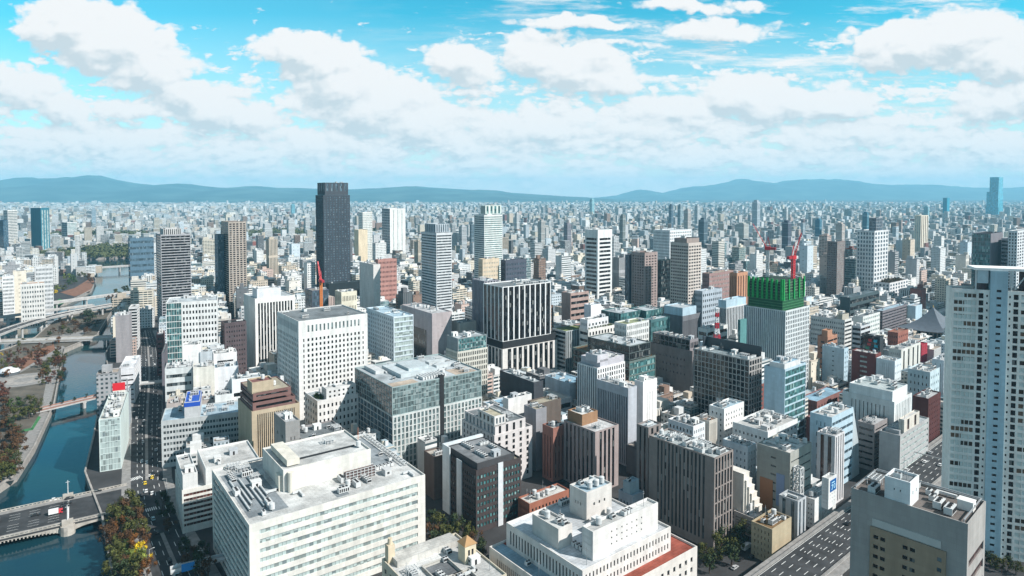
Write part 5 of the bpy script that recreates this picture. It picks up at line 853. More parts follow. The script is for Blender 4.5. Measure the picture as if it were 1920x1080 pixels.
# smaller blocks farther back: one mass
REST=[(-114,542,51,15,8,39,2,1),(328,485,51,9,10,19,10,3),(-276,585,65,16,16,39,0,5),(60,919,51,13,14,50,0,4),(569,893,51,12,10,15,10,0),(-80,391,51,10,10,25,3,3),(-226,569,51,23,15,24,1,6),(316,594,51,17,17,21,1,4),(76,991,51,19,16,43,0,4),(599,1332,51,21,15,82,4,0),(-974,1355,65,17,17,43,5,3),(-132,562,51,15,8,39,10,3),(91,885,51,10,16,54,6,2),(587,1287,51,27,14,75,5,0),(-462,934,65,22,17,45,10,0),(-611,1291,65,22,16,44,10,1),(-66,698,51,16,15,49,1,3),(701,1355,51,13,15,81,2,3),(344,557,51,12,10,26,10,0),(475,758,51,22,14,9,0,3),(-491,1175,65,26,17,46,5,5),(170,366,51,10,10,15,7,3),(460,1065,51,25,16,42,3,4),(-390,1123,51,26,17,43,1,2),(125,735,51,20,13,53,3,2),(468,1308,51,25,16,44,7,5),(-173,967,51,22,15,41,2,6),(-417,1303,51,26,17,47,8,0),(764,1134,51,17,16,43,0,6),(-21,506,51,14,9,19,3,0),(810,1148,51,17,17,47,3,4),(47,766,51,19,16,34,2,6),(680,1007,51,22,16,48,2,3),(551,1258,51,19,16,41,2,2),(-1001,1363,65,12,14,45,0,0),(-851,1129,65,19,13,42,8,1),(-569,1159,65,21,15,43,5,0),(-401,1054,51,20,17,41,11,1),(215,488,51,16,8,23,10,3),(-471,1377,51,24,16,45,1,0),(-177,1177,51,14,15,42,5,3),(493,773,51,18,15,8,7,5),(718,1097,51,16,13,43,3,4),(-363,1026,51,14,17,45,1,3),(-188,1192,51,27,16,45,3,3),(-339,1342,51,13,15,85,7,4),(117,882,51,22,17,33,1,3),(183,486,51,18,13,36,9,0),(503,1254,51,14,15,48,6,6),(-1022,1353,65,22,16,41,5,2),(66,1256,51,22,16,46,8,0),(914,1350,51,17,17,44,0,1),(-556,992,65,17,14,43,0,1),(-182,841,51,26,17,39,4,5),(-94,1185,51,16,15,40,1,3),(-245,1417,51,15,14,48,0,1),(530,1004,51,13,8,47,3,0),(451,1153,51,22,17,39,2,1),(173,987,51,20,15,52,1,1),(753,1161,51,9,15,42,11,5),(62,779,51,12,17,43,10,2),(-182,1114,51,20,16,37,3,3),(534,948,51,23,16,37,0,6),(-607,1070,65,14,17,44,0,2),(-418,924,65,13,16,24,8,0),(-530,1075,65,24,13,38,5,2),(277,562,51,14,8,13,3,1),(155,972,51,23,15,34,2,1),(-451,736,65,13,10,40,3,6),(634,969,51,26,14,15,10,3),(-257,899,51,13,14,36,11,2),(-307,918,51,14,13,43,10,3),(-431,1089,51,25,14,39,4,4),(442,755,51,21,16,18,2,4),(-450,889,65,21,14,48,3,3),(38,464,51,15,17,16,0,3),(-115,1168,51,25,16,34,2,4),(241,1302,51,22,16,70,1,0),(563,1326,51,24,13,40,7,0),(740,1233,51,21,14,38,10,3),(10,559,51,16,15,24,2,3),(-482,1250,51,14,16,43,5,0),(-225,1375,51,22,15,40,0,2),(449,678,51,16,13,22,10,1),(-537,950,65,24,15,30,3,0),(-526,1308,51,26,17,38,3,1),(-211,1233,51,25,15,45,2,0),(305,679,51,26,17,17,5,2),(175,1047,51,14,13,85,1,4),(-269,1126,51,27,17,39,3,3),(85,1093,51,13,16,39,4,0),(72,1142,51,25,16,37,7,4),(-755,950,65,21,15,21,5,3),(-173,1061,51,18,16,38,7,1),(510,905,51,15,13,26,2,1),(-983,1270,65,24,14,43,0,0),(119,848,51,11,14,35,7,0),(-66,971,51,17,16,33,5,4),(327,839,51,25,17,48,2,2),(128,1305,51,27,15,33,2,0),(-552,1116,65,20,17,40,0,1),(-549,1168,65,25,15,38,0,0),(-466,1357,51,21,16,35,10,3),(433,629,51,22,16,32,4,4),(108,1195,51,25,17,29,6,0),(49,496,51,6,8,17,6,2),(-279,858,51,22,17,46,1,1),(493,856,51,25,16,30,10,1),(380,645,51,22,13,23,1,6),(-86,1132,51,25,13,32,7,6),(456,944,51,19,16,27,0,3),(694,1054,51,22,15,38,0,3),(-190,752,51,24,16,44,0,0),(-164,892,51,20,17,29,3,1),(-204,1179,51,19,15,36,2,1),(502,744,51,23,17,10,10,5),(594,1387,51,26,14,41,0,3),(583,1437,51,17,16,41,0,0),(-479,1028,65,14,16,27,2,1),(-626,1264,65,27,17,36,1,1),(-301,725,65,19,16,52,2,0),(265,493,51,19,16,24,3,3),(308,646,51,18,17,17,2,2),(-477,775,65,22,17,32,1,1),(-642,1307,65,21,16,39,8,5),(520,1173,51,11,15,35,3,2),(-418,772,65,26,17,31,0,5),(-355,879,51,16,15,52,0,3),(-430,1114,51,12,16,44,10,0),(523,856,51,19,14,9,9,0),(157,524,51,14,16,20,0,1),(74,906,51,9,16,45,0,1),(-309,1271,51,20,15,46,0,1),(-442,1436,51,16,17,43,10,0),(407,880,51,16,14,33,2,3),(102,1225,51,20,17,48,1,3),(437,1342,51,19,15,40,4,3),(857,1268,51,23,16,35,2,6),(-441,944,65,22,16,28,7,4),(-532,1125,65,18,14,37,10,5),(147,374,51,14,10,17,2,4),(-89,893,51,16,14,43,3,3),(129,1212,51,14,15,34,1,4),(637,1007,51,22,16,24,4,0),(553,1200,51,15,14,50,3,1),(-989,1298,65,13,13,48,0,1),(113,429,51,14,16,23,6,5),(61,541,51,15,17,28,5,3),(-347,1394,51,27,14,44,10,6),(111,1114,51,13,16,29,4,0),(386,887,51,21,15,32,8,0),(414,1028,51,12,15,33,0,6),(371,1171,51,25,14,43,10,3),(-993,1397,65,17,16,44,0,6),(-73,1048,51,14,15,34,7,6),(65,1219,51,25,14,37,1,4),(542,1404,51,20,15,45,0,4),(858,1364,51,16,13,38,2,4),(-771,963,65,16,14,38,3,3),(-346,755,65,19,15,37,1,6),(127,500,51,21,14,13,2,6),(-57,824,51,23,17,42,0,0),(670,1058,51,24,17,25,10,4),(860,1331,51,19,15,41,3,1),(886,1387,51,21,16,41,8,6),(-556,1195,65,14,14,44,0,0),(-298,1221,51,14,13,42,7,3),(-159,1156,51,16,13,44,0,0),(395,812,51,18,14,29,3,6),(452,1355,51,16,15,46,3,5),(-753,1377,65,21,17,50,0,1),(-700,1453,65,25,13,36,1,3),(-390,917,65,26,17,37,10,3),(-10,492,51,7,9,24,3,3),(32,577,51,26,15,16,2,0),(-148,869,51,15,14,44,6,1),(-210,1150,51,17,16,35,2,0),(364,987,51,14,14,54,1,5),(553,963,51,20,17,32,10,3),(402,1350,51,22,13,39,4,2),(747,1061,51,22,15,32,7,0),(-30,551,51,23,13,28,8,0),(-549,1349,51,20,13,43,10,3),(477,784,51,13,15,12,8,1),(546,934,51,24,17,24,0,4),(663,1028,51,21,13,17,10,0),(805,1345,51,19,17,40,6,6),(-982,1372,65,16,13,46,8,4),(-350,943,51,26,13,43,4,1),(118,1321,51,25,14,40,2,0),(413,1063,51,14,15,33,4,3),(575,1312,51,14,13,43,7,3),(471,1465,51,16,15,68,4,5),(-663,1399,65,14,15,44,5,3),(55,501,51,10,8,36,6,0),(190,586,51,25,14,37,2,6),(-449,1371,51,24,15,40,1,1),(337,528,51,26,17,27,3,0),(109,935,51,14,10,33,0,0),(622,1078,51,22,14,44,2,4),(506,1221,51,18,16,34,0,6),(-904,1205,65,19,16,40,0,6),(100,868,51,13,14,38,3,0),(-223,1199,51,26,14,42,0,2),(390,772,51,18,15,35,10,0),(575,863,51,22,17,7,2,1),(647,1075,51,24,14,35,0,3),(521,1233,51,20,17,32,10,1),(790,1368,51,22,16,72,5,1),(-195,518,51,9,8,33,2,1),(-266,773,51,13,13,49,3,3),(-97,910,51,22,13,56,1,2),(-272,1159,51,20,14,46,0,1),(83,1032,51,9,17,41,1,1),(-115,1227,51,17,16,49,6,3),(521,759,51,13,16,20,2,1),(440,1085,51,21,15,38,0,3),(565,1422,51,23,14,37,10,0),(-400,862,65,23,17,23,0,1),(-46,810,51,14,17,44,4,0),(-86,860,51,16,13,37,2,2),(-77,1021,51,20,16,31,6,1),(327,721,51,14,15,27,0,0),(-290,1464,51,24,13,41,2,4),(513,872,51,16,16,30,3,0),(546,899,51,18,13,25,5,5),(757,1105,51,19,14,30,11,0),(929,1327,51,15,13,49,7,1),(-547,966,65,18,17,37,5,1),(-298,656,65,18,15,35,0,2),(-217,612,51,14,13,35,8,3),(80,462,51,24,14,39,3,3),(-68,756,51,16,8,40,4,1),(48,731,51,14,13,30,0,1),(389,593,51,8,10,23,2,3),(167,923,51,12,15,46,0,0),(392,750,51,25,15,28,3,0),(433,866,51,14,17,21,5,2),(582,963,51,9,15,26,2,1),(875,1283,51,9,15,41,10,3),(-529,873,65,15,13,27,0,2),(-320,767,65,19,17,41,8,6),(453,740,51,27,17,9,0,0),(489,793,51,10,9,11,5,0),(123,1148,51,25,17,30,0,1),(470,931,51,21,14,21,10,3),(596,938,51,14,17,16,0,1),(488,970,51,14,16,23,0,0),(344,1149,51,17,17,45,7,2),(554,1354,51,21,17,33,4,3),(-903,1135,65,20,14,38,1,5),(-885,1164,65,23,13,42,3,6),(-610,1089,65,13,15,42,5,0),(-452,990,65,16,17,24,5,4),(-373,1042,51,13,17,40,5,0),(386,686,51,17,13,24,2,1),(765,1076,51,25,15,36,11,5),(527,1356,51,19,15,38,11,1),(-916,1230,65,13,15,41,1,1),(150,459,51,10,9,30,0,6),(-369,1140,51,20,15,40,7,4),(-490,1420,51,21,17,42,0,0),(299,521,51,25,14,25,1,1),(68,1103,51,19,15,32,0,2),(472,956,51,13,15,25,4,3),(501,980,51,16,15,26,0,0),(689,1132,51,14,13,41,0,1),(-416,905,65,20,14,19,0,4),(-648,1406,65,19,13,44,3,2),(18,1039,51,20,16,68,0,3),(-173,1240,51,13,14,48,6,1),(480,1117,51,19,13,38,7,0),(609,1304,51,21,13,47,3,3),(-988,1247,65,25,16,42,3,4),(-364,777,65,22,17,35,2,1),(-482,1148,65,24,15,33,5,3),(-204,1096,51,18,15,32,3,6),(341,496,51,19,13,21,2,1),(134,861,51,19,16,28,2,4),(401,698,51,18,14,19,4,6),(-233,1451,51,26,16,37,9,1),(424,776,51,17,14,36,6,6),(95,1456,51,20,17,47,10,1),(-708,1297,65,22,16,24,0,0),(-176,491,51,7,8,36,0,0),(-402,1113,51,14,13,36,5,6),(245,477,51,24,17,18,2,0),(236,529,51,20,17,14,4,2),(-102,1060,51,25,14,30,3,0),(565,949,51,19,13,23,2,0),(488,1182,51,16,16,30,6,0),(544,1311,51,23,14,27,10,2),(-570,1209,65,17,17,40,0,3),(-410,959,65,20,16,25,2,5),(-214,910,51,24,15,35,1,0),(-338,1070,51,13,15,40,1,1),(-398,1140,51,22,15,43,7,6),(-510,1345,51,15,14,43,1,0),(-126,946,51,19,15,52,10,6),(-302,1194,51,20,16,35,4,1),(284,610,51,13,9,13,3,5),(334,643,51,14,8,18,2,1),(326,697,51,11,10,16,1,3),(-230,1311,51,14,16,41,0,1),(426,742,51,11,16,16,6,4),(374,736,51,21,15,26,11,0),(465,833,51,9,15,29,0,0),(-1,1438,51,16,15,37,0,6),(362,1223,51,17,14,43,5,0),(452,1213,51,14,17,45,0,0),(465,1223,51,22,15,42,10,0),(680,1042,51,16,13,20,0,0),(721,1135,51,24,16,23,5,0),(757,1247,51,15,17,42,11,5),(-955,1212,65,14,15,32,8,1),(-1036,1347,65,14,14,42,1,2),(-1071,1361,65,16,16,34,10,0),(-410,833,65,12,9,49,0,2),(-421,872,65,21,16,42,5,0),(-667,1417,65,15,15,44,5,2),(-60,1035,51,16,14,36,11,3),(400,602,51,22,16,20,10,3),(323,659,51,21,17,21,2,3),(433,902,51,19,13,16,0,2),(453,1178,51,22,14,41,10,6),(597,1448,51,21,15,31,0,4),(901,1458,51,15,16,41,10,5),(-524,905,65,24,14,34,3,3),(-378,892,65,23,14,21,4,0),(-211,877,51,13,13,31,0,3),(253,543,51,8,10,12,0,4),(-393,1239,51,24,16,39,5,3),(-505,1409,51,17,16,30,1,5),(123,1089,51,27,17,33,6,3),(471,719,51,14,15,13,3,6),(88,1214,51,17,15,42,10,0),(497,894,51,10,10,20,11,2),(66,1398,51,20,15,47,5,2),(153,1385,51,25,15,31,0,6),(690,1074,51,26,15,24,8,0),(502,1431,51,14,17,64,5,1),(772,1235,51,20,13,40,7,3),(-795,1033,65,23,16,42,1,6),(-344,1042,51,24,13,31,0,0),(63,981,51,16,17,43,1,0),(-80,1161,51,21,14,34,2,6),(56,1094,51,14,15,33,4,3),(422,916,51,19,16,29,5,2),(404,937,51,15,15,27,1,2),(488,1147,51,23,13,34,0,0),(634,1064,51,17,13,41,4,2),(741,1151,51,14,13,27,1,1),(568,1449,51,24,13,42,6,0),(843,1352,51,18,14,32,1,4),(-826,1039,65,21,16,38,1,0),(-499,988,65,16,17,41,5,2),(-495,1021,65,15,15,34,8,0),(-398,934,65,16,16,32,0,2),(-568,1362,65,24,15,44,5,4),(78,520,51,19,16,32,11,0),(-37,757,51,17,17,40,10,3),(-74,811,51,12,15,35,0,6),(-422,1274,51,23,16,29,5,3),(-164,1093,51,26,15,34,1,0),(-222,1164,51,22,16,50,0,3),(28,1166,51,15,13,44,0,2),(-127,1359,51,25,14,39,3,0),(384,826,51,17,16,30,2,2),(198,1090,51,20,14,80,11,2),(140,1221,51,18,16,37,1,3),(124,1420,51,25,17,44,7,1),(502,1194,51,12,13,31,0,3),(653,1138,51,15,15,87,10,2),(889,1295,51,13,16,44,3,1),(-886,1112,65,14,13,36,5,0),(-721,1423,65,26,15,35,5,4),(-73,374,51,10,9,26,5,4),(-327,1079,51,18,17,39,3,0),(325,636,51,10,10,21,4,6),(207,837,51,17,14,36,0,3),(104,990,51,19,15,39,0,5),(-117,1308,51,23,13,42,10,1),(135,1133,51,18,16,33,6,0),(593,877,51,20,15,7,7,1),(477,1434,51,27,16,39,3,3),(817,1212,51,13,13,35,0,3),(-369,795,65,20,15,33,0,2),(-30,432,51,11,9,13,1,0),(-138,818,51,13,14,33,0,0),(-298,1162,51,15,13,35,7,2),(-405,1253,51,18,14,31,1,2),(-492,1360,51,25,17,32,10,2),(110,817,51,15,13,33,1,4),(415,709,51,18,17,17,2,0),(114,1022,51,24,13,38,1,3),(80,1172,51,9,16,37,0,1),(-72,1321,51,14,16,48,6,0),(413,790,51,23,16,25,10,4),(113,1353,51,20,13,41,1,0),(28,1402,51,26,14,36,3,3),(469,1167,51,22,13,29,10,1),(382,1239,51,18,17,37,1,3),(494,1306,51,24,15,38,1,0),(727,1222,51,16,17,25,2,4),(-838,1114,65,15,14,30,5,4),(-801,1456,65,26,13,39,0,2),(-478,1049,65,15,17,35,5,1),(-332,792,65,26,16,32,0,4),(-339,833,51,23,14,41,3,6),(96,451,51,15,10,16,1,3),(-56,588,51,11,10,36,1,0),(-474,1173,51,10,16,32,10,3),(-175,1001,51,25,17,29,5,1),(-376,1217,51,26,16,47,6,3),(-166,1186,51,14,17,43,3,4),(-337,1367,51,18,13,37,5,3),(398,636,51,13,16,12,2,4),(-184,1254,51,16,14,41,0,3),(-206,1331,51,20,14,36,8,0),(346,736,51,14,13,30,9,4),(172,951,51,23,14,46,1,3),(61,1192,51,12,13,30,2,2),(355,862,51,19,17,35,0,4),(149,1323,51,23,17,33,3,4),(567,1188,51,17,14,38,0,0),(566,1211,51,19,15,41,0,0),(824,1277,51,17,17,29,0,5),(779,1324,51,14,15,40,10,4),(-623,1316,65,26,14,43,3,3),(-351,834,65,17,13,24,1,3),(-417,976,65,25,17,27,7,3),(-189,540,51,14,17,40,0,6),(-472,1199,51,15,17,33,1,0),(59,741,51,23,17,28,6,0),(-364,1203,51,19,14,33,3,1),(-116,1072,51,25,13,37,9,1),(-101,1120,51,10,13,26,5,3),(-292,1321,51,15,17,40,10,3),(135,897,51,24,14,23,1,5),(-115,1251,51,24,16,45,2,0),(292,965,51,23,15,43,1,1),(298,1029,51,14,17,40,0,0),(36,1255,51,17,15,41,0,0),(115,1295,51,16,17,27,5,3),(459,1006,51,14,14,31,0,0),(513,1144,51,25,17,25,10,1),(471,1193,51,24,17,32,2,5),(556,1297,51,23,14,27,0,4),(536,1458,51,13,13,35,0,4),(-960,1281,65,10,13,35,8,1),(-1016,1386,65,14,15,32,3,0),(-532,922,65,23,17,38,0,4),(-466,1004,65,7,9,25,1,6),(-371,875,65,25,13,37,3,1),(29,456,51,11,8,16,0,3),(-325,1057,51,19,16,30,1,0),(-438,1202,51,14,15,25,3,4),(-481,1310,51,15,16,41,3,0),(103,1132,51,17,14,28,1,1),(429,839,51,19,13,18,1,0),(350,894,51,16,16,42,11,3),(84,1270,51,16,17,40,8,1),(539,869,51,9,8,7,8,2),(462,866,51,16,9,18,10,3),(432,984,51,24,15,28,0,4),(132,1273,51,17,15,25,2,1),(519,1030,51,15,10,37,2,0),(384,1099,51,26,16,45,7,2),(419,1269,51,18,17,32,4,3),(732,1108,51,17,16,37,1,0),(555,1379,51,20,13,34,7,3),(486,1383,51,19,14,46,11,0),(901,1280,51,18,14,33,8,1),(-1012,1337,65,20,13,30,8,0),(-807,997,65,22,15,35,0,3),(-520,1110,65,22,16,25,3,1),(-571,1188,65,16,13,35,8,4),(-546,1301,65,23,13,33,0,3),(-318,909,51,13,14,39,10,2),(-161,858,51,16,14,25,2,5),(-356,1056,51,21,17,31,7,0),(-396,1320,51,15,13,43,11,3),(-95,1007,51,21,14,33,11,0),(364,617,51,11,9,24,2,0),(340,672,51,14,9,19,0,3),(-57,1097,51,15,14,39,4,0),(-97,1147,51,21,16,22,6,4),(418,736,51,8,9,16,10,1),(31,1286,51,18,13,42,10,3),(558,849,51,9,10,10,0,0),(405,962,51,16,14,27,0,1),(465,1046,51,23,13,37,11,1),(422,1189,51,18,13,37,3,3),(552,1235,51,22,14,29,2,2),(448,1293,51,24,17,27,10,1),(615,1404,51,23,17,37,0,0),(614,1463,51,13,14,31,10,3),(838,1289,51,18,17,31,1,6),(-775,991,65,25,17,43,10,6),(-274,572,65,12,9,40,1,3),(-260,592,65,10,17,21,0,0),(-508,1086,65,16,13,23,0,1),(-701,1381,65,27,15,32,5,3),(-652,1424,65,14,16,44,1,6),(-64,736,51,16,13,35,5,4),(-489,1220,51,17,15,32,1,2),(-313,1209,51,19,16,37,1,1),(-434,1289,51,21,16,29,2,5),(282,542,51,15,10,11,3,3),(-193,1128,51,20,15,22,8,6),(-268,1221,51,18,15,49,0,2),(-271,1361,51,14,17,42,4,6),(39,1139,51,25,15,31,2,5),(446,817,51,24,15,27,1,3),(398,838,51,25,13,24,0,0),(341,910,51,23,16,38,5,4),(418,972,51,17,13,27,0,5),(375,973,51,27,13,29,0,3),(12,1449,51,21,15,35,1,6),(515,1264,51,14,14,34,1,3),(523,1389,51,23,14,37,8,3),(871,1374,51,18,14,22,1,0),(-785,1413,65,20,13,27,0,0),(-515,1133,65,13,14,26,10,3),(-690,1356,65,23,15,33,0,0),(-709,1398,65,22,16,31,10,2),(-714,1446,65,14,17,24,0,1),(-312,750,65,20,15,34,4,5),(-340,809,65,24,14,31,10,5)]
class Soup:
    def __init__(s): s.V=[];s.UV=[];s.C=[];s.M=[]
    def build(s,name):
        V=np.concatenate(s.V).astype(np.float32); n=len(V)//4
        me=bpy.data.meshes.new(name); me.vertices.add(len(V)); me.vertices.foreach_set('co',V.ravel())
        me.loops.add(4*n); me.loops.foreach_set('vertex_index',np.arange(4*n,dtype=np.int32))
        me.polygons.add(n); me.polygons.foreach_set('loop_start',np.arange(0,4*n,4,dtype=np.int32))
        try: me.polygons.foreach_set('loop_total',np.full(n,4,np.int32))
        except Exception: pass
        for k in range(7): me.materials.append(MAT['facade_%d_attr'%k])
        me.materials.append(mat('roof_attr','attr',.9,.2,.05))
        me.polygons.foreach_set('material_index',np.concatenate(s.M).astype(np.int32))
        me.update(calc_edges=True)
        uv=me.uv_layers.new(name='UVMap'); uv.data.foreach_set('uv',np.concatenate(s.UV).astype(np.float32).ravel())
        ca=me.color_attributes.new(name='Col',type='FLOAT_COLOR',domain='CORNER'); ca.data.foreach_set('color',np.concatenate(s.C).astype(np.float32).ravel())
        return me
    def boxes(s,x,y,ang,a,b,h,z0,col,roof,style):
        n=len(x); ux,uy=np.sin(ang),np.cos(ang); wx,wy=-uy,ux
        c=[(x,y),(x+ux*a,y+uy*a),(x+ux*a+wx*b,y+uy*a+wy*b),(x+wx*b,y+wy*b)]
        z1=z0+h
        def quad(P,uv,cl,m):
            s.V.append(np.stack([np.stack(p,-1) for p in P],1).reshape(-1,3)); s.UV.append(np.stack([np.stack(u,-1) for u in uv],1).reshape(-1,2))
            s.C.append(np.repeat(np.concatenate([cl,np.ones((n,1))],1),4,axis=0)); s.M.append(m)
        zero=np.zeros(n)
        for i,l in ((0,a),(1,b),(2,a),(3,b)):
            p,q=c[i],c[(i+1)%4]
            quad([(p[0],p[1],z0),(q[0],q[1],z0),(q[0],q[1],z1),(p[0],p[1],z1)],[(zero,zero),(l,zero),(l,h),(zero,h)],col,style)
        quad([(p[0],p[1],z1) for p in c],[(zero,zero)]*4,roof,np.full(n,7))
def masses():
    rs=np.random.RandomState(5)
    pal=np.array(FCOL)
    r=np.array(REST,float)
    S1=Soup(); n=len(r)
    roofs=np.array(ROOFC)[rs.randint(0,6,n)]
    S1.boxes(r[:,0],r[:,1],np.radians(r[:,2]),r[:,3],r[:,4],r[:,5],np.zeros(n),pal[r[:,6].astype(int)],roofs,r[:,7].astype(int))
    # plant rooms and tanks
    for k in range(2):
        fa,fb=rs.uniform(.2,.4,n),rs.uniform(.2,.4,n); ox,oy=rs.uniform(.1,.55,n)*r[:,3],rs.uniform(.1,.55,n)*r[:,4]
        an=np.radians(r[:,2]); ux,uy=np.sin(an),np.cos(an)
        S1.boxes(r[:,0]+ux*ox-uy*oy,r[:,1]+uy*ox+ux*oy,an,fa*r[:,3],fb*r[:,4],rs.uniform(1.5,5,n),r[:,5]-.01,pal[rs.choice([0,1,2,3],n)],roofs,np.full(n,6))
    o=link('small_blocks',S1.build('small_blocks')); tag(o,'crowd of small pale blocks filling the gaps behind the nearer buildings','city blocks',kind='stuff')
    S2=Soup()
    for (d0,d1,sp,hm,tall) in ((1400,2400,24,16,.022),(2400,4000,31,15,.018),(4000,7000,44,13,.010),(7000,11800,66,11,.005)):
        ys=np.arange(d0,d1,sp); 
        for yy in ys:
            xs=np.arange(-.95*yy-150,.95*yy+150,sp); m=len(xs)
            X=xs+rs.uniform(-.3,.3,m)*sp; Y=yy+rs.uniform(-.3,.3,m)*sp
            keep=rs.rand(m)>.13
            for (wx0,wx1,wy0,wy1) in WOODS: keep&=~((X>wx0)&(X<wx1)&(Y>wy0)&(Y<wy1))
            keep&=~((np.abs(X)<-1) )
            if yy<2000: keep&=np.array([not (inpoly((p,q),RIVER) and not inpoly((p,q),ISLAND)) for p,q in zip(X,Y)])
            X,Y=X[keep],Y[keep]; m=len(X)
            if not m: continue
            a=sp*rs.uniform(.4,.95,m); b=sp*rs.uniform(.35,.8,m)
            h=hm*rs.gamma(2.6,.38,m)+5; t=rs.rand(m)<tall; h=np.where(t,rs.uniform(36,72,m),h); a=np.where(t,np.minimum(a,26),a); b=np.where(t,np.minimum(b,24),b)
            ci=rs.choice(12,m,p=np.array([22,18,13,9,10,6,3,4,5,2,11,3])/106.)
            col=pal[ci]*rs.uniform(.55,1.05,(m,1)); rf=np.array(ROOFC)[rs.randint(0,6,m)]
            S2.boxes(X,Y,np.radians(rs.choice([48,52,55,20,65],m)+rs.uniform(-4,4,m)),a,b,h,np.zeros(m),col,rf,rs.choice([0,1,3,3,4,4,6],m))
    o=link('distant_city',S2.build('distant_city')); tag(o,'sea of tiny pale city blocks stretching to the hills','distant city',kind='stuff')
WOODS=[(-1160,-560,2550,3000),(-1950,-1500,2500,2850),(-1330,-1010,1790,2100)]
masses()
# far single towers
for (x,y,aR,a,b,h,col,label) in [(1121.7, 3000, 51, 25.7, 25.7, 141.0, (0.45, 0.5, 0.55), 'grey far tower on the skyline, well left of the green-netted tower'), (753.6, 3100, 51, 15.6, 15.6, 122.1, (0.1, 0.16, 0.22), 'dark blue far tower on the skyline, just right of the two brown towers'), (796.4, 3100, 51, 17.2, 17.2, 122.1, (0.3, 0.38, 0.42), 'blue-grey far tower on the skyline, just right of the two brown towers'), (724.6, 2700, 51, 20.4, 20.4, 109.8, (0.5, 0.45, 0.42), 'beige far tower on the skyline, well right of the two brown towers'), (933.7, 3300, 51, 18.3, 18.3, 115.7, (0.52, 0.56, 0.58), 'pale far tower on the skyline, well right of the two brown towers'), (556.6, 1900, 51, 19.2, 19.2, 102.8, (0.09, 0.14, 0.18), 'black-blue far tower on the skyline, well right of the two brown towers'), (338.4, 2000, 51, 12.1, 12.1, 110.1, (0.24, 0.26, 0.25), 'olive grey far tower on the skyline, well right of the white black-banded tower'), (85.0, 1900, 51, 15.3, 15.3, 98.1, (0.45, 0.44, 0.42), 'beige-grey far tower on the skyline, well right of the white and green tower'), (152.4, 1800, 51, 15.4, 15.4, 93.6, (0.25, 0.24, 0.28), 'dark mauve far tower on the skyline, well left of the white black-banded tower'), (19.0, 2600, 51, 13.1, 13.1, 99.7, (0.58, 0.58, 0.58), 'white far tower on the skyline, well right of the white and green tower'), (737.7, 1750, 51, 17.6, 17.6, 101.7, (0.09, 0.1, 0.14), 'navy far tower on the skyline, just right of the green-netted tower'), (1256.3, 3000, 51, 13.6, 13.6, 109.3, (0.6, 0.62, 0.62), 'slim white far tower on the skyline, just right of the green-netted tower'), (1245.9, 2300, 51, 16.2, 16.2, 109.0, (0.06, 0.2, 0.28), 'dark teal far tower on the skyline, just left of the white grid tower'), (2410.0, 3800, 51, 23.0, 23.0, 99.7, (0.25, 0.48, 0.55), 'cyan far tower on the skyline, just right of the slender cream tower'), (3265.6, 4300, 51, 30.3, 30.3, 85.7, (0.45, 0.58, 0.62), 'pale cyan far tower on the skyline, just right of the tallest horizon skyscraper'), (-1611.7, 4800, 53, 24.2, 24.2, 94.2, (0.15, 0.4, 0.5), 'blue far tower on the skyline, well left of the tallest black tower'), (-2114.6, 3300, 53, 16.6, 16.6, 99.6, (0.3, 0.4, 0.48), 'grey-blue far tower on the skyline, well right of the teal tower at far left'), (633.9, 5200, 51, 26.2, 26.2, 129.3, (0.3, 0.55, 0.6), 'pale blue far tower on the skyline, just left of the white black-banded tower'), (-886.4, 2600, 53, 24.9, 24.9, 74.3, (0.6, 0.6, 0.6), 'pale far tower on the skyline, well left of the tallest black tower'), (-850.2, 2700, 53, 17.7, 17.7, 74.6, (0.55, 0.56, 0.57), 'light grey far tower on the skyline, well left of the tallest black tower'), (778.9, 2200, 51, 29.9, 29.9, 76.2, (0.5, 0.5, 0.47), 'wide beige far tower on the skyline, well left of the green-netted tower'), (-105.2, 1700, 53, 9.4, 9.4, 99.8, (0.12, 0.18, 0.22), 'slate far tower on the skyline, just left of the white and green tower'), (-137.7, 1800, 53, 16.3, 16.3, 87.8, (0.48, 0.5, 0.52), 'grey-white far tower on the skyline, well right of the silver curved-crown tower'), (1032.9, 2200, 51, 15.5, 15.5, 90.6, (0.05, 0.2, 0.3), 'deep blue far tower on the skyline, well right of the green-netted tower'), (1007.6, 2000, 51, 19.2, 19.2, 85.7, (0.58, 0.5, 0.45), 'pinkish far tower on the skyline, well left of the white grid tower')]:
    root=thing('distant_tower',label,'tower',(x,y,0),rotz(aR),'single towers far across the city')
    m=MB(); m.box(0,0,0,a,b,h); link('wall',m.mesh('wall',['facade_1_obj']),root,col=col)
    m=MB(); m.box(a*.2,b*.2,h,a*.8,b*.8,h+max(3,h*.05)); link('plant_room',m.mesh('plant_room',['wall']),root,col=tuple(c*.8 for c in col))
# ------------------------------------------------------------------ extra parts of single buildings
def hb(key): return HERO_ROOT[key]
def part(name,mb,key,m,col=None): return link(name,mb.mesh(name,[m]),hb(key)[0],col=col)
# centre glass office: proud black panel, its colour standing in for a shaded recess
bx=hb('glass')[1]; a=bx[0][0][2]; m=MB(); m.box(a*.53-1.6,-.12,0,a*.53+1.6,-.01,56); m.box(a*.53-1.6,-.1,56,a*.53+1.6,3,57.4); part('facade_slot',m,'glass','dark_gap')
# white pilasters and frame wall on the teal-banded block
(o,bs)=hb('pilaster'); x0,y0,a,b,z0,z1=bs[0][0]
m=MB(); m.box(a*.47,-.5,0,a*.58,-.02,z1+.6); part('pilaster',m,'pilaster','wall',(.60,.62,.64))
m=MB(); m.box(-.5,b*.44,0,-.02,b*.60,z1+.6); part('pilaster',m,'pilaster','wall',(.60,.62,.64))
m=MB(); m.box(-.7,b+.02,0,a-4,b+2.2,z1+4.2); m.box(-.7,b-5.5,0,-.02,b+.02,z1+4.2); part('frame_wall',m,'pilaster','wall',(.66,.70,.72))
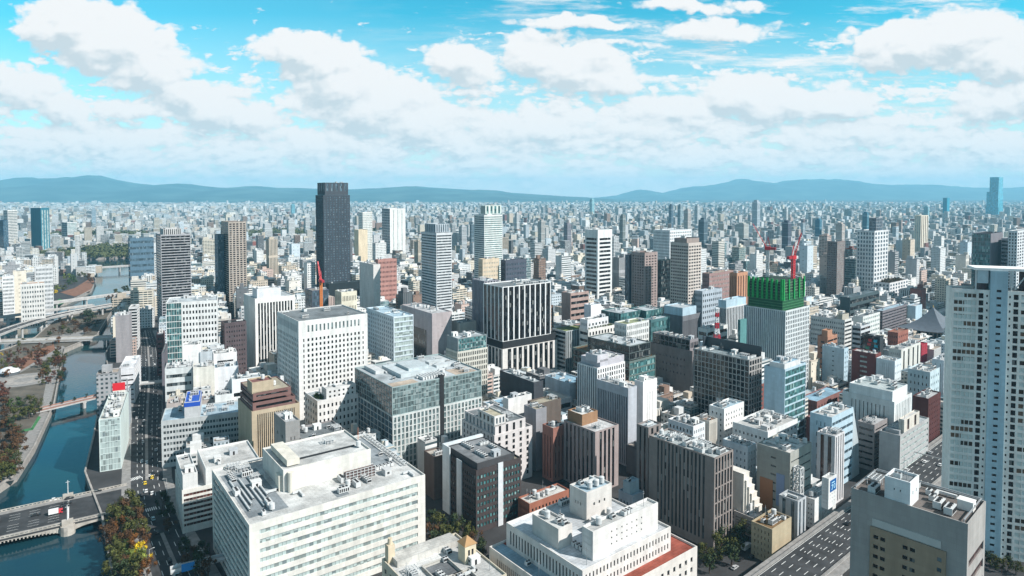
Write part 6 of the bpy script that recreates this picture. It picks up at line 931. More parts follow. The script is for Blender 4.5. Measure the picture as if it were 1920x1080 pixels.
# cream office roof: rails, darker membrane, louvre frame, pipes
(o,bs)=hb('cream'); x0,y0,a,b,z0,z1=bs[0][0]; zf=z1-.9
for k,(u0,v0,u1,v1) in enumerate([(2,8,19,60),(40,4,46,12),(68,26,80,66),(24,60,66,66)]):
    m=MB(); m.box(u0,v0,zf,u1,v1,zf+.05); part('roof_membrane',m,'cream','roof_felt',(.27,.30,.32))
m=MB()
for yy in (b-1.4,b-2.8): m.beam((6,yy,z1+.8),(a-2,yy,z1+.8),.35)
for k in range(24): m.beam((6+k*3.2,b-1.4,zf),(6+k*3.2,b-1.4,z1+.8),.25)
for xx in (a-1.4,a-3.2): m.beam((xx,16,z1+.8),(xx,b-2,z1+.8),.4)
for k in range(16): m.beam((a-3.2,17+k*3.2,z1+.8),(a-1.4,17+k*3.2,z1+.8),.3); m.beam((a-1.4,17+k*3.2,zf),(a-1.4,17+k*3.2,z1+.8),.25)
part('roof_rail',m,'cream','unit_paint')
m=MB()
for k in range(9): m.beam((49+k*1.9,15.5,zf),(49+k*1.9,15.5,zf+5.2),.22); m.beam((49+k*1.9,18.5,zf),(49+k*1.9,18.5,zf+5.2),.22)
for z in (1,2.4,3.8,5.2):
    for yy in (15.5,18.5): m.beam((49,yy,zf+z),(64.2,yy,zf+z),.2)
part('louvre_frame',m,'cream','unit_paint')
m=MB(); m.box(49,16,zf,64.2,18,zf+4.8); part('louvre_panel',m,'cream','plain',(.13,.09,.085))
for k in range(6):
    m=MB(); m.tube((4+k*2.1,14+(k%3)*5,zf+.8),(4+k*2.1,50-(k%2)*12,zf+.8),.42,.42,8); part('roof_pipe',m,'cream','unit_paint')
m=MB(); m.tube((70,50,zf),(70,50,zf+13),.2,.08,6); part('antenna_pole',m,'cream','paint',(.6,.2,.1))
bx=bs[1][0]; m=MB(); m.box(bx[0]+3,bx[1]+4,bx[5]-.3,bx[0]+9,bx[1]+bx[3]-4,bx[5]+2.6); part('penthouse_step',m,'cream','wall',(.66,.62,.54))
m=MB(); m.box(bx[0]+10,bx[1]+10,bx[5]-.85,bx[0]+bx[2]-4,bx[1]+12,bx[5]-.7); part('roof_slot',m,'cream','dark_gap')
m=MB(); m.box(bx[0]-1.6,bx[1]+2,zf,bx[0]-.02,bx[1]+7,bx[5]-3); m.tube((bx[0]+3,bx[1]-1.6,zf),(bx[0]+3,bx[1]-1.6,bx[5]-1),1.5,1.5,12); part('stair_tower',m,'cream','wall',(.66,.62,.54))
# screen wall on the black grid office
(o,bs)=hb('blackgrid'); x0,y0,a,b,z0,z1=bs[0][0]; m=MB(); m.box(a-1.2,.3,z1-.9,a-.5,b+3,z1+7); m.box(a-5,b-.2,z1-.9,a-1.2,b+.6,z1+7); part('screen_wall',m,'blackgrid','paint',(.035,.045,.055))
# white office: roof frame
(o,bs)=hb('white'); x0,y0,a,b,z0,z1=bs[0][0]
m=MB()
for k in range(14): m.beam((8+k*2.6,6,z1-.1),(8+k*2.6,b-8,z1-.1),.5)
for k in range(5): m.beam((6,8+k*8,z1-.4),(a-12,8+k*8,z1-.4),.6)
part('roof_frame',m,'white','steel_grey')
# roof garden & hedge
def leafy(cx,cy,cz,rx,ry,rz_,n,rg,size=.9):
    m=MB()
    for _ in range(n):
        t=rg.uniform(0,6.28); r=math.sqrt(rg.random()); p=Vector((cx+rx*r*math.cos(t),cy+ry*r*math.sin(t),cz+rg.uniform(.1,rz_)))
        q=[Vector((rg.uniform(-1,1),rg.uniform(-1,1),rg.uniform(-1,1))).normalized()*size for _ in (0,1)]
        m.face([tuple(p-q[0]),tuple(p-q[1]),tuple(p+q[0]),tuple(p+q[1])])
    return m
def foliage_mat():
    m,nt,p=node_mat('foliage'); L=nt.links.new
    oi=nt.nodes.new('ShaderNodeObjectInfo'); gp=nt.nodes.new('ShaderNodeNewGeometry')
    n=nt.nodes.new('ShaderNodeTexNoise'); n.inputs['Scale'].default_value=.55; n.inputs['Detail'].default_value=3; L(gp.outputs['Position'],n.inputs['Vector'])
    mr=nt.nodes.new('ShaderNodeMapRange'); mr.inputs[1].default_value=.3; mr.inputs[2].default_value=.7; mr.inputs[3].default_value=.45; mr.inputs[4].default_value=1.6; L(n.outputs[0],mr.inputs[0])
    vm=nt.nodes.new('ShaderNodeVectorMath'); vm.operation='SCALE'; L(oi.outputs['Color'],vm.inputs[0]); L(mr.outputs[0],vm.inputs['Scale']); L(vm.outputs[0],p.inputs['Base Color']); p.inputs['Roughness'].default_value=.85; p.inputs['Specular IOR Level'].default_value=.15
    MAT['foliage']=m
foliage_mat(); mat('bark',(.09,.06,.045),.9,.3,1.)
rg=random.Random(3)
(o,bs)=hb('smallwhite'); x0,y0,a,b,z0,z1=bs[0][0]; part('roof_garden',leafy(5,11,z1-.9,3,6,1.6,120,rg),'smallwhite','foliage',(.05,.08,.025))
(o,bs)=hb('planted'); x0,y0,a,b,z0,z1=bs[0][0]
for k in range(9): part('terrace_bush',leafy(3+k*3.6,1.6,z1-.9,1.4,.8,2.4,36,rg,.6),'planted','foliage',(.07,.09,.025))
(o,bs)=hb('wing'); x0,y0,a,b,z0,z1=bs[1][0]; part('roof_garden',leafy(x0+a*.5,y0+b*.5,z1-.9,a*.45,b*.4,3,260,rg,1.3),'wing','foliage',(.06,.05,.03))
(o,bs)=hb('greenglass'); x0,y0,a,b,z0,z1=bs[0][0]; part('roof_garden',leafy(x0+a*.55,y0+3,z1-.9,a*.4,2.2,1.4,110,rg),'greenglass','foliage',(.14,.085,.04))
# grey concrete block: truss stair
def lattice(m,x,y,w,z0,z1,step,th,taper=1.0):
    n=max(1,int((z1-z0)/step)); pr=None
    for k in range(n+1):
        z=z0+(z1-z0)*k/n; h=w/2*(1+(taper-1)*k/n); c=[(x-h,y-h,z),(x+h,y-h,z),(x+h,y+h,z),(x-h,y+h,z)]
        for i in range(4): m.beam(c[i],c[(i+1)%4],th)
        if pr:
            for i in range(4): m.beam(pr[i],c[i],th*1.4); m.beam(pr[i],c[(i+1)%4],th)
        pr=c
(o,bs)=hb('greyconcrete'); x0,y0,a,b,z0,z1=bs[0][0]
m=MB(); lattice(m,4.5,-2.4,3.6,0,z1-8,4.2,.45); part('truss_stair',m,'greyconcrete','unit_paint')
m=MB(); m.box(-.25,3,10,-.02,7.5,z1-13); part('poster_panel',m,'greyconcrete','paint',(.20,.27,.42))
m=MB(); m.box(-.25,9.5,6,-.02,17,z1-18); part('poster_panel',m,'greyconcrete','paint',(.34,.15,.07))
# stepped sloping flanks
(o,bs)=hb('terrace'); x0,y0,a,b,z0,z1=bs[0][0]
for k in range(6):
    m=MB(); zt=z1+20-k*3.6; m.box(a-4.5+k*1.2-2,b*.2+.1-k*.9+5,z1-1,a-1.0+k*1.1,b+6-k*1.6,zt); m.box(a-4.7+k*1.2-2,b*.2-.1-k*.9+5,zt-.1,a-.8+k*1.1,b+6.2-k*1.6,zt+.3); part('terrace_step',m,'terrace','wall',(.68,.64,.58))
(o,bs)=hb('slopeflank'); x0,y0,a,b,z0,z1=bs[0][0]
m=MB()
P=[(a,0,0),(a+11,0,0),(a+9,0,z1*.45),(a,0,z1)]; Q=[(p[0],b*.8,p[2]) for p in P]
m.face(P); m.face(Q[::-1]); m.face([P[1],Q[1],Q[2],P[2]]); m.face([P[2],Q[2],Q[3],P[3]])
part('sloping_flank',m,'slopeflank','wall',(.58,.66,.70))
m=MB(); m.box(-.2,b*.35,4,-.02,b*.6,z1-8); part('dark_shaft',m,'slopeflank','paint',(.05,.035,.035))
(o,bs)=hb('gable'); x0,y0,a,b,z0,z1=bs[0][0]
m=MB(); P=[(0,0,0),(-1,-.0,0)]
for k in range(3): m.box(4+k*4.5,2,z1-.9,6.5+k*4.5,b-2,z1+1.4)
part('roof_vent',m,'gable','steel_grey')
# dark glass recess on the mauve building
(o,bs)=hb('mauve'); x0,y0,a,b,z0,z1=bs[0][0]; m=MB(); m.box(-.3,b*.06+7,0,-.02,b*.62,z1-17); o2=link('glass_recess',m.mesh('glass_recess',['glass_k']),hb('mauve')[0])
# tan panel on the beige slab
(o,bs)=hb('beigeslab'); x0,y0,a,b,z0,z1=bs[0][0]
mb=MB(); pn=[]; t=0
for sty,fr in (("N",.03),("P2,19,.72,.40,.1,1.5,1,k",.20),("N",.2),("P2,19,.72,.40,.1,1.5,1,k",.2),("N",.24),("P1,19,.62,.4,.1,1.5,1,b",.10),("N",.03)):
    facade(mb,pn,(-.55,b-6.5-t),(0,-1),(b-12)*fr,0,z1-11,sty,False); t+=(b-12)*fr
mb.face([(-.55,b-6.5,z1-11),(-.55,5.5,z1-11),(0,5.5,z1-11),(0,b-6.5,z1-11)]); mb.face([(-.55,5.5,0),(0,5.5,0),(0,5.5,z1-11),(-.55,5.5,z1-11)])
link('facade_panel',mb.mesh('facade_panel',['wall']),o,col=(.34,.255,.18)); make_panes(o,pn)
m=MB(); m.box(-.3,b-7,z1-10.6,-.02,7,z1-8.2); part('parapet_band',m,'beigeslab','paint',(.5,.5,.48))
m=MB()
for (yy) in (1.2,b-1.2): m.beam((.6,yy,z1+.7),(a-.6,yy,z1+.7),.35); m.beam((.6,yy,z1-.8),(.6,yy,z1+.8),.25); m.beam((a-.6,yy,z1-.8),(a-.6,yy,z1+.8),.25)
m.beam((a-1.5,1.2,z1+.9),(a-1.5,b-1.2,z1+.9),.35); m.beam((a-2.6,1.2,z1+.9),(a-2.6,b-1.2,z1+.9),.25)
part('roof_rail',m,'beigeslab','steel_grey')
# green netted storeys on the construction tower
(o,bs)=hb('green'); x0,y0,a,b,z0,z1=bs[0][0]
mat('net_dark',(.012,.085,.035),.8,.3,.25); mat('net_bright',(.010,.30,.07),.8,.4,.5); mat('frame_core',(.035,.055,.042),.9,.3,.4)
h1=14.5; m=MB(); m.box(.3,3,z1-1,a-5,b-4,z1+h1); part('netted_storey',m,'green','net_dark')
m=MB()
for k in range(6): m.box(.2,2.9,z1+.8+k*2.4,a-4.9,b-3.9,z1+1.0+k*2.4)
part('floor_edge',m,'green','paint',(.10,.30,.13))
zt=z1+h1
for k in range(8):
    y=3+(b-7-1.2)*k/7.; m=MB(); m.box(-.6,y,zt-6,.4,y+1.9,zt+12+rg.uniform(-.6,.8)); part('scaffold_screen',m,'green','net_bright')
for k in range(5):
    x=.6+(a-5.6-1.4)*k/4.; m=MB(); m.box(x,2.1,zt-6,x+1.5,3.1,zt+12+rg.uniform(-.6,.8)); part('scaffold_screen',m,'green','net_bright')
m=MB(); m.box(.6,3.4,zt-.2,a-5.4,b-4.4,zt+10); part('open_frame_core',m,'green','frame_core')
m=MB()
for k in range(4): m.box(.4,3.2,zt+1+k*2.5,a-5.2,b-4.2,zt+1.3+k*2.5)
part('floor_edge',m,'green','paint',(.16,.36,.17))
# centre glass office: roof plant decks
(o,bs)=hb('glass'); q=bs[1][0]; zr=q[5]-.85; A,B=q[2],q[3]
for (u0,v0,u1,v1,hh,c) in ((.22,.30,.62,.80,2.6,(.50,.55,.57)),(.34,.38,.56,.70,4.4,(.44,.49,.51)),(.68,.42,.93,.52,2.2,(.52,.55,.56)),(.68,.60,.92,.70,2.2,(.52,.55,.56)),(.08,.62,.17,.94,2.4,(.55,.56,.56))):
    m=MB(); m.box(A*u0,B*v0,zr,A*u1,B*v1,zr+hh); part('plant_deck',m,'glass','wall',c)
for (u0,v0,u1,v1) in ((.03,.04,.3,.2),(.72,.06,.97,.3)):
    m=MB(); m.box(A*u0,B*v0,zr,A*u1,B*v1,zr+.06); part('timber_deck',m,'glass','roof_felt',(.50,.41,.33))
for k in range(9):
    m=MB(); m.box(A*.36+k*2.1,B*.08,zr,A*.36+k*2.1+1.2,B*.24,zr+2.0); part('cooling_fin',m,'glass','unit_paint')
# red terrace complex: pale deck on the left ledge
(o,bs)=hb('complex'); q=bs[0][0]; m=MB(); m.box(.5,6,q[5]-.88,6.9,q[3]-.5,q[5]-.84); part('terrace_deck',m,'complex','roof_felt',(.30,.42,.50))
# old building at the bottom edge: turret, chimney, yard walls
(o,bs)=hb('turret'); x0,y0,a,b,z0,z1=bs[0][0]; zf=z1-.9
m=MB(); tx,ty=a*.74,b*.42; m.box(tx,ty,zf,tx+5.4,ty+5.4,z1+6.5); part('turret',m,'turret','wall',(.62,.54,.40))
m=MB(); c=(tx+2.7,ty+2.7,z1+9.6); e=[(tx-.4,ty-.4),(tx+5.8,ty-.4),(tx+5.8,ty+5.8),(tx-.4,ty+5.8)]
for i in range(4): m.face([(*e[i],z1+6.5),(*e[(i+1)%4],z1+6.5),c])
part('turret_roof',m,'turret','plain',(.36,.22,.11))
for (u,v) in ((1.5,-.06),(3.2,-.06)):
    m=MB(); m.box(tx+u,ty+v,z1+1.2,tx+u+.9,ty-.01,z1+4.6); part('turret_window',m,'turret','glass_k')
m=MB(); m.box(1,b-4,zf,4,b-1,z1+6.5); m.tube((2.5,b-2.5,z1+6.5),(2.5,b-2.5,z1+9),1.0,.9,10); part('chimney',m,'turret','wall',(.58,.49,.36))
for (u0,v0,u1,v1) in ((a*.3,b*.3,a*.62,b*.62),(a*.12,b*.12,a*.4,b*.26),(a*.5,b*.08,a*.7,b*.3)):
    m=MB(); 
    for p,q in (((u0,v0),(u1,v0)),((u1,v0),(u1,v1)),((u1,v1),(u0,v1)),((u0,v1),(u0,v0))): m.beam((*p,zf+1.1),(*q,zf+1.1),.45); m.beam((*p,zf+.3),(*q,zf+.3),.6)
    part('yard_wall',m,'turret','wall',(.5,.48,.44))
    m=MB(); m.box(u0+.4,v0+.4,zf,u1-.4,v1-.4,zf+.05); part('yard_floor',m,'turret','roof_felt',(.17,.18,.19))
m=MB(); m.box(a*.08,b*.78,zf,a*.9,b*.97,z1+1.6); part('roof_ridge',m,'turret','roof_felt',(.58,.56,.52))
# coloured screens
(o,bs)=hb('screens'); x0,y0,a,b,z0,z1=bs[0][0]
for k,(c,yy,zz) in enumerate([((.5,.04,.04),.55,-6),((.02,.4,.55),.25,-6),((.5,.05,.05),.6,-10),((.03,.45,.6),.22,-11),((.02,.25,.5),.3,-15),((.06,.3,.18),.7,-14)]):
    m=MB(); m.box(-.3,b*yy-1.6,z1+zz,-.02,b*yy+1.6,z1+zz+2.6); part('screen_panel',m,'screens','paint',c)
# temple roof: concave pyramid with wide eaves
(o,bs)=hb('temple'); x0,y0,a,b,z0,z1=bs[0][0]
mat('roof_tile',(.10,.12,.145),.6,.2,.2,.4)
m=MB(); n=12; cx,cy=a/2,b/2; ov=7
for k in range(n):
    t0,t1=k/n,(k+1)/n
    f=lambda t:(1-t)
    z=lambda t:z1-.5+25*(t**2.1*.75+.25*t)
    def ring(t):
        hx,hy=(a/2+ov)*f(t)+.15,(b/2+ov)*f(t)+.15; lift=1.4*(1-t)**4
        return [(cx-hx,cy-hy,z(t)+lift),(cx,cy-hy,z(t)),(cx+hx,cy-hy,z(t)+lift),(cx+hx,cy,z(t)),(cx+hx,cy+hy,z(t)+lift),(cx,cy+hy,z(t)),(cx-hx,cy+hy,z(t)+lift),(cx-hx,cy,z(t))]
    A,B=ring(t0),ring(t1)
    for i in range(8): j=(i+1)%8; m.face([A[i],A[j],B[j],B[i]])
    if k==0: m.face(A[::-1])
part('curved_roof',m,'temple','roof_tile')
m=MB(); m.tube((cx,cy,z1+24),(cx,cy,z1+27.5),.8,.15,8); part('finial',m,'temple','paint',(.55,.36,.12))
# white residential tower: lift core with the blue of shade in its wall colour, canopy
(o,bs)=hb('rtower'); x0,y0,a,b,z0,z1=bs[0][0]
yc=b*(1-.25); w=b*.115
mb=MB(); pn=[]; facade(mb,pn,(-.5,yc+.0+b*0),(0,-1),w,0,z1+9.5,"G1,38,.30,.34,.3,8,1,k",False)
mb.face([(-.5,yc,0),(-.5,yc,z1+9.5),(6,yc,z1+9.5),(6,yc,0)]); mb.face([(-.5,yc-w,0),(6,yc-w,0),(6,yc-w,z1+9.5),(-.5,yc-w,z1+9.5)]); mb.face([(-.5,yc,z1+9.5),(-.5,yc-w,z1+9.5),(6,yc-w,z1+9.5),(6,yc,z1+9.5)])
link('lift_core',mb.mesh('lift_core',['wall']),o,col=(.36,.52,.60)); make_panes(o,pn)
m=MB(); m.box(0,1,z1+9.6,a,b-9,z1+10.8,bottom=True); part('roof_canopy',m,'rtower','plain',(.78,.78,.77))
m=MB(); m.box(2,yc+1,z1-.9,a-1,b-12,z1+9.6); m.box(2,2,z1-.9,a-1,yc-w-8,z1+9.6); part('plant_room',m,'rtower','plain',(.09,.07,.075))
m=MB(); m.box(.6,yc+.6,z1+3.2,1.8,yc+5,z1+9.6); part('roof_panel',m,'rtower','plain',(.5,.6,.64))
m=MB()
for yy in (b-10,yc-w-2,yc-w-14): m=MB(); m.box(.3,yy,z1-.9,.9,yy+.6,z1+9.6); part('canopy_post',m,'rtower','unit_paint')
m=MB(); m.beam((.8,yc-w-3,z1+.5),(.8,yc-w-8,z1+8.5),.5); part('jib_arm',m,'rtower','unit_paint')
for k in range(37):
    if k%1==0:
        pass
# billboard on its roof
(o,bs)=hb('billboard'); x0,y0,a,b,z0,z1=bs[0][0]
m=MB(); m.box(.3,1.2,z1-.9,.9,1.8,z1+13.5); m.box(a-.9,1.2,z1-.9,a-.3,1.8,z1+13.5); m.box(.3,1.2,z1+12.8,a-.3,1.8,z1+13.5); m.box(.3,5,z1-.9,.8,5.5,z1+12); m.box(a-.8,5,z1-.9,a-.3,5.5,z1+12)
part('billboard_frame',m,'billboard','steel_grey')
m=MB(); m.box(1.8,.9,z1+5.4,a-1.8,1.15,z1+11.2); part('billboard_panel',m,'billboard','paint',(.62,.02,.03))
m=MB(); m.box(1.8,.9,z1+1.6,a-1.8,1.15,z1+5.38); part('billboard_panel',m,'billboard','paint',(.72,.70,.64))
# blue sign on the white block
(o,bs)=hb('signblock'); x0,y0,a,b,z0,z1=bs[1][0]
m=MB(); m.box(x0+a*.18,y0-.14,z1-7.6,x0+a-.1,y0-.02,z1-1.6); part('sign_panel',m,'signblock','paint',(.01,.09,.28))
m=MB(); sx=x0+a*.18; sw=a*.82-.1
def stroke(u0,v0,u1,v1): m.box(sx+sw*u0,y0-.2,z1-7.6+6*v0,sx+sw*u1,y0-.14,z1-7.6+6*v1)
for s4 in ((.22,.72,.72,.80),(.2,.52,.48,.60),(.40,.42,.48,.55),(.30,.20,.38,.45),(.22,.16,.32,.24),(.58,.2,.64,.6),(.76,.2,.82,.6),(.58,.54,.82,.6),(.58,.2,.82,.26)): stroke(*s4)
part('sign_lettering',m,'signblock','paint',(.40,.66,.80))
# ------------------------------------------------------------------ lattice mast, cranes
(o,bs)=hb('masthall'); bz=bs[0][0][5]
MX,MY=(178.9, 568.5)
root=thing('lattice_mast','red and white striped lattice mast on the flat blue roof','mast',(MX,MY,bz-.9))
for k,(z0,z1,w0,w1) in enumerate([(0,6,5.2,3.8),(6,11,3.8,2.6),(11,16,2.6,2.4),(16,21,2.4,2.2),(21,25,2.2,2.2),(25,29,2.4,2.4)]):
    m=MB(); lattice(m,0,0,w0,z0,z1-.05,2.4,.34,w1/w0)
    if k in(2,5): m.box(-1.7,-1.7,z1-1.2,1.7,1.7,z1-.4,bottom=True)
    link('mast_section',m.mesh('mast_section',['paint']),root,col=(.55,.03,.05) if k%2==0 else (.78,.78,.78))
def luffing(x,y,z,mast,jib,heading,el,label,cmast):
    root=thing('tower_crane',label,'crane',(x,y,z),heading)
    m=MB(); lattice(m,0,0,2.2,0,mast,2.2,.4); link('mast',m.mesh('mast',['paint']),root,col=cmast)
    m=MB(); m.box(-2.4,-1.7,mast,2.4,1.7,mast+3); link('machine_deck',m.mesh('machine_deck',['paint']),root,col=(.5,.02,.03))
    m=MB(); m.box(-7,-1.4,mast+.2,-2.45,1.4,mast+2.6); link('counterweight',m.mesh('counterweight',['paint']),root,col=(.35,.03,.04))
    m=MB(); m.box(2.45,-1.2,mast+.4,4.2,1.2,mast+2.8); link('cab',m.mesh('cab',['paint']),root,col=(.75,.75,.75))
    m=MB(); p0=Vector((1.5,0,mast+3)); d=Vector((math.cos(el),0,math.sin(el)))
    for sy in (-.8,.8): m.beam(p0+Vector((0,sy,0)),p0+d*jib+Vector((0,sy*.3,0)),.35)
    for k in range(9): q0=p0+d*jib*k/9; q1=p0+d*jib*(k+1)/9; m.beam(q0+Vector((0,-.7,0)),q1+Vector((0,.7,0)),.25); m.beam(q0+Vector((0,.7,.0)),q1+Vector((0,-.7,0)),.25)
    link('jib',m.mesh('jib',['paint']),root,col=(.60,.03,.04))
    m=MB(); m.beam((-2,0,mast+3),(0,0,mast+12),.45); m.beam((2,0,mast+3),(0,0,mast+12),.4); m.beam((0,0,mast+12),p0+d*jib*.9,.14); link('a_frame',m.mesh('a_frame',['paint']),root,col=(.5,.03,.04))
luffing(233.9,598.4,92,36,24,2.6,1.05,'red luffing crane behind left end of the green netting',(.62,.62,.62))
luffing(252.1,586.2,92,29,22,.5,1.15,'red luffing crane behind right end of the green netting',(.6,.05,.06))
luffing(-206.3,705,0,84,20,2.2,1.2,'orange-masted red and white crane in front of the tallest black tower',(.62,.20,.05))
# ------------------------------------------------------------------ bridges
mat('bridge_stone',(.40,.37,.33),.9,.3,.3)
def arch_bridge():
    # local x along the bridge from the town bank out over the river, y across
    ox,oy=-232,379; ang=math.atan2(-.555,-.832)
    root=thing('stone_bridge','wide stone arch bridge with cars crossing the river at lower left','bridge',(ox,oy,0),ang)
    Lb,hw=140,18.5
    m=MB(); m.box(-6,-hw,-.9,Lb,hw,.12,bottom=True); link('deck',m.mesh('deck',['asphalt']),root)
    for s,nm in ((-1,'far'),(1,'near')):
        m=MB(); y0,y1=(s*hw-.0,s*(hw-4.2)); y0,y1=min(y0,y1),max(y0,y1); m.box(-6,y0,.121,Lb,y1,.30); link('footway',m.mesh('footway',['paving']),root)
        m=MB(); yy=s*(hw-.25); m.box(-6,yy-.25,.301,Lb,yy+.25,.55); m.box(-6,yy-.3,1.2,Lb,yy+.3,1.5,bottom=True)
        for k in range(74): x=-5+k*2; m.box(x-.35,yy-.22,.551,x+.35,yy+.22,1.199)
        link('balustrade',m.mesh('balustrade',['bridge_stone']),root)
        # spandrel wall with arches
        m=MB(); yy=s*hw
        for (x0,x1,rise) in ((-2,22,3.0),(26,82,4.0),(88,140,4.0)):
            N_=18
            for k in range(N_):
                u0,u1=x0+(x1-x0)*k/N_,x0+(x1-x0)*(k+1)/N_
                f=lambda u:-5.2+rise*(1-((u-(x0+x1)/2)/((x1-x0)/2))**2)**.5*1.0 if abs(u-(x0+x1)/2)<(x1-x0)/2-1e-6 else -5.2
                pts=[(u0,yy,f(u0)),(u1,yy,f(u1)),(u1,yy,-.9),(u0,yy,-.9)]
                m.face(pts if s<0 else pts[::-1])
                ym=yy-s*2*hw
                if s<0: m.face([(u0,yy,f(u0)),(u0,ym,f(u0)),(u1,ym,f(u1)),(u1,yy,f(u1))])
        for k in range(34):
            x=27+k*1.62
            m.box(x-.3,min(yy,yy+s*.18),-3.4+1.9*abs((x-54)/28)**2*-1+1.4,x+.3,max(yy,yy+s*.18),-1.3)
        link('spandrel_wall',m.mesh('spandrel_wall',['bridge_stone']),root)
    for x in (24,85):
        for s in (-1,1):
            m=MB(); m.tube((x,s*(hw+.5),-8),(x,s*(hw+.5),-.2),3.6,3.4,12); m.box(x-2.6,s*hw-1.2,-.2,x+2.6,s*hw+1.2,2.6); link('pier',m.mesh('pier',['bridge_stone']),root)
            m=MB(); m.tube((x,s*hw,2.6),(x,s*hw,10.5),.28,.2,8); m.beam((x-1,s*hw,9.6),(x+1,s*hw,9.6),.2); link('lamp_post',m.mesh('lamp_post',['unit_paint']),root)
    m=MB()
    for k in range(-3,4):
        if k==0: continue
        xx=28
        while xx<82: m.box(xx,k*3.4-.08,.13,xx+5,k*3.4+.08,.136); xx+=9
    for k in range(9): m.box(72,-13+k*2.9,.13,80,-12.4+k*2.9,.136)
    m.box(23.4,-14,.13,24.2,14,.137); link('lane_paint',m.mesh('lane_paint',['road_paint']),root)
    return root
arch_bridge()
mat('planter',(.28,.16,.13),.9,.2,.4)
def foot_bridge(label,p,q,z,w,th,key,parapet='planter'):
    P_,Q_=Vector((*p,0)),Vector((*q,0)); d=Q_-P_; Ln=d.length; rz=math.atan2(d.y,d.x)
    root=thing('footbridge' if key!='road' else 'road_bridge',label,'bridge',(p[0],p[1],0),rz)
    m=MB(); m.box(0,-w/2,z-th,Ln,w/2,z,bottom=True); link('deck',m.mesh('deck',['concrete']),root)
    for s in(-1,1):
        m=MB(); m.box(0,s*w/2-.2,z,Ln,s*w/2+.2,z+1.1); link('parapet',m.mesh('parapet',[parapet]),root)
    return root,Ln
def piers(root,xs,w,z,zb=-8,r=1.4):
    for x in xs:
        m=MB(); m.tube((x,-w*.3,zb),(x,-w*.3,z),r,r,10); m.tube((x,w*.3,zb),(x,w*.3,z),r,r,10); m.box(x-r,-w*.48,z-1.2,x+r,w*.48,z-.05,bottom=True); link('pier',m.mesh('pier',['concrete']),root)
r,Ln=foot_bridge('reddish footbridge with a row of clipped shrubs over the narrow river',(-392,527),(-348,592),2.,7,1.4,'foot'); piers(r,[Ln*.5],7,.6)
r,Ln=foot_bridge('flat road bridge with low parapets crossing both river arms and park',(-660,768),(-478,803),3.,17,1.8,'road','bridge_stone'); piers(r,[30,62,100,140,165],17,1.2)
r,Ln=foot_bridge('pale road bridge with trees beside it beyond the curving motorway',(-740,1010),(-640,1190),7.,13,2,'road','concrete'); piers(r,[30,75,120,170],13,5)
r,Ln=foot_bridge('long straight white bridge across the wide far river',(-1016,1462),(-880,1578),8.,16,2,'road','concrete'); piers(r,[30,75,120],16,6)
r,Ln=foot_bridge('blue-railed pedestrian overpass across the road at bottom left',(-158,297),(-127,315),5.4,4,.8,'foot','unit_paint'); piers(r,[1.5,Ln-1.5],4,4.6,0,.4)
m=MB(); m.box(4.5,-2.5,4.6,10,-2.25,8.2); link('road_sign',m.mesh('road_sign',['paint']),r,col=(.02,.22,.55))
r,Ln=foot_bridge('grey pedestrian overpass across the riverside road farther away',(-352,592),(-305,607),5.4,5,.8,'foot','unit_paint'); piers(r,[2,Ln/2,Ln-2],5,4.6,0,.4)
# curving elevated motorway at left
def ribbon(name,label,pts,w,z,th,parm='concrete'):
    root=thing(name,label,'motorway')
    P=[Vector(p) for p in pts]
    # smooth
    for _ in range(2):
        Q=[P[0]]
        for i in range(len(P)-1): Q+= [P[i].lerp(P[i+1],.25),P[i].lerp(P[i+1],.75)]
        P=Q+[P[-1]]
    Nn=[]
    for i in range(len(P)):
        d=(P[min(i+1,len(P)-1)]-P[max(i-1,0)]).normalized(); Nn.append(Vector((-d.y,d.x)))
    def strip(m,o0,o1,z0,z1):
        for i in range(len(P)-1):
            a0,a1=P[i]+Nn[i]*o0,P[i]+Nn[i]*o1; b0,b1=P[i+1]+Nn[i+1]*o0,P[i+1]+Nn[i+1]*o1
            m.face([(*a0,z1),(*b0,z1),(*b1,z1),(*a1,z1)]); m.face([(*a1,z0),(*b1,z0),(*b0,z0),(*a0,z0)])
            m.face([(*b0,z1),(*a0,z1),(*a0,z0),(*b0,z0)]); m.face([(*a1,z1),(*b1,z1),(*b1,z0),(*a1,z0)])
    m=MB(); strip(m,-w/2,w/2,z-th,z); link('deck',m.mesh('deck',['concrete']),root)
    m=MB(); strip(m,-w/2+.7,w/2-.7,z+.003,z+.02); link('carriageway',m.mesh('carriageway',['asphalt']),root)
    for s in (-1,1):
        m=MB(); strip(m,s*w/2-.35,s*w/2+.35,z-.1,z+1.3); link('parapet',m.mesh('parapet',[parm]),root)
    m=MB()
    for o in (-w/4,0,w/4):
        acc=0
        for i in range(len(P)-1):
            L_=(P[i+1]-P[i]).length; d=(P[i+1]-P[i])/L_; k=0
            while k<L_-4:
                a=P[i]+d*k+Nn[i]*o; b=P[i]+d*(k+5)+Nn[i]*o; n=Nn[i]*.14; m.face([(*(a-n),z+.026),(*(b-n),z+.026),(*(b+n),z+.026),(*(a+n),z+.026)]); k+=14
    link('lane_paint',m.mesh('lane_paint',['road_paint']),root)
    acc=0
    for i in range(0,len(P)-1,3):
        d=(P[i+1]-P[i]).normalized(); n=Nn[i]
        m=MB(); a=P[i]-n*w*.25; b=P[i]+n*w*.25; m.tube((*a,-8),(*a,z-th),1.3,1.3,10); m.tube((*b,-8),(*b,z-th),1.3,1.3,10); link('pier',m.mesh('pier',['concrete']),root)
    return root
ribbon('elevated_motorway','pale elevated motorway curving over the river at left',[(-560,640),(-600,728),(-617,781),(-629,852),(-626,909),(-607,974),(-580,1030),(-545,1085)],14,12.,1.6)
ribbon('motorway_ramp','slip road joining the curving motorway from the left',[(-760,820),(-716,862),(-690,901),(-665,945),(-632,985)],8,11.,1.4)
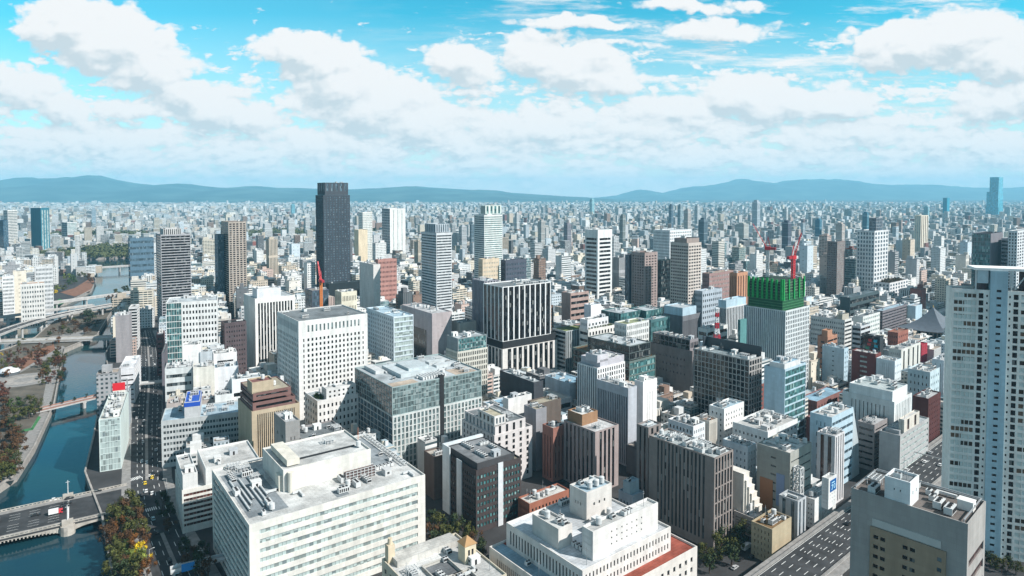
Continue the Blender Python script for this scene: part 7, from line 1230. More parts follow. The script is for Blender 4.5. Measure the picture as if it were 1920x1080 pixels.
# city motorway at lower right
def motorway():
    u=Vector((.76,.65)); w=Vector((-.65,.76)); c=Vector((181,347))-w*9.6
    root=thing('city_motorway','straight elevated motorway with lane markings at lower right','motorway',(c.x,c.y,0),math.atan2(u.y,u.x))
    z=10.; a,b=-150,300
    m=MB(); m.box(a,-10.2,z-1.8,b,10.2,z,bottom=True); link('deck',m.mesh('deck',['concrete']),root)
    m=MB(); m.box(a,-9.6,z+.002,b,9.6,z+.02); link('carriageway',m.mesh('carriageway',['asphalt']),root)
    for s in(-1,1):
        m=MB(); m.box(a,s*9.9-.3,z+.021,b,s*9.9+.3,z+1.2); m.box(a,s*12-1.7,z-1.2,b,s*12+1.7,z-.2,bottom=True); link('parapet',m.mesh('parapet',['paving']),root)
    m=MB()
    for k in (-2,-1,0,1,2):
        x=a
        while x<b: m.box(x,k*3.5-.12,z+.022,x+4,k*3.5+.12,z+.026); x+=9
        if k in (-1,0,1):
            x=-60
            while x<60: m.box(x,k*3.5+1.3,z+.022,x+1.3,k*3.5+1.6,z+.026); x+=9.
    for s in (-1,1): m.box(a,s*9.2-.1,z+.022,b,s*9.2+.1,z+.026)
    link('lane_paint',m.mesh('lane_paint',['road_paint']),root)
    for x in range(a+20,b,40):
        m=MB(); m.box(x-1.2,-8,-.2,x+1.2,-5.6,z-1.8); m.box(x-1.2,5.6,-.2,x+1.2,8,z-1.8); m.box(x-1.2,-10,z-3,x+1.2,10,z-1.81,bottom=True); link('pier',m.mesh('pier',['concrete']),root)
    for x in (20,95): 
        m=MB(); m.box(x,-10.6,z,x+.5,-10.25,z+7); m.box(x,10.25,z,x+.5,10.6,z+7); m.box(x,-10.6,z+6.6,x+.5,10.6,z+7,bottom=True); link('gantry',m.mesh('gantry',['steel_grey']),root)
    return c,u,w
MC,MU,MW=motorway()
# ------------------------------------------------------------------ park pieces
def disc(cx,cy,r,n=28): return [(cx+r*math.cos(6.2832*i/n),cy+r*math.sin(6.2832*i/n)) for i in range(n)]
def flat(name,poly,z,m):
    b=MB(); b.face([(*p,z) for p in poly]); o=link(name,b.mesh(name,[m])); tag(o,kind='structure'); return o
for k,(cx,cy,r,m) in enumerate([(-470.9, 626.7, 26.0, 'paving'), (-470.9, 626.7, 17.0, 'stone'), (-470.9, 626.7, 8.0, 'paving'), (-508.4, 708.5, 9.0, 'paving')]): flat('plaza',disc(cx,cy,r),.03+.006*k,m)
for k,P in enumerate([[(-537.9, 763.1), (-517.6, 750.0), (-383.2, 536.7), (-390.3, 536.7)], [(-311.4, 405.4), (-367.0, 511.3), (-376.8, 530.1), (-390.4, 539.4), (-327.5, 413.2), (-318.5, 401.6)], [(-511.6, 649.2), (-530.3, 768.5), (-520.5, 757.8), (-483.0, 612.6)], [(-586.1, 808.4), (-561.2, 846.0), (-583.9, 932.7), (-540.4, 814.4)]]): flat('park_path',P,.02+.004*k,'paving')
for P in [[(-364.3, 492.6), (-378.7, 521.1), (-382.7, 523.7), (-368.4, 496.0)], [(-735.7, 1034.2), (-771.4, 1113.0), (-738.2, 1080.1), (-717.2, 1019.7)], [(-374.8, 490.4), (-368.4, 497.2), (-364.3, 492.6), (-371.5, 486.0)]]: flat('lawn',P,.04,'lawn')
for P in [[(-821.2, 1185.3), (-829.8, 1238.8), (-898.3, 1396.5), (-838.4, 1313.0), (-773.4, 1198.2), (-761.4, 1136.1)], [(-521.7, 669.2), (-544.0, 737.3), (-547.4, 776.7), (-526.2, 750.0), (-495.6, 649.2)]]: flat('flower_bed',P,.045,'soil_red')
root=thing('round_pavilion','white domed pavilion beside the round paved plaza','pavilion',(-499.1,645.4,0))
m=MB()
for k in range(6):
    t0,t1=k/6*1.57,(k+1)/6*1.57
    for i in range(20):
        a0,a1=6.2832*i/20,6.2832*(i+1)/20; f=lambda t,a:(9*math.cos(t)*math.cos(a),9*math.cos(t)*math.sin(a),3+4.5*math.sin(t)); m.face([f(t0,a0),f(t0,a1),f(t1,a1),f(t1,a0)])
link('dome',m.mesh('dome',['plain']),root,col=(.66,.68,.70))
m=MB(); m.prism(disc(0,0,8.4,20),0,3.02); link('wall',m.mesh('wall',['plain']),root,col=(.10,.11,.12))
# ------------------------------------------------------------------ trees
def tree_meshes():
    out=[]
    for k in range(5):
        rg=random.Random(40+k); m=MB()
        cl=[]
        for i in range(12):
            t=rg.uniform(0,6.283); r=math.sqrt(rg.random())*.36; z=rg.uniform(.34,.9); r*=1.25-abs(z-.55)*1.5
            cl.append((r*math.cos(t),r*math.sin(t),z,rg.uniform(.11,.2)))
        for (cx,cy,cz,cr) in cl:
            for _ in range(60):
                d=Vector((rg.gauss(0,1),rg.gauss(0,1),rg.gauss(0,1))).normalized()*cr*rg.uniform(.35,1.15); p=Vector((cx,cy,cz))+d
                s=rg.uniform(.026,.046); t=Vector((rg.gauss(0,1),rg.gauss(0,1),rg.gauss(0,.7))); a=d.cross(t).normalized()*s; b=d.cross(a).normalized()*s*rg.uniform(.6,1)
                m.face([tuple(p-a),tuple(p-b),tuple(p+a),tuple(p+b)])
        crown=m.mesh('crown',['foliage'])
        m=MB(); m.tube((0,0,0),(0,0,.42),.035,.02,7)
        for i in range(4): t=rg.uniform(0,6.28); m.tube((0,0,.3+.05*i),(.24*math.cos(t),.24*math.sin(t),.6+.05*i),.016,.006,5)
        out.append((crown,m.mesh('trunk',['bark'])))
    return out
TM=tree_meshes()
TREES=[
('in the riverbank clump below the stone bridge','riverbank trees by the road',[(-204.9,325.2,0,12.7,11.8,3),(-208.9,334.4,0,12.8,11.2,3),(-193.6,311.8,0,11.4,10.2,0),(-186.4,299.9,0,11.3,10.5,0),(-213.3,345.2,0,12.3,13.3,0),(-198.2,320.3,0,10.5,9.5,0),(-219.4,359.1,0,12.1,12.5,0),(-188.3,307.3,0,12.5,11.1,0),(-204.0,335.4,0,11.7,10.6,2),(-179.9,295.7,0,11.2,12.2,1),(-214.7,354.4,0,12.2,13.3,3),(-191.1,315.5,0,11.0,12.0,5),(-181.4,299.9,0,10.5,10.7,3),(-209.3,349.1,0,10.6,10.2,0),(-193.5,322.2,0,11.2,12.1,3),(-218.2,365.3,0,12.5,13.6,0),(-182.7,305.5,0,12.0,10.6,7),(-197.1,330.2,0,10.9,9.4,0),(-202.1,340.8,0,11.8,12.1,1),(-195.5,331.2,0,11.9,11.8,0),(-208.6,354.9,0,12.5,12.2,0),(-202.4,345.2,0,12.9,13.0,3),(-185.9,316.5,0,12.4,11.0,2),(-173.2,297.0,0,13.0,13.8,0),(-182.2,314.6,0,9.5,8.1,4),(-188.2,325.2,0,11.3,11.3,3),(-194.0,335.4,0,11.3,11.0,0),(-177.6,308.2,0,8.5,9.1,4),(-174.8,304.2,0,12.3,10.6,7),(-169.2,297.8,0,11.0,10.0,2)]),
('shading the pavement left of the cream office','street trees left of the cream office',[(-198.7,367.1,0,10.9,9.3,1),(-190.4,354.9,0,10.2,10.9,1),(-181.3,340.8,0,8.1,8.4,3),(-162.1,320.3,0,9.1,9.0,1),(-154.1,304.2,0,9.0,8.5,3),(-156.1,314.6,0,8.0,6.9,3),(-149.0,302.1,0,10.8,11.7,1),(-150.3,310.0,0,8.5,9.3,1),(-151.9,317.9,0,8.6,8.9,1),(-142.0,299.9,0,9.6,10.0,3)]),
('in the dark street right of the cream office','street trees right of the cream office',[(-42.8,349.1,0,9.3,9.7,1),(-39.6,322.7,0,11.1,12.2,1),(-40.6,331.2,0,10.9,11.4,3),(-36.6,310.9,0,9.2,9.9,1),(-38.8,339.7,0,11.4,12.1,0),(-35.6,320.3,0,9.5,8.2,1),(-35.9,332.8,0,9.1,9.9,0),(-31.6,311.8,0,9.1,8.9,0),(-33.3,340.8,0,9.3,8.7,1),(-31.8,325.2,0,12.0,11.8,0),(-27.8,304.2,0,11.2,12.2,3),(-29.6,340.8,0,10.8,11.7,1),(-27.6,320.3,0,10.2,9.3,1),(-25.6,335.4,0,10.0,10.8,0),(-23.6,315.5,0,10.8,11.4,0),(-21.2,304.2,0,9.3,8.9,0),(-21.8,329.2,0,10.6,9.9,0),(-19.2,311.8,0,10.4,9.9,1),(-18.1,325.2,0,10.0,8.9,3),(-14.6,319.3,0,9.2,8.2,1),(-13.9,310.9,0,11.5,10.2,1)]),
('along the street below the brown ribbed office','street trees below the brown ribbed office',[(94.5,314.6,0,9.4,10.0,0),(93.5,304.2,0,10.5,9.8,1),(97.5,310.9,0,9.9,9.5,0),(102.9,317.9,0,12.0,12.8,0),(106.8,325.2,0,11.9,11.5,1),(111.5,331.2,0,10.5,10.8,0),(106.3,310.9,0,11.9,12.0,1),(111.1,320.3,0,10.4,9.6,0),(116.8,329.2,0,10.2,9.1,1),(121.6,336.5,0,10.1,11.1,0)]),
('in the park grove by the river path','park trees on the river island',[(-317.5,401.6,0,10.4,10.5,0),(-461.7,587.7,0,11.1,10.9,6),(-367.6,467.0,0,9.0,8.9,3),(-431.8,550.3,0,12.9,14.1,6),(-331.0,421.3,0,10.9,11.4,0),(-403.7,517.4,0,11.6,11.5,3),(-445.8,572.1,0,9.7,10.2,6),(-349.2,447.6,0,10.0,10.2,3),(-316.7,405.4,0,12.0,12.6,0),(-387.4,499.5,0,9.4,8.6,1),(-333.3,429.7,0,11.6,12.2,0),(-317.0,409.2,0,10.4,11.0,5),(-412.3,536.7,0,12.1,12.4,5),(-391.4,511.3,0,12.1,12.9,0),(-357.9,467.0,0,12.5,12.8,3),(-411.2,543.4,0,10.5,10.7,1),(-390.9,517.4,0,10.4,10.9,0),(-385.4,517.4,0,12.1,12.4,0),(-406.2,547.5,0,10.1,9.8,0),(-387.1,526.2,0,11.7,12.1,1),(-396.9,543.4,0,10.2,11.1,0),(-440.3,609.1,0,6,6.5,0),(-478.9,669.2,0,6,5.8,1)]),
('among the red shrubs of the rose garden','rose garden shrubs',[(-563.3,717.8,0,4.2,3.7,4),(-540.9,690.5,0,5.4,4.9,7),(-563.6,725.0,0,4.8,4.6,2),(-546.2,708.5,0,6.1,6.3,6),(-520.2,681.8,0,5.9,6.1,6),(-548.1,722.6,0,6.2,5.5,6),(-518.3,690.5,0,5.9,6.1,3),(-551.3,737.3,0,6.3,6.3,6),(-531.0,717.8,0,6.0,5.7,3),(-552.1,750.0,0,4.1,3.6,6),(-523.9,717.8,0,5.9,5.1,6),(-553.5,763.1,0,5.3,5.4,6),(-543.5,757.8,0,4.7,4.8,3),(-542.9,768.5,0,5.0,4.4,3),(-517.4,737.3,0,4.6,3.9,0),(-454.0,649.2,0,4.0,3.8,0),(-500.3,717.8,0,5.4,5.1,0),(-480.3,690.5,0,5.8,5.8,0),(-465.7,669.2,0,4.7,5.1,1)]),
('on the island tip under the motorway','trees on the island tip',[(-579.1,814.4,0,8.3,7.8,1),(-589.0,836.3,0,7.8,8.3,3),(-628.6,905.7,0,7.7,7.6,3),(-605.2,880.1,0,8.9,9.4,3),(-573.4,859.3,0,7.3,7.3,3),(-614.4,932.7,0,14,12.3,1),(-566.0,869.6,0,8.1,8.9,3),(-608.6,936.7,0,15,15.9,1),(-594.9,924.8,0,12,11.3,1),(-562.0,880.1,0,8.9,9.0,3),(-611.5,965.7,0,7.1,7.1,3),(-608.9,974.3,0,7.2,7.1,3)]),
('on the green peninsula across the wide river','trees on the peninsula',[(-811.5,1160.2,0,9,9.8,4),(-838.6,1204.8,0,12,11.3,7),(-815.4,1185.3,0,14.7,14.6,0),(-911.5,1337.0,0,17,15.9,7),(-851.5,1253.0,0,15,13.2,5),(-886.7,1313.0,0,18,19.3,5),(-863.8,1289.8,0,16,13.6,5),(-959.5,1442.4,0,12.7,11.5,0),(-923.4,1396.5,0,13.3,13.3,0),(-902.9,1379.0,0,11.6,11.6,0),(-884.0,1361.8,0,14.6,13.7,3),(-847.0,1313.0,0,12.2,13.3,3)]),
('on the wooded islet right of the motorway bend','trees by the bridge on the islet',[(-671.1,1080.1,0,10.3,9.5,3),(-673.9,1096.3,0,10.5,10.0,3),(-690.8,1136.1,0,14,12.8,0),(-671.4,1113.0,0,13,14.2,0),(-716.6,1204.8,0,10,10.1,1),(-698.3,1178.9,0,14,13.0,1),(-685.1,1172.6,0,14,15.3,1),(-667.7,1154.1,0,10.5,9.7,1),(-648.1,1136.1,0,10.4,9.2,3)]),
('among low roofs right of the teal-fronted block','trees among small right-hand blocks',[(304.8,669.2,0,12.0,11.0,3),(297.4,649.2,0,11.3,12.0,1),(299.3,639.7,0,9.0,8.9,0),(311.8,649.2,0,9.8,10.6,1),(308.8,626.7,0,11.3,10.3,0),(320.2,634.0,0,9.8,8.7,1)]),
('at the foot of the white residential tower','trees below the white residential tower',[(230.6,310.0,0,7.2,7.0,1),(231.2,307.3,0,7.3,7.3,0),(231.9,304.2,0,7.5,6.6,0),(236.6,306.4,0,7.5,7.0,1),(237.7,302.9,0,7.1,6.6,0)]),
('squeezed between concrete tower and small white block','trees behind the concrete tower',[(-132.9,486.0,0,10.6,10.4,7),(-130.9,490.4,0,10.9,10.3,7),(-125.9,477.4,0,11.5,11.5,0)]),
('at the foot of the black-striped office','trees by the black-striped office',[(-259.2,669.2,0,7.1,6.5,3),(-248.8,659.1,0,7.9,8.5,6),(-234.2,626.7,0,7.0,7.3,6),(-238.7,649.2,0,8.8,8.7,3),(-244.4,669.2,0,7.9,7.8,6)]),
('packed between rose garden and river','low autumn trees of the rose garden',[(-508.5,647.3,0,7.0,6.8,2),(-511.9,655.1,0,9.3,9.9,0),(-493.0,634.0,0,7.4,6.4,2),(-494.3,637.8,0,7.9,7.7,2),(-508.9,661.1,0,6.1,6.1,6),(-494.8,645.4,0,9.9,10.5,0),(-525.7,688.3,0,8.6,7.6,3),(-494.0,649.2,0,8.9,9.4,3),(-521.2,688.3,0,6.4,5.6,6),(-504.2,667.2,0,8.6,9.3,6),(-505.2,669.2,0,8.7,8.2,6),(-514.5,686.1,0,6.1,5.3,6),(-536.8,722.6,0,7.3,6.6,3),(-520.2,703.9,0,7.5,7.0,3),(-544.0,744.8,0,6.0,6.0,2),(-513.8,703.9,0,7.2,6.2,0),(-530.2,727.4,0,8.5,8.6,3),(-510.5,701.6,0,7.4,8.1,6),(-487.5,671.3,0,10.0,10.2,6),(-454.2,628.5,0,8.1,8.3,3),(-456.3,632.2,0,9.8,9.4,2),(-519.1,720.2,0,7.5,7.8,3),(-475.8,661.1,0,6.8,7.0,0),(-515.7,717.8,0,8.4,8.9,2),(-515.0,720.2,0,7.2,7.6,6),(-461.4,645.4,0,9.5,10.0,0),(-483.7,677.6,0,9.8,10.8,0),(-452.9,634.0,0,8.8,9.6,0),(-437.2,612.6,0,7.6,6.5,6),(-437.7,616.0,0,6.2,6.7,3),(-448.0,635.9,0,7.2,6.4,6),(-483.0,686.1,0,6.7,6.1,0),(-468.7,667.2,0,8.7,8.0,3),(-479.8,684.0,0,9.8,8.8,3),(-496.2,708.5,0,9.2,9.4,0),(-486.6,697.1,0,9.7,10.3,0),(-514.4,737.3,0,7.5,7.7,3),(-474.0,679.7,0,9.2,8.9,6),(-502.0,720.2,0,6.3,6.6,0),(-540.4,776.7,0,9.3,8.8,2),(-479.4,688.3,0,8.5,8.5,6),(-473.8,681.8,0,7.6,7.1,2)]),
('beside the rose garden path','low trees beside the garden path',[(-503.6,639.7,0,4.2,4.0,6),(-529.8,677.6,0,5.8,5.6,0),(-498.5,637.8,0,5.5,5.5,3),(-512.7,661.1,0,4.7,5.1,3),(-535.3,690.5,0,5.8,5.0,6),(-550.3,710.8,0,5.3,4.7,0),(-513.7,663.1,0,5.9,5.2,6),(-549.7,710.8,0,4.3,4.3,0),(-530.2,686.1,0,6.8,6.3,6),(-565.0,732.3,0,4.5,3.9,3),(-549.2,717.8,0,5.9,5.2,0),(-558.5,737.3,0,6.1,5.2,3),(-584.0,771.2,0,5.8,6.2,0),(-575.3,760.4,0,5.6,5.0,0),(-589.3,785.1,0,6.0,6.3,0),(-563.0,787.9,0,4.2,4.2,6)]),
('along the left frame edge in the park','park trees at the left edge',[(-321.1,405.4,0,11.0,11.3,0),(-326.8,413.2,0,9.1,9.1,0),(-326.0,414.8,0,12.0,12.9,3),(-332.3,423.8,0,12.7,12.4,3),(-426.7,546.2,0,9.4,9.3,3),(-327.8,418.0,0,9.5,8.7,3),(-346.7,443.9,0,9.0,8.9,3),(-380.8,489.3,0,12.1,13.1,3),(-382.6,492.6,0,10.9,10.1,1),(-380.4,490.4,0,11.4,10.1,1),(-343.0,444.8,0,9.5,9.6,0),(-317.3,412.4,0,10.5,10.6,3),(-322.5,419.6,0,11.7,10.1,1),(-328.8,428.8,0,10.0,9.6,0),(-359.9,470.1,0,11.7,10.8,3),(-347.1,454.2,0,11.9,11.6,3),(-364.6,477.4,0,9.9,9.3,1),(-338.0,443.0,0,13.0,13.5,3)]),
('on the narrow island between the bridges','trees on the narrow island',[(-587.7,849.3,0,7.3,7.4,3),(-569.4,823.6,0,7.1,7.3,3),(-585.6,849.3,0,9.0,8.8,0),(-596.4,866.1,0,8.0,7.0,3),(-569.1,836.3,0,8.2,8.0,1),(-560.7,826.8,0,8.1,7.0,1),(-599.9,887.3,0,8.6,9.1,3),(-602.6,894.5,0,9.9,9.0,0),(-586.8,873.1,0,10.6,9.2,3),(-560.9,836.3,0,8.6,8.7,3),(-584.2,876.6,0,9.9,10.4,3),(-589.6,898.2,0,7.1,6.7,1),(-544.5,829.9,0,8.9,7.9,3),(-587.4,898.2,0,8.7,7.5,3),(-562.3,862.7,0,7.6,6.7,3),(-545.2,836.3,0,10.1,10.1,3),(-582.1,894.5,0,10.1,10.4,1),(-561.6,862.7,0,10.0,10.3,3),(-597.9,924.8,0,8.8,7.9,3),(-567.0,880.1,0,8.2,7.4,1),(-556.0,869.6,0,7.2,6.3,1),(-560.6,883.7,0,9.5,8.9,3)]),
('lining the river promenade','promenade trees',[(-441.5,634.0,0,7.6,6.8,1),(-426.7,612.6,0,7.9,7.4,3),(-440.4,634.0,0,7.7,7.0,1),(-436.6,628.5,0,7.3,7.4,1),(-472.1,681.8,0,7.1,7.5,3),(-479.0,692.7,0,7.5,7.5,3),(-468.1,677.6,0,6.1,6.3,0),(-448.7,649.2,0,7.0,7.6,3),(-476.4,690.5,0,7.6,6.7,3),(-485.0,703.9,0,7.3,7.9,0)])]
TCOL=[('olive green', (0.07, 0.075, 0.022)), ('dark green', (0.035, 0.05, 0.022)), ('orange', (0.13, 0.055, 0.016)), ('brown', (0.085, 0.045, 0.022)), ('bright yellow', (0.6, 0.42, 0.02)), ('green', (0.05, 0.08, 0.025)), ('dark red', (0.105, 0.04, 0.026)), ('light green', (0.16, 0.19, 0.04))]
NTH=['leftmost','second from left','third from left','fourth from left','fifth from left','sixth from left','seventh from left','eighth from left','ninth from left','tenth from left']
tn=0
def tree(x,y,z,h,w,c,label,grp):
    global tn
    root=thing('tree',label,'tree',(x,y,z),tn*1.3,grp); cr,tr=TM[tn%5]; tn+=1
    o=link('crown',cr,root,col=c); o.scale=(w,w,h); o=link('trunk',tr,root); o.scale=(w,w,h)
for where,grp,items in TREES:
    tot={}; 
    for it in items: tot[it[5]]=tot.get(it[5],0)+1
    seen={}
    for (x,y,z,h,w,ci) in items:
        k=seen.get(ci,0); seen[ci]=k+1; lab='%s tree %s'%(TCOL[ci][0],where)
        if tot[ci]>1: lab+=', '+(NTH[k]+' alike' if k<10 else '%dth from left alike'%(k+1))
        tree(x,y,z,h,w,TCOL[ci][1],lab,grp)
for k,nm in enumerate(['nearest the park','second from the park','third from the park','fourth from the park','fifth from the park','sixth from the park','seventh from the park','nearest the road']):
    f=(k+.7)/8.6; tree(-393.8+44*f,528.2+65*f,2.,4.2,3.,(.035,.05,.022),'clipped dark shrub on the reddish footbridge, '+nm,'clipped shrubs on the footbridge')
def woods():
    rg=random.Random(8); 
    for (x0,x1,y0,y1) in WOODS:
        m=MB()
        for _ in range(420):
            cx,cy=rg.uniform(x0,x1),rg.uniform(y0,y1); r=rg.uniform(9,17); hh=rg.uniform(12,24)
            for k in range(16):
                d=Vector((rg.gauss(0,1),rg.gauss(0,1),abs(rg.gauss(0,1)))).normalized(); p=Vector((cx+d.x*r,cy+d.y*r,hh*.35+d.z*hh*.65)); s=rg.uniform(2.5,4.5)
                a=d.cross(Vector((rg.gauss(0,1),rg.gauss(0,1),rg.gauss(0,1)))).normalized()*s; b=d.cross(a).normalized()*s
                m.face([tuple(p-a),tuple(p-b),tuple(p+a),tuple(p+b)])
        o=link('castle_wood',m.mesh('castle_wood',['foliage']),col=(.075,.085,.035)); tag(o,'dark green wooded park far behind the left towers','wood',kind='stuff')
woods()
# ------------------------------------------------------------------ street lamps
def lamp_mesh():
    m=MB(); m.tube((0,0,0),(0,0,8.5),.11,.07,6); m.beam((0,0,8.4),(1.9,0,8.8),.1); m.box(1.5,-.16,8.68,2.3,.16,8.84,bottom=True); return m.mesh('street_lamp',['unit_paint'])
LMESH=lamp_mesh()
nroad=len(ROAD)//2; rl=ROAD[:nroad]; rr_=ROAD[nroad:][::-1]; LPOS=[]
for side,k0 in ((rl,0),(rr_,1)):
    for i in range(1,nroad-2):
        p,q=Vector(side[i]),Vector(side[i+1]); L_=(q-p).length; d=(q-p)/L_; t=9
        while t<L_:
            c=p+d*t; LPOS.append((c.y,c.x,math.atan2(d.y,d.x)+(-1.571 if k0==0 else 1.571),'river side' if k0==0 else 'city side')); t+=34
ORDS=['','first','second','third','fourth','fifth','sixth','seventh','eighth','ninth','tenth']+['%dth'%k for k in range(11,40)]
cnt={}
for (yy,xx,rz_,sd) in sorted(LPOS):
    if yy<270 or (sd=='river side' and 330<yy<415): continue
    k=cnt.get(sd,0)+1; cnt[sd]=k
    o=link('street_lamp',LMESH,None,(xx,yy,.17),rz_); tag(o,'grey street lamp on %s of riverside road, %s from the near end'%(sd,ORDS[k]),'street lamp','street lamps along the riverside road')
# ------------------------------------------------------------------ vehicles
def car_meshes():
    P={}
    m=MB()
    prof=[(-2.2,.35),(2.2,.35),(2.25,.75),(1.3,.95),(-1.9,.98),(-2.25,.8)]
    for s in(-.85,.85): m.face([(x,s,z) for x,z in (prof if s<0 else prof[::-1])])
    for i in range(6):
        p,q=prof[i],prof[(i+1)%6]; m.face([(p[0],.85,p[1]),(q[0],.85,q[1]),(q[0],-.85,q[1]),(p[0],-.85,p[1])][::-1])
    m.box(-1.5,-.66,1.42,.2,.66,1.5); P['body']=m
    m=MB(); lo=[(-1.95,-.8),(1.05,-.8),(1.05,.8),(-1.95,.8)]; hi=[(-1.5,-.66),(.3,-.66),(.3,.66),(-1.5,.66)]
    for i in range(4): j=(i+1)%4; m.face([(*lo[i],.97),(*lo[j],.97),(*hi[j],1.43),(*hi[i],1.43)])
    P['cabin']=m
    m=MB(); m.tube((0,-.12,0),(0,.12,0),.33,.33,12); m.tube((0,.12,0),(0,-.12,0),.33,.33,12); P['wheel']=m
    m=MB(); m.box(-3.4,-1.1,.8,1.2,1.1,3.1,bottom=True); P['cargo_box']=m
    m=MB(); m.box(1.3,-1.05,.5,3.2,1.05,2.4,bottom=True); P['truck_cab']=m
    m=MB(); m.box(-3.4,-.9,.45,1.29,.9,.79); P['chassis']=m
    m=MB(); m.box(2.4,-1.07,1.3,3.22,1.07,2.1); P['windscreen']=m
    return {k:v.mesh(k,['glass_k' if k in('cabin','windscreen') else 'paint']) for k,v in P.items()}
CM=car_meshes()
def car(x,y,z,rz,col,label,grp,kind='car'):
    if kind=='car':
        root=thing('car',label,'car',(x,y,z),rz,grp)
        link('body',CM['body'],root,col=col); link('cabin',CM['cabin'],root)
        for a in(-1.35,1.35):
            for b in(-.8,.8): link('wheel',CM['wheel'],root,(a,b,.33),0,(.02,.02,.02))
    else:
        root=thing('truck',label,'truck',(x,y,z),rz,grp)
        link('cargo_box',CM['cargo_box'],root,col=col); link('truck_cab',CM['truck_cab'],root,col=(.55,.04,.05) if 'red' in label else (.6,.65,.7)); link('chassis',CM['chassis'],root,col=(.05,.05,.05)); link('windscreen',CM['windscreen'],root)
        for a in(-2.4,2.2):
            for b in(-1.0,1.0): o=link('wheel',CM['wheel'],root,(a,b,.45),0,(.02,.02,.02)); o.scale=(1.35,1.35,1.35)
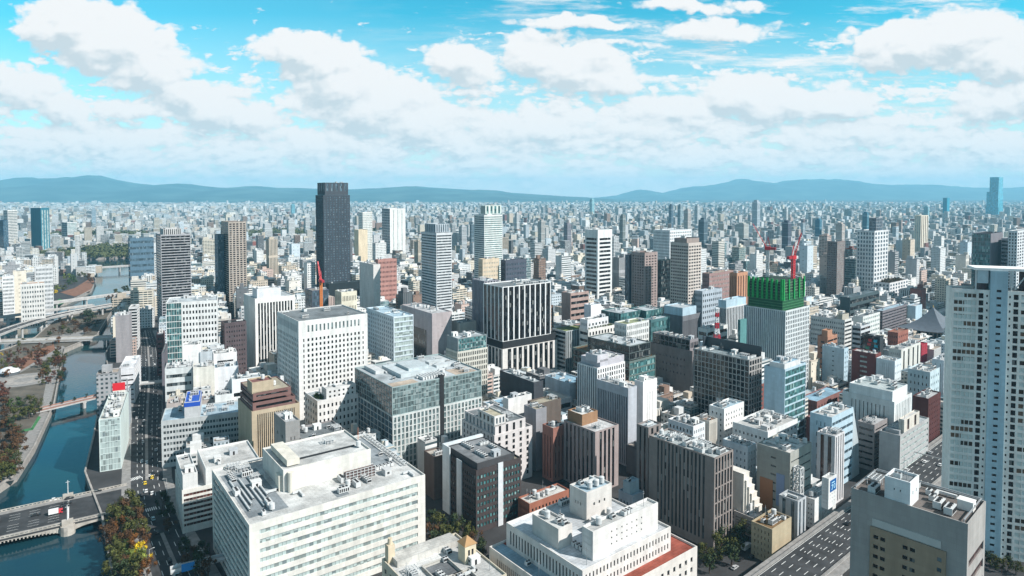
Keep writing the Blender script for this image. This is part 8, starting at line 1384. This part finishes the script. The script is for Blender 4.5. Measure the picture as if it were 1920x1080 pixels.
for c_ in [
(-265.4, 359.5, 0.13999999999999999, 0.59, (0.02, 0.02, 0.022), 'black car crossing the stone bridge, nearest alike', 'vehicles on the stone bridge', 'car'),
(-255.0, 365.6, 0.13999999999999999, 0.59, (0.02, 0.02, 0.022), 'black car crossing the stone bridge, second nearest alike', 'vehicles on the stone bridge', 'car'),
(-255.8, 369.4, 0.13999999999999999, 0.59, (0.02, 0.02, 0.022), 'black car crossing the stone bridge, third nearest alike', 'vehicles on the stone bridge', 'car'),
(-257.5, 373.3, 0.13999999999999999, 0.59, (0.02, 0.02, 0.022), 'black car crossing the stone bridge, fourth nearest alike', 'vehicles on the stone bridge', 'car'),
(-260.3, 379.3, 0.13999999999999999, 0.59, (0.02, 0.02, 0.022), 'black car crossing the stone bridge, fifth nearest alike', 'vehicles on the stone bridge', 'car'),
(-249.8, 388.9, 0.13999999999999999, 0.59, (0.02, 0.02, 0.022), 'black car crossing the stone bridge, sixth nearest alike', 'vehicles on the stone bridge', 'car'),
(-255.7, 361.3, 0.13999999999999999, 0.59, (0.72, 0.72, 0.72), 'white truck with red cab crossing the stone bridge', 'vehicles on the stone bridge', 'truck'),
(-267.8, 377.9, 0.13999999999999999, 0.59, (0.72, 0.72, 0.72), 'white car crossing the stone bridge', 'vehicles on the stone bridge', 'car'),
(-159.0, 305.5, 0.07, 1.93, (0.4, 0.6, 0.65), 'pale teal truck near the road junction', 'vehicles near the junction', 'truck'),
(-167.5, 314.5, 0.07, 2.19, (0.02, 0.02, 0.022), 'black car near the road junction, nearest alike', 'vehicles near the junction', 'car'),
(-188.0, 340.7, 0.07, 2.19, (0.02, 0.02, 0.022), 'black car near the road junction, second nearest alike', 'vehicles near the junction', 'car'),
(-208.1, 360.2, 0.07, 2.22, (0.02, 0.02, 0.022), 'black car near the road junction, third nearest alike', 'vehicles near the junction', 'car'),
(-221.3, 383.5, 0.07, 2.11, (0.02, 0.02, 0.022), 'black car near the road junction, fourth nearest alike', 'vehicles near the junction', 'car'),
(-226.5, 413.1, 0.07, 2.11, (0.02, 0.02, 0.022), 'black car near the road junction, fifth nearest alike', 'vehicles near the junction', 'car'),
(-230.1, 414.7, 0.07, 2.11, (0.02, 0.02, 0.022), 'black car near the road junction, sixth nearest alike', 'vehicles near the junction', 'car'),
(-201.9, 351.9, 0.07, 2.22, (0.72, 0.72, 0.72), 'white car near the road junction, nearest alike', 'vehicles near the junction', 'car'),
(-211.6, 365.8, 0.07, 2.22, (0.72, 0.72, 0.72), 'white car near the road junction, second nearest alike', 'vehicles near the junction', 'car'),
(-215.2, 372.2, 0.07, 2.11, (0.72, 0.72, 0.72), 'white car near the road junction, third nearest alike', 'vehicles near the junction', 'car'),
(-215.5, 386.3, 0.07, 2.11, (0.72, 0.72, 0.72), 'white car near the road junction, fourth nearest alike', 'vehicles near the junction', 'car'),
(-220.6, 389.1, 0.07, 2.11, (0.72, 0.72, 0.72), 'white car near the road junction, fifth nearest alike', 'vehicles near the junction', 'car'),
(-198.0, 355.4, 0.07, 2.22, (0.4, 0.6, 0.65), 'pale teal car near the road junction', 'vehicles near the junction', 'car'),
(-227.3, 400.0, 0.07, 2.11, (0.75, 0.52, 0.03), 'yellow car near the road junction, nearest alike', 'vehicles near the junction', 'car'),
(-227.6, 408.3, 0.07, 2.11, (0.75, 0.52, 0.03), 'yellow car near the road junction, second nearest alike', 'vehicles near the junction', 'car'),
(-243.8, 431.3, 0.07, 2.09, (0.72, 0.72, 0.72), 'white car on the riverside road, nearest alike', 'cars on the riverside road', 'car'),
(-248.0, 433.0, 0.07, 2.09, (0.72, 0.72, 0.72), 'white car on the riverside road, second nearest alike', 'cars on the riverside road', 'car'),
(-266.8, 467.9, 0.07, 2.09, (0.72, 0.72, 0.72), 'white car on the riverside road, third nearest alike', 'cars on the riverside road', 'car'),
(-313.4, 557.3, 0.07, 2.07, (0.72, 0.72, 0.72), 'white car on the riverside road, fourth nearest alike', 'cars on the riverside road', 'car'),
(-362.3, 639.5, 0.07, 2.07, (0.72, 0.72, 0.72), 'white car on the riverside road, fifth nearest alike', 'cars on the riverside road', 'car'),
(-374.7, 681.6, 0.07, 2.09, (0.72, 0.72, 0.72), 'white car on the riverside road, sixth nearest alike', 'cars on the riverside road', 'car'),
(-398.4, 717.6, 0.07, 2.09, (0.72, 0.72, 0.72), 'white car on the riverside road, seventh nearest alike', 'cars on the riverside road', 'car'),
(-244.1, 438.3, 0.07, 2.09, (0.02, 0.02, 0.022), 'black car on the riverside road, nearest alike', 'cars on the riverside road', 'car'),
(-257.6, 447.5, 0.07, 2.09, (0.02, 0.02, 0.022), 'black car on the riverside road, second nearest alike', 'cars on the riverside road', 'car'),
(-260.6, 472.0, 0.07, 2.09, (0.02, 0.02, 0.022), 'black car on the riverside road, third nearest alike', 'cars on the riverside road', 'car'),
(-280.9, 485.8, 0.07, 2.09, (0.02, 0.02, 0.022), 'black car on the riverside road, fourth nearest alike', 'cars on the riverside road', 'car'),
(-286.6, 499.3, 0.07, 2.09, (0.02, 0.02, 0.022), 'black car on the riverside road, fifth nearest alike', 'cars on the riverside road', 'car'),
(-282.8, 513.6, 0.07, 2.09, (0.02, 0.02, 0.022), 'black car on the riverside road, sixth nearest alike', 'cars on the riverside road', 'car'),
(-292.9, 523.5, 0.07, 2.07, (0.02, 0.02, 0.022), 'black car on the riverside road, seventh nearest alike', 'cars on the riverside road', 'car'),
(-306.7, 536.5, 0.07, 2.07, (0.02, 0.02, 0.022), 'black car on the riverside road, eighth nearest alike', 'cars on the riverside road', 'car'),
(-313.5, 567.5, 0.07, 2.07, (0.02, 0.02, 0.022), 'black car on the riverside road, ninth nearest alike', 'cars on the riverside road', 'car'),
(-321.5, 587.5, 0.07, 2.07, (0.02, 0.02, 0.022), 'black car on the riverside road, tenth nearest alike', 'cars on the riverside road', 'car'),
(-346.3, 603.9, 0.07, 2.07, (0.02, 0.02, 0.022), 'black car on the riverside road, eleventh nearest alike', 'cars on the riverside road', 'car'),
(-360.7, 649.0, 0.07, 2.09, (0.02, 0.02, 0.022), 'black car on the riverside road, twelfth nearest alike', 'cars on the riverside road', 'car'),
(-415.4, 732.1, 0.07, 2.09, (0.02, 0.02, 0.022), 'black car on the riverside road, 13th nearest alike', 'cars on the riverside road', 'car'),
(-445.7, 790.6, 0.07, 2.08, (0.02, 0.02, 0.022), 'black car on the riverside road, 14th nearest alike', 'cars on the riverside road', 'car'),
(-249.0, 452.2, 0.07, 2.09, (0.42, 0.43, 0.44), 'silver car on the riverside road, nearest alike', 'cars on the riverside road', 'car'),
(-271.7, 488.0, 0.07, 2.09, (0.42, 0.43, 0.44), 'silver car on the riverside road, second nearest alike', 'cars on the riverside road', 'car'),
(-271.3, 499.3, 0.07, 2.09, (0.42, 0.43, 0.44), 'silver car on the riverside road, third nearest alike', 'cars on the riverside road', 'car'),
(-290.3, 511.1, 0.07, 2.09, (0.42, 0.43, 0.44), 'silver car on the riverside road, fourth nearest alike', 'cars on the riverside road', 'car'),
(-299.7, 517.3, 0.07, 2.07, (0.42, 0.43, 0.44), 'silver car on the riverside road, fifth nearest alike', 'cars on the riverside road', 'car'),
(-293.1, 536.5, 0.07, 2.07, (0.42, 0.43, 0.44), 'silver car on the riverside road, sixth nearest alike', 'cars on the riverside road', 'car'),
(-327.9, 576.6, 0.07, 2.07, (0.42, 0.43, 0.44), 'silver car on the riverside road, seventh nearest alike', 'cars on the riverside road', 'car'),
(-339.8, 619.4, 0.07, 2.07, (0.42, 0.43, 0.44), 'silver car on the riverside road, eighth nearest alike', 'cars on the riverside road', 'car'),
(-381.0, 669.0, 0.07, 2.09, (0.42, 0.43, 0.44), 'silver car on the riverside road, ninth nearest alike', 'cars on the riverside road', 'car'),
(-393.4, 699.2, 0.07, 2.09, (0.42, 0.43, 0.44), 'silver car on the riverside road, tenth nearest alike', 'cars on the riverside road', 'car'),
(-424.6, 762.9, 0.07, 2.09, (0.42, 0.43, 0.44), 'silver car on the riverside road, eleventh nearest alike', 'cars on the riverside road', 'car'),
(172.6, 330.8, 10.049999999999999, 0.71, (0.02, 0.02, 0.022), 'black car on the city motorway, nearest alike', 'cars on the city motorway', 'car'),
(265.0, 421.8, 10.049999999999999, 0.71, (0.02, 0.02, 0.022), 'black car on the city motorway, second nearest alike', 'cars on the city motorway', 'car'),
(241.9, 395.5, 10.049999999999999, 0.71, (0.72, 0.72, 0.72), 'white car on the city motorway, nearest alike', 'cars on the city motorway', 'car'),
(267.3, 403.3, 10.049999999999999, 0.71, (0.72, 0.72, 0.72), 'white car on the city motorway, second nearest alike', 'cars on the city motorway', 'car'),
(260.7, 408.2, 10.049999999999999, 0.71, (0.72, 0.72, 0.72), 'white car on the city motorway, third nearest alike', 'cars on the city motorway', 'car'),
(273.6, 422.7, 10.049999999999999, 0.71, (0.42, 0.43, 0.44), 'silver car on the city motorway', 'cars on the city motorway', 'car'),
(106.9, 308.2, 0.02, 0.71, (0.42, 0.43, 0.44), 'silver car in the tree-lined street by the tan block', 'vehicles in the tree-lined street', 'car'),
(112.1, 315.5, 0.02, 0.71, (0.02, 0.02, 0.022), 'black car in the tree-lined street by the tan block, nearest alike', 'vehicles in the tree-lined street', 'car'),
(118.7, 317.9, 0.02, 0.71, (0.02, 0.02, 0.022), 'black car in the tree-lined street by the tan block, second nearest alike', 'vehicles in the tree-lined street', 'car'),
(118.6, 325.2, 0.02, 0.71, (0.72, 0.72, 0.72), 'white truck in the tree-lined street by the tan block', 'vehicles in the tree-lined street', 'truck'),
(-614.5, 811.5, 12.049999999999999, 1.6, (0.72, 0.72, 0.72), 'white car on the curving motorway, nearest alike', 'cars on the curving motorway', 'car'),
(-613.1, 841.6, 12.049999999999999, 1.6, (0.72, 0.72, 0.72), 'white car on the curving motorway, second nearest alike', 'cars on the curving motorway', 'car'),
(-618.1, 921.5, 12.049999999999999, 1.6, (0.72, 0.72, 0.72), 'white car on the curving motorway, third nearest alike', 'cars on the curving motorway', 'car'),
(-615.4, 870.4, 12.049999999999999, 1.6, (0.42, 0.43, 0.44), 'silver car on the curving motorway', 'cars on the curving motorway', 'car'),
(-613.0, 942.8, 12.049999999999999, 1.6, (0.02, 0.02, 0.022), 'black car on the curving motorway', 'cars on the curving motorway', 'car')]: car(*c_)

# ------------------------------------------------------------------ hills
def hills():
    mm,nt,p=node_mat('hill_forest'); L=nt.links.new
    gp=nt.nodes.new('ShaderNodeNewGeometry'); n=nt.nodes.new('ShaderNodeTexNoise'); n.inputs['Scale'].default_value=.0016; n.inputs['Detail'].default_value=8; L(gp.outputs['Position'],n.inputs['Vector'])
    rp=nt.nodes.new('ShaderNodeValToRGB'); L(n.outputs[0],rp.inputs[0]); e=rp.color_ramp.elements
    e[0].position=.42; e[0].color=(.004,.046,.062,1); e[1].position=.66; e[1].color=(.05,.11,.115,1); L(rp.outputs[0],p.inputs['Base Color']); p.inputs['Roughness'].default_value=.95  # forest green shifted to teal: part of the hazy blue is in the colour
    MAT['hill_forest']=mm
    from mathutils import noise as NZ
    for name,prof,D in (('hill_range',[(-500,372),(-200,350),(0,345),(50,339),(110,341),(175,336),(240,341),(300,349),(360,346),(430,353),(470,351),(560,352),(640,355),(700,353),(790,350),(860,354),(960,361),(1050,367),(1120,371),(1200,376),(1300,383)],15500.),
                        ('far_hill_range',[(1000,380),(1080,374),(1160,366),(1195,355),(1240,362),(1280,353),(1340,347),(1400,339),(1450,343),(1540,335),(1600,342),(1700,348),(1850,352),(1980,351),(2120,356)],22300.)):
        xs=[p[0] for p in prof]; ys=[p[1] for p in prof]
        m=MB(); NX,NY=170,26
        grid=[]
        for i in range(NX+1):
            px=xs[0]+(xs[-1]-xs[0])*i/NX; py=np.interp(px,xs,ys); top=max(20,EYE+(362-py)*D/1230.)
            row=[]
            for j in range(NY+1):
                t=j/NY; Y=D-4800+6600*t; X=(px-960)/1230.*D*(1+(Y-D)/D*.25)
                f=math.sin(min(1,t/.727)*math.pi/2)**1.35 if t<.727 else math.cos((t-.727)/.273*math.pi/2)
                nz=NZ.fractal(Vector((X*.0007,Y*.0007,D)),1,2,5)
                h=top*f*(1+.30*nz*(1-abs(t-.727)*1.2)*(0 if abs(t-.727)<.02 else 1))
                row.append((X,Y,h-6))
            grid.append(row)
        for i in range(NX):
            for j in range(NY):
                m.face([grid[i][j],grid[i+1][j],grid[i+1][j+1],grid[i][j+1]])
        o=link(name,m.mesh(name,['hill_forest'])); tag(o,kind='structure')
        for pl in o.data.polygons: pl.use_smooth=True
hills()
# ------------------------------------------------------------------ air
def haze():
    m=bpy.data.materials.new('air'); m.use_nodes=True; nt=m.node_tree; nt.nodes.clear()
    o=nt.nodes.new('ShaderNodeOutputMaterial'); v=nt.nodes.new('ShaderNodeVolumePrincipled')
    v.inputs['Color'].default_value=(.34,.76,1.0,1); v.inputs['Density'].default_value=HAZE_DENSITY; v.inputs['Anisotropy'].default_value=.0
    nt.links.new(v.outputs[0],o.inputs['Volume']); MAT['air']=m
    b=MB(); b.box(-22500,-3200,-9.0,22500,24600,720,bottom=True)
    tag(link('haze',b.mesh('haze',[m])),kind='stuff')
HAZE_DENSITY=5.2e-5
haze()
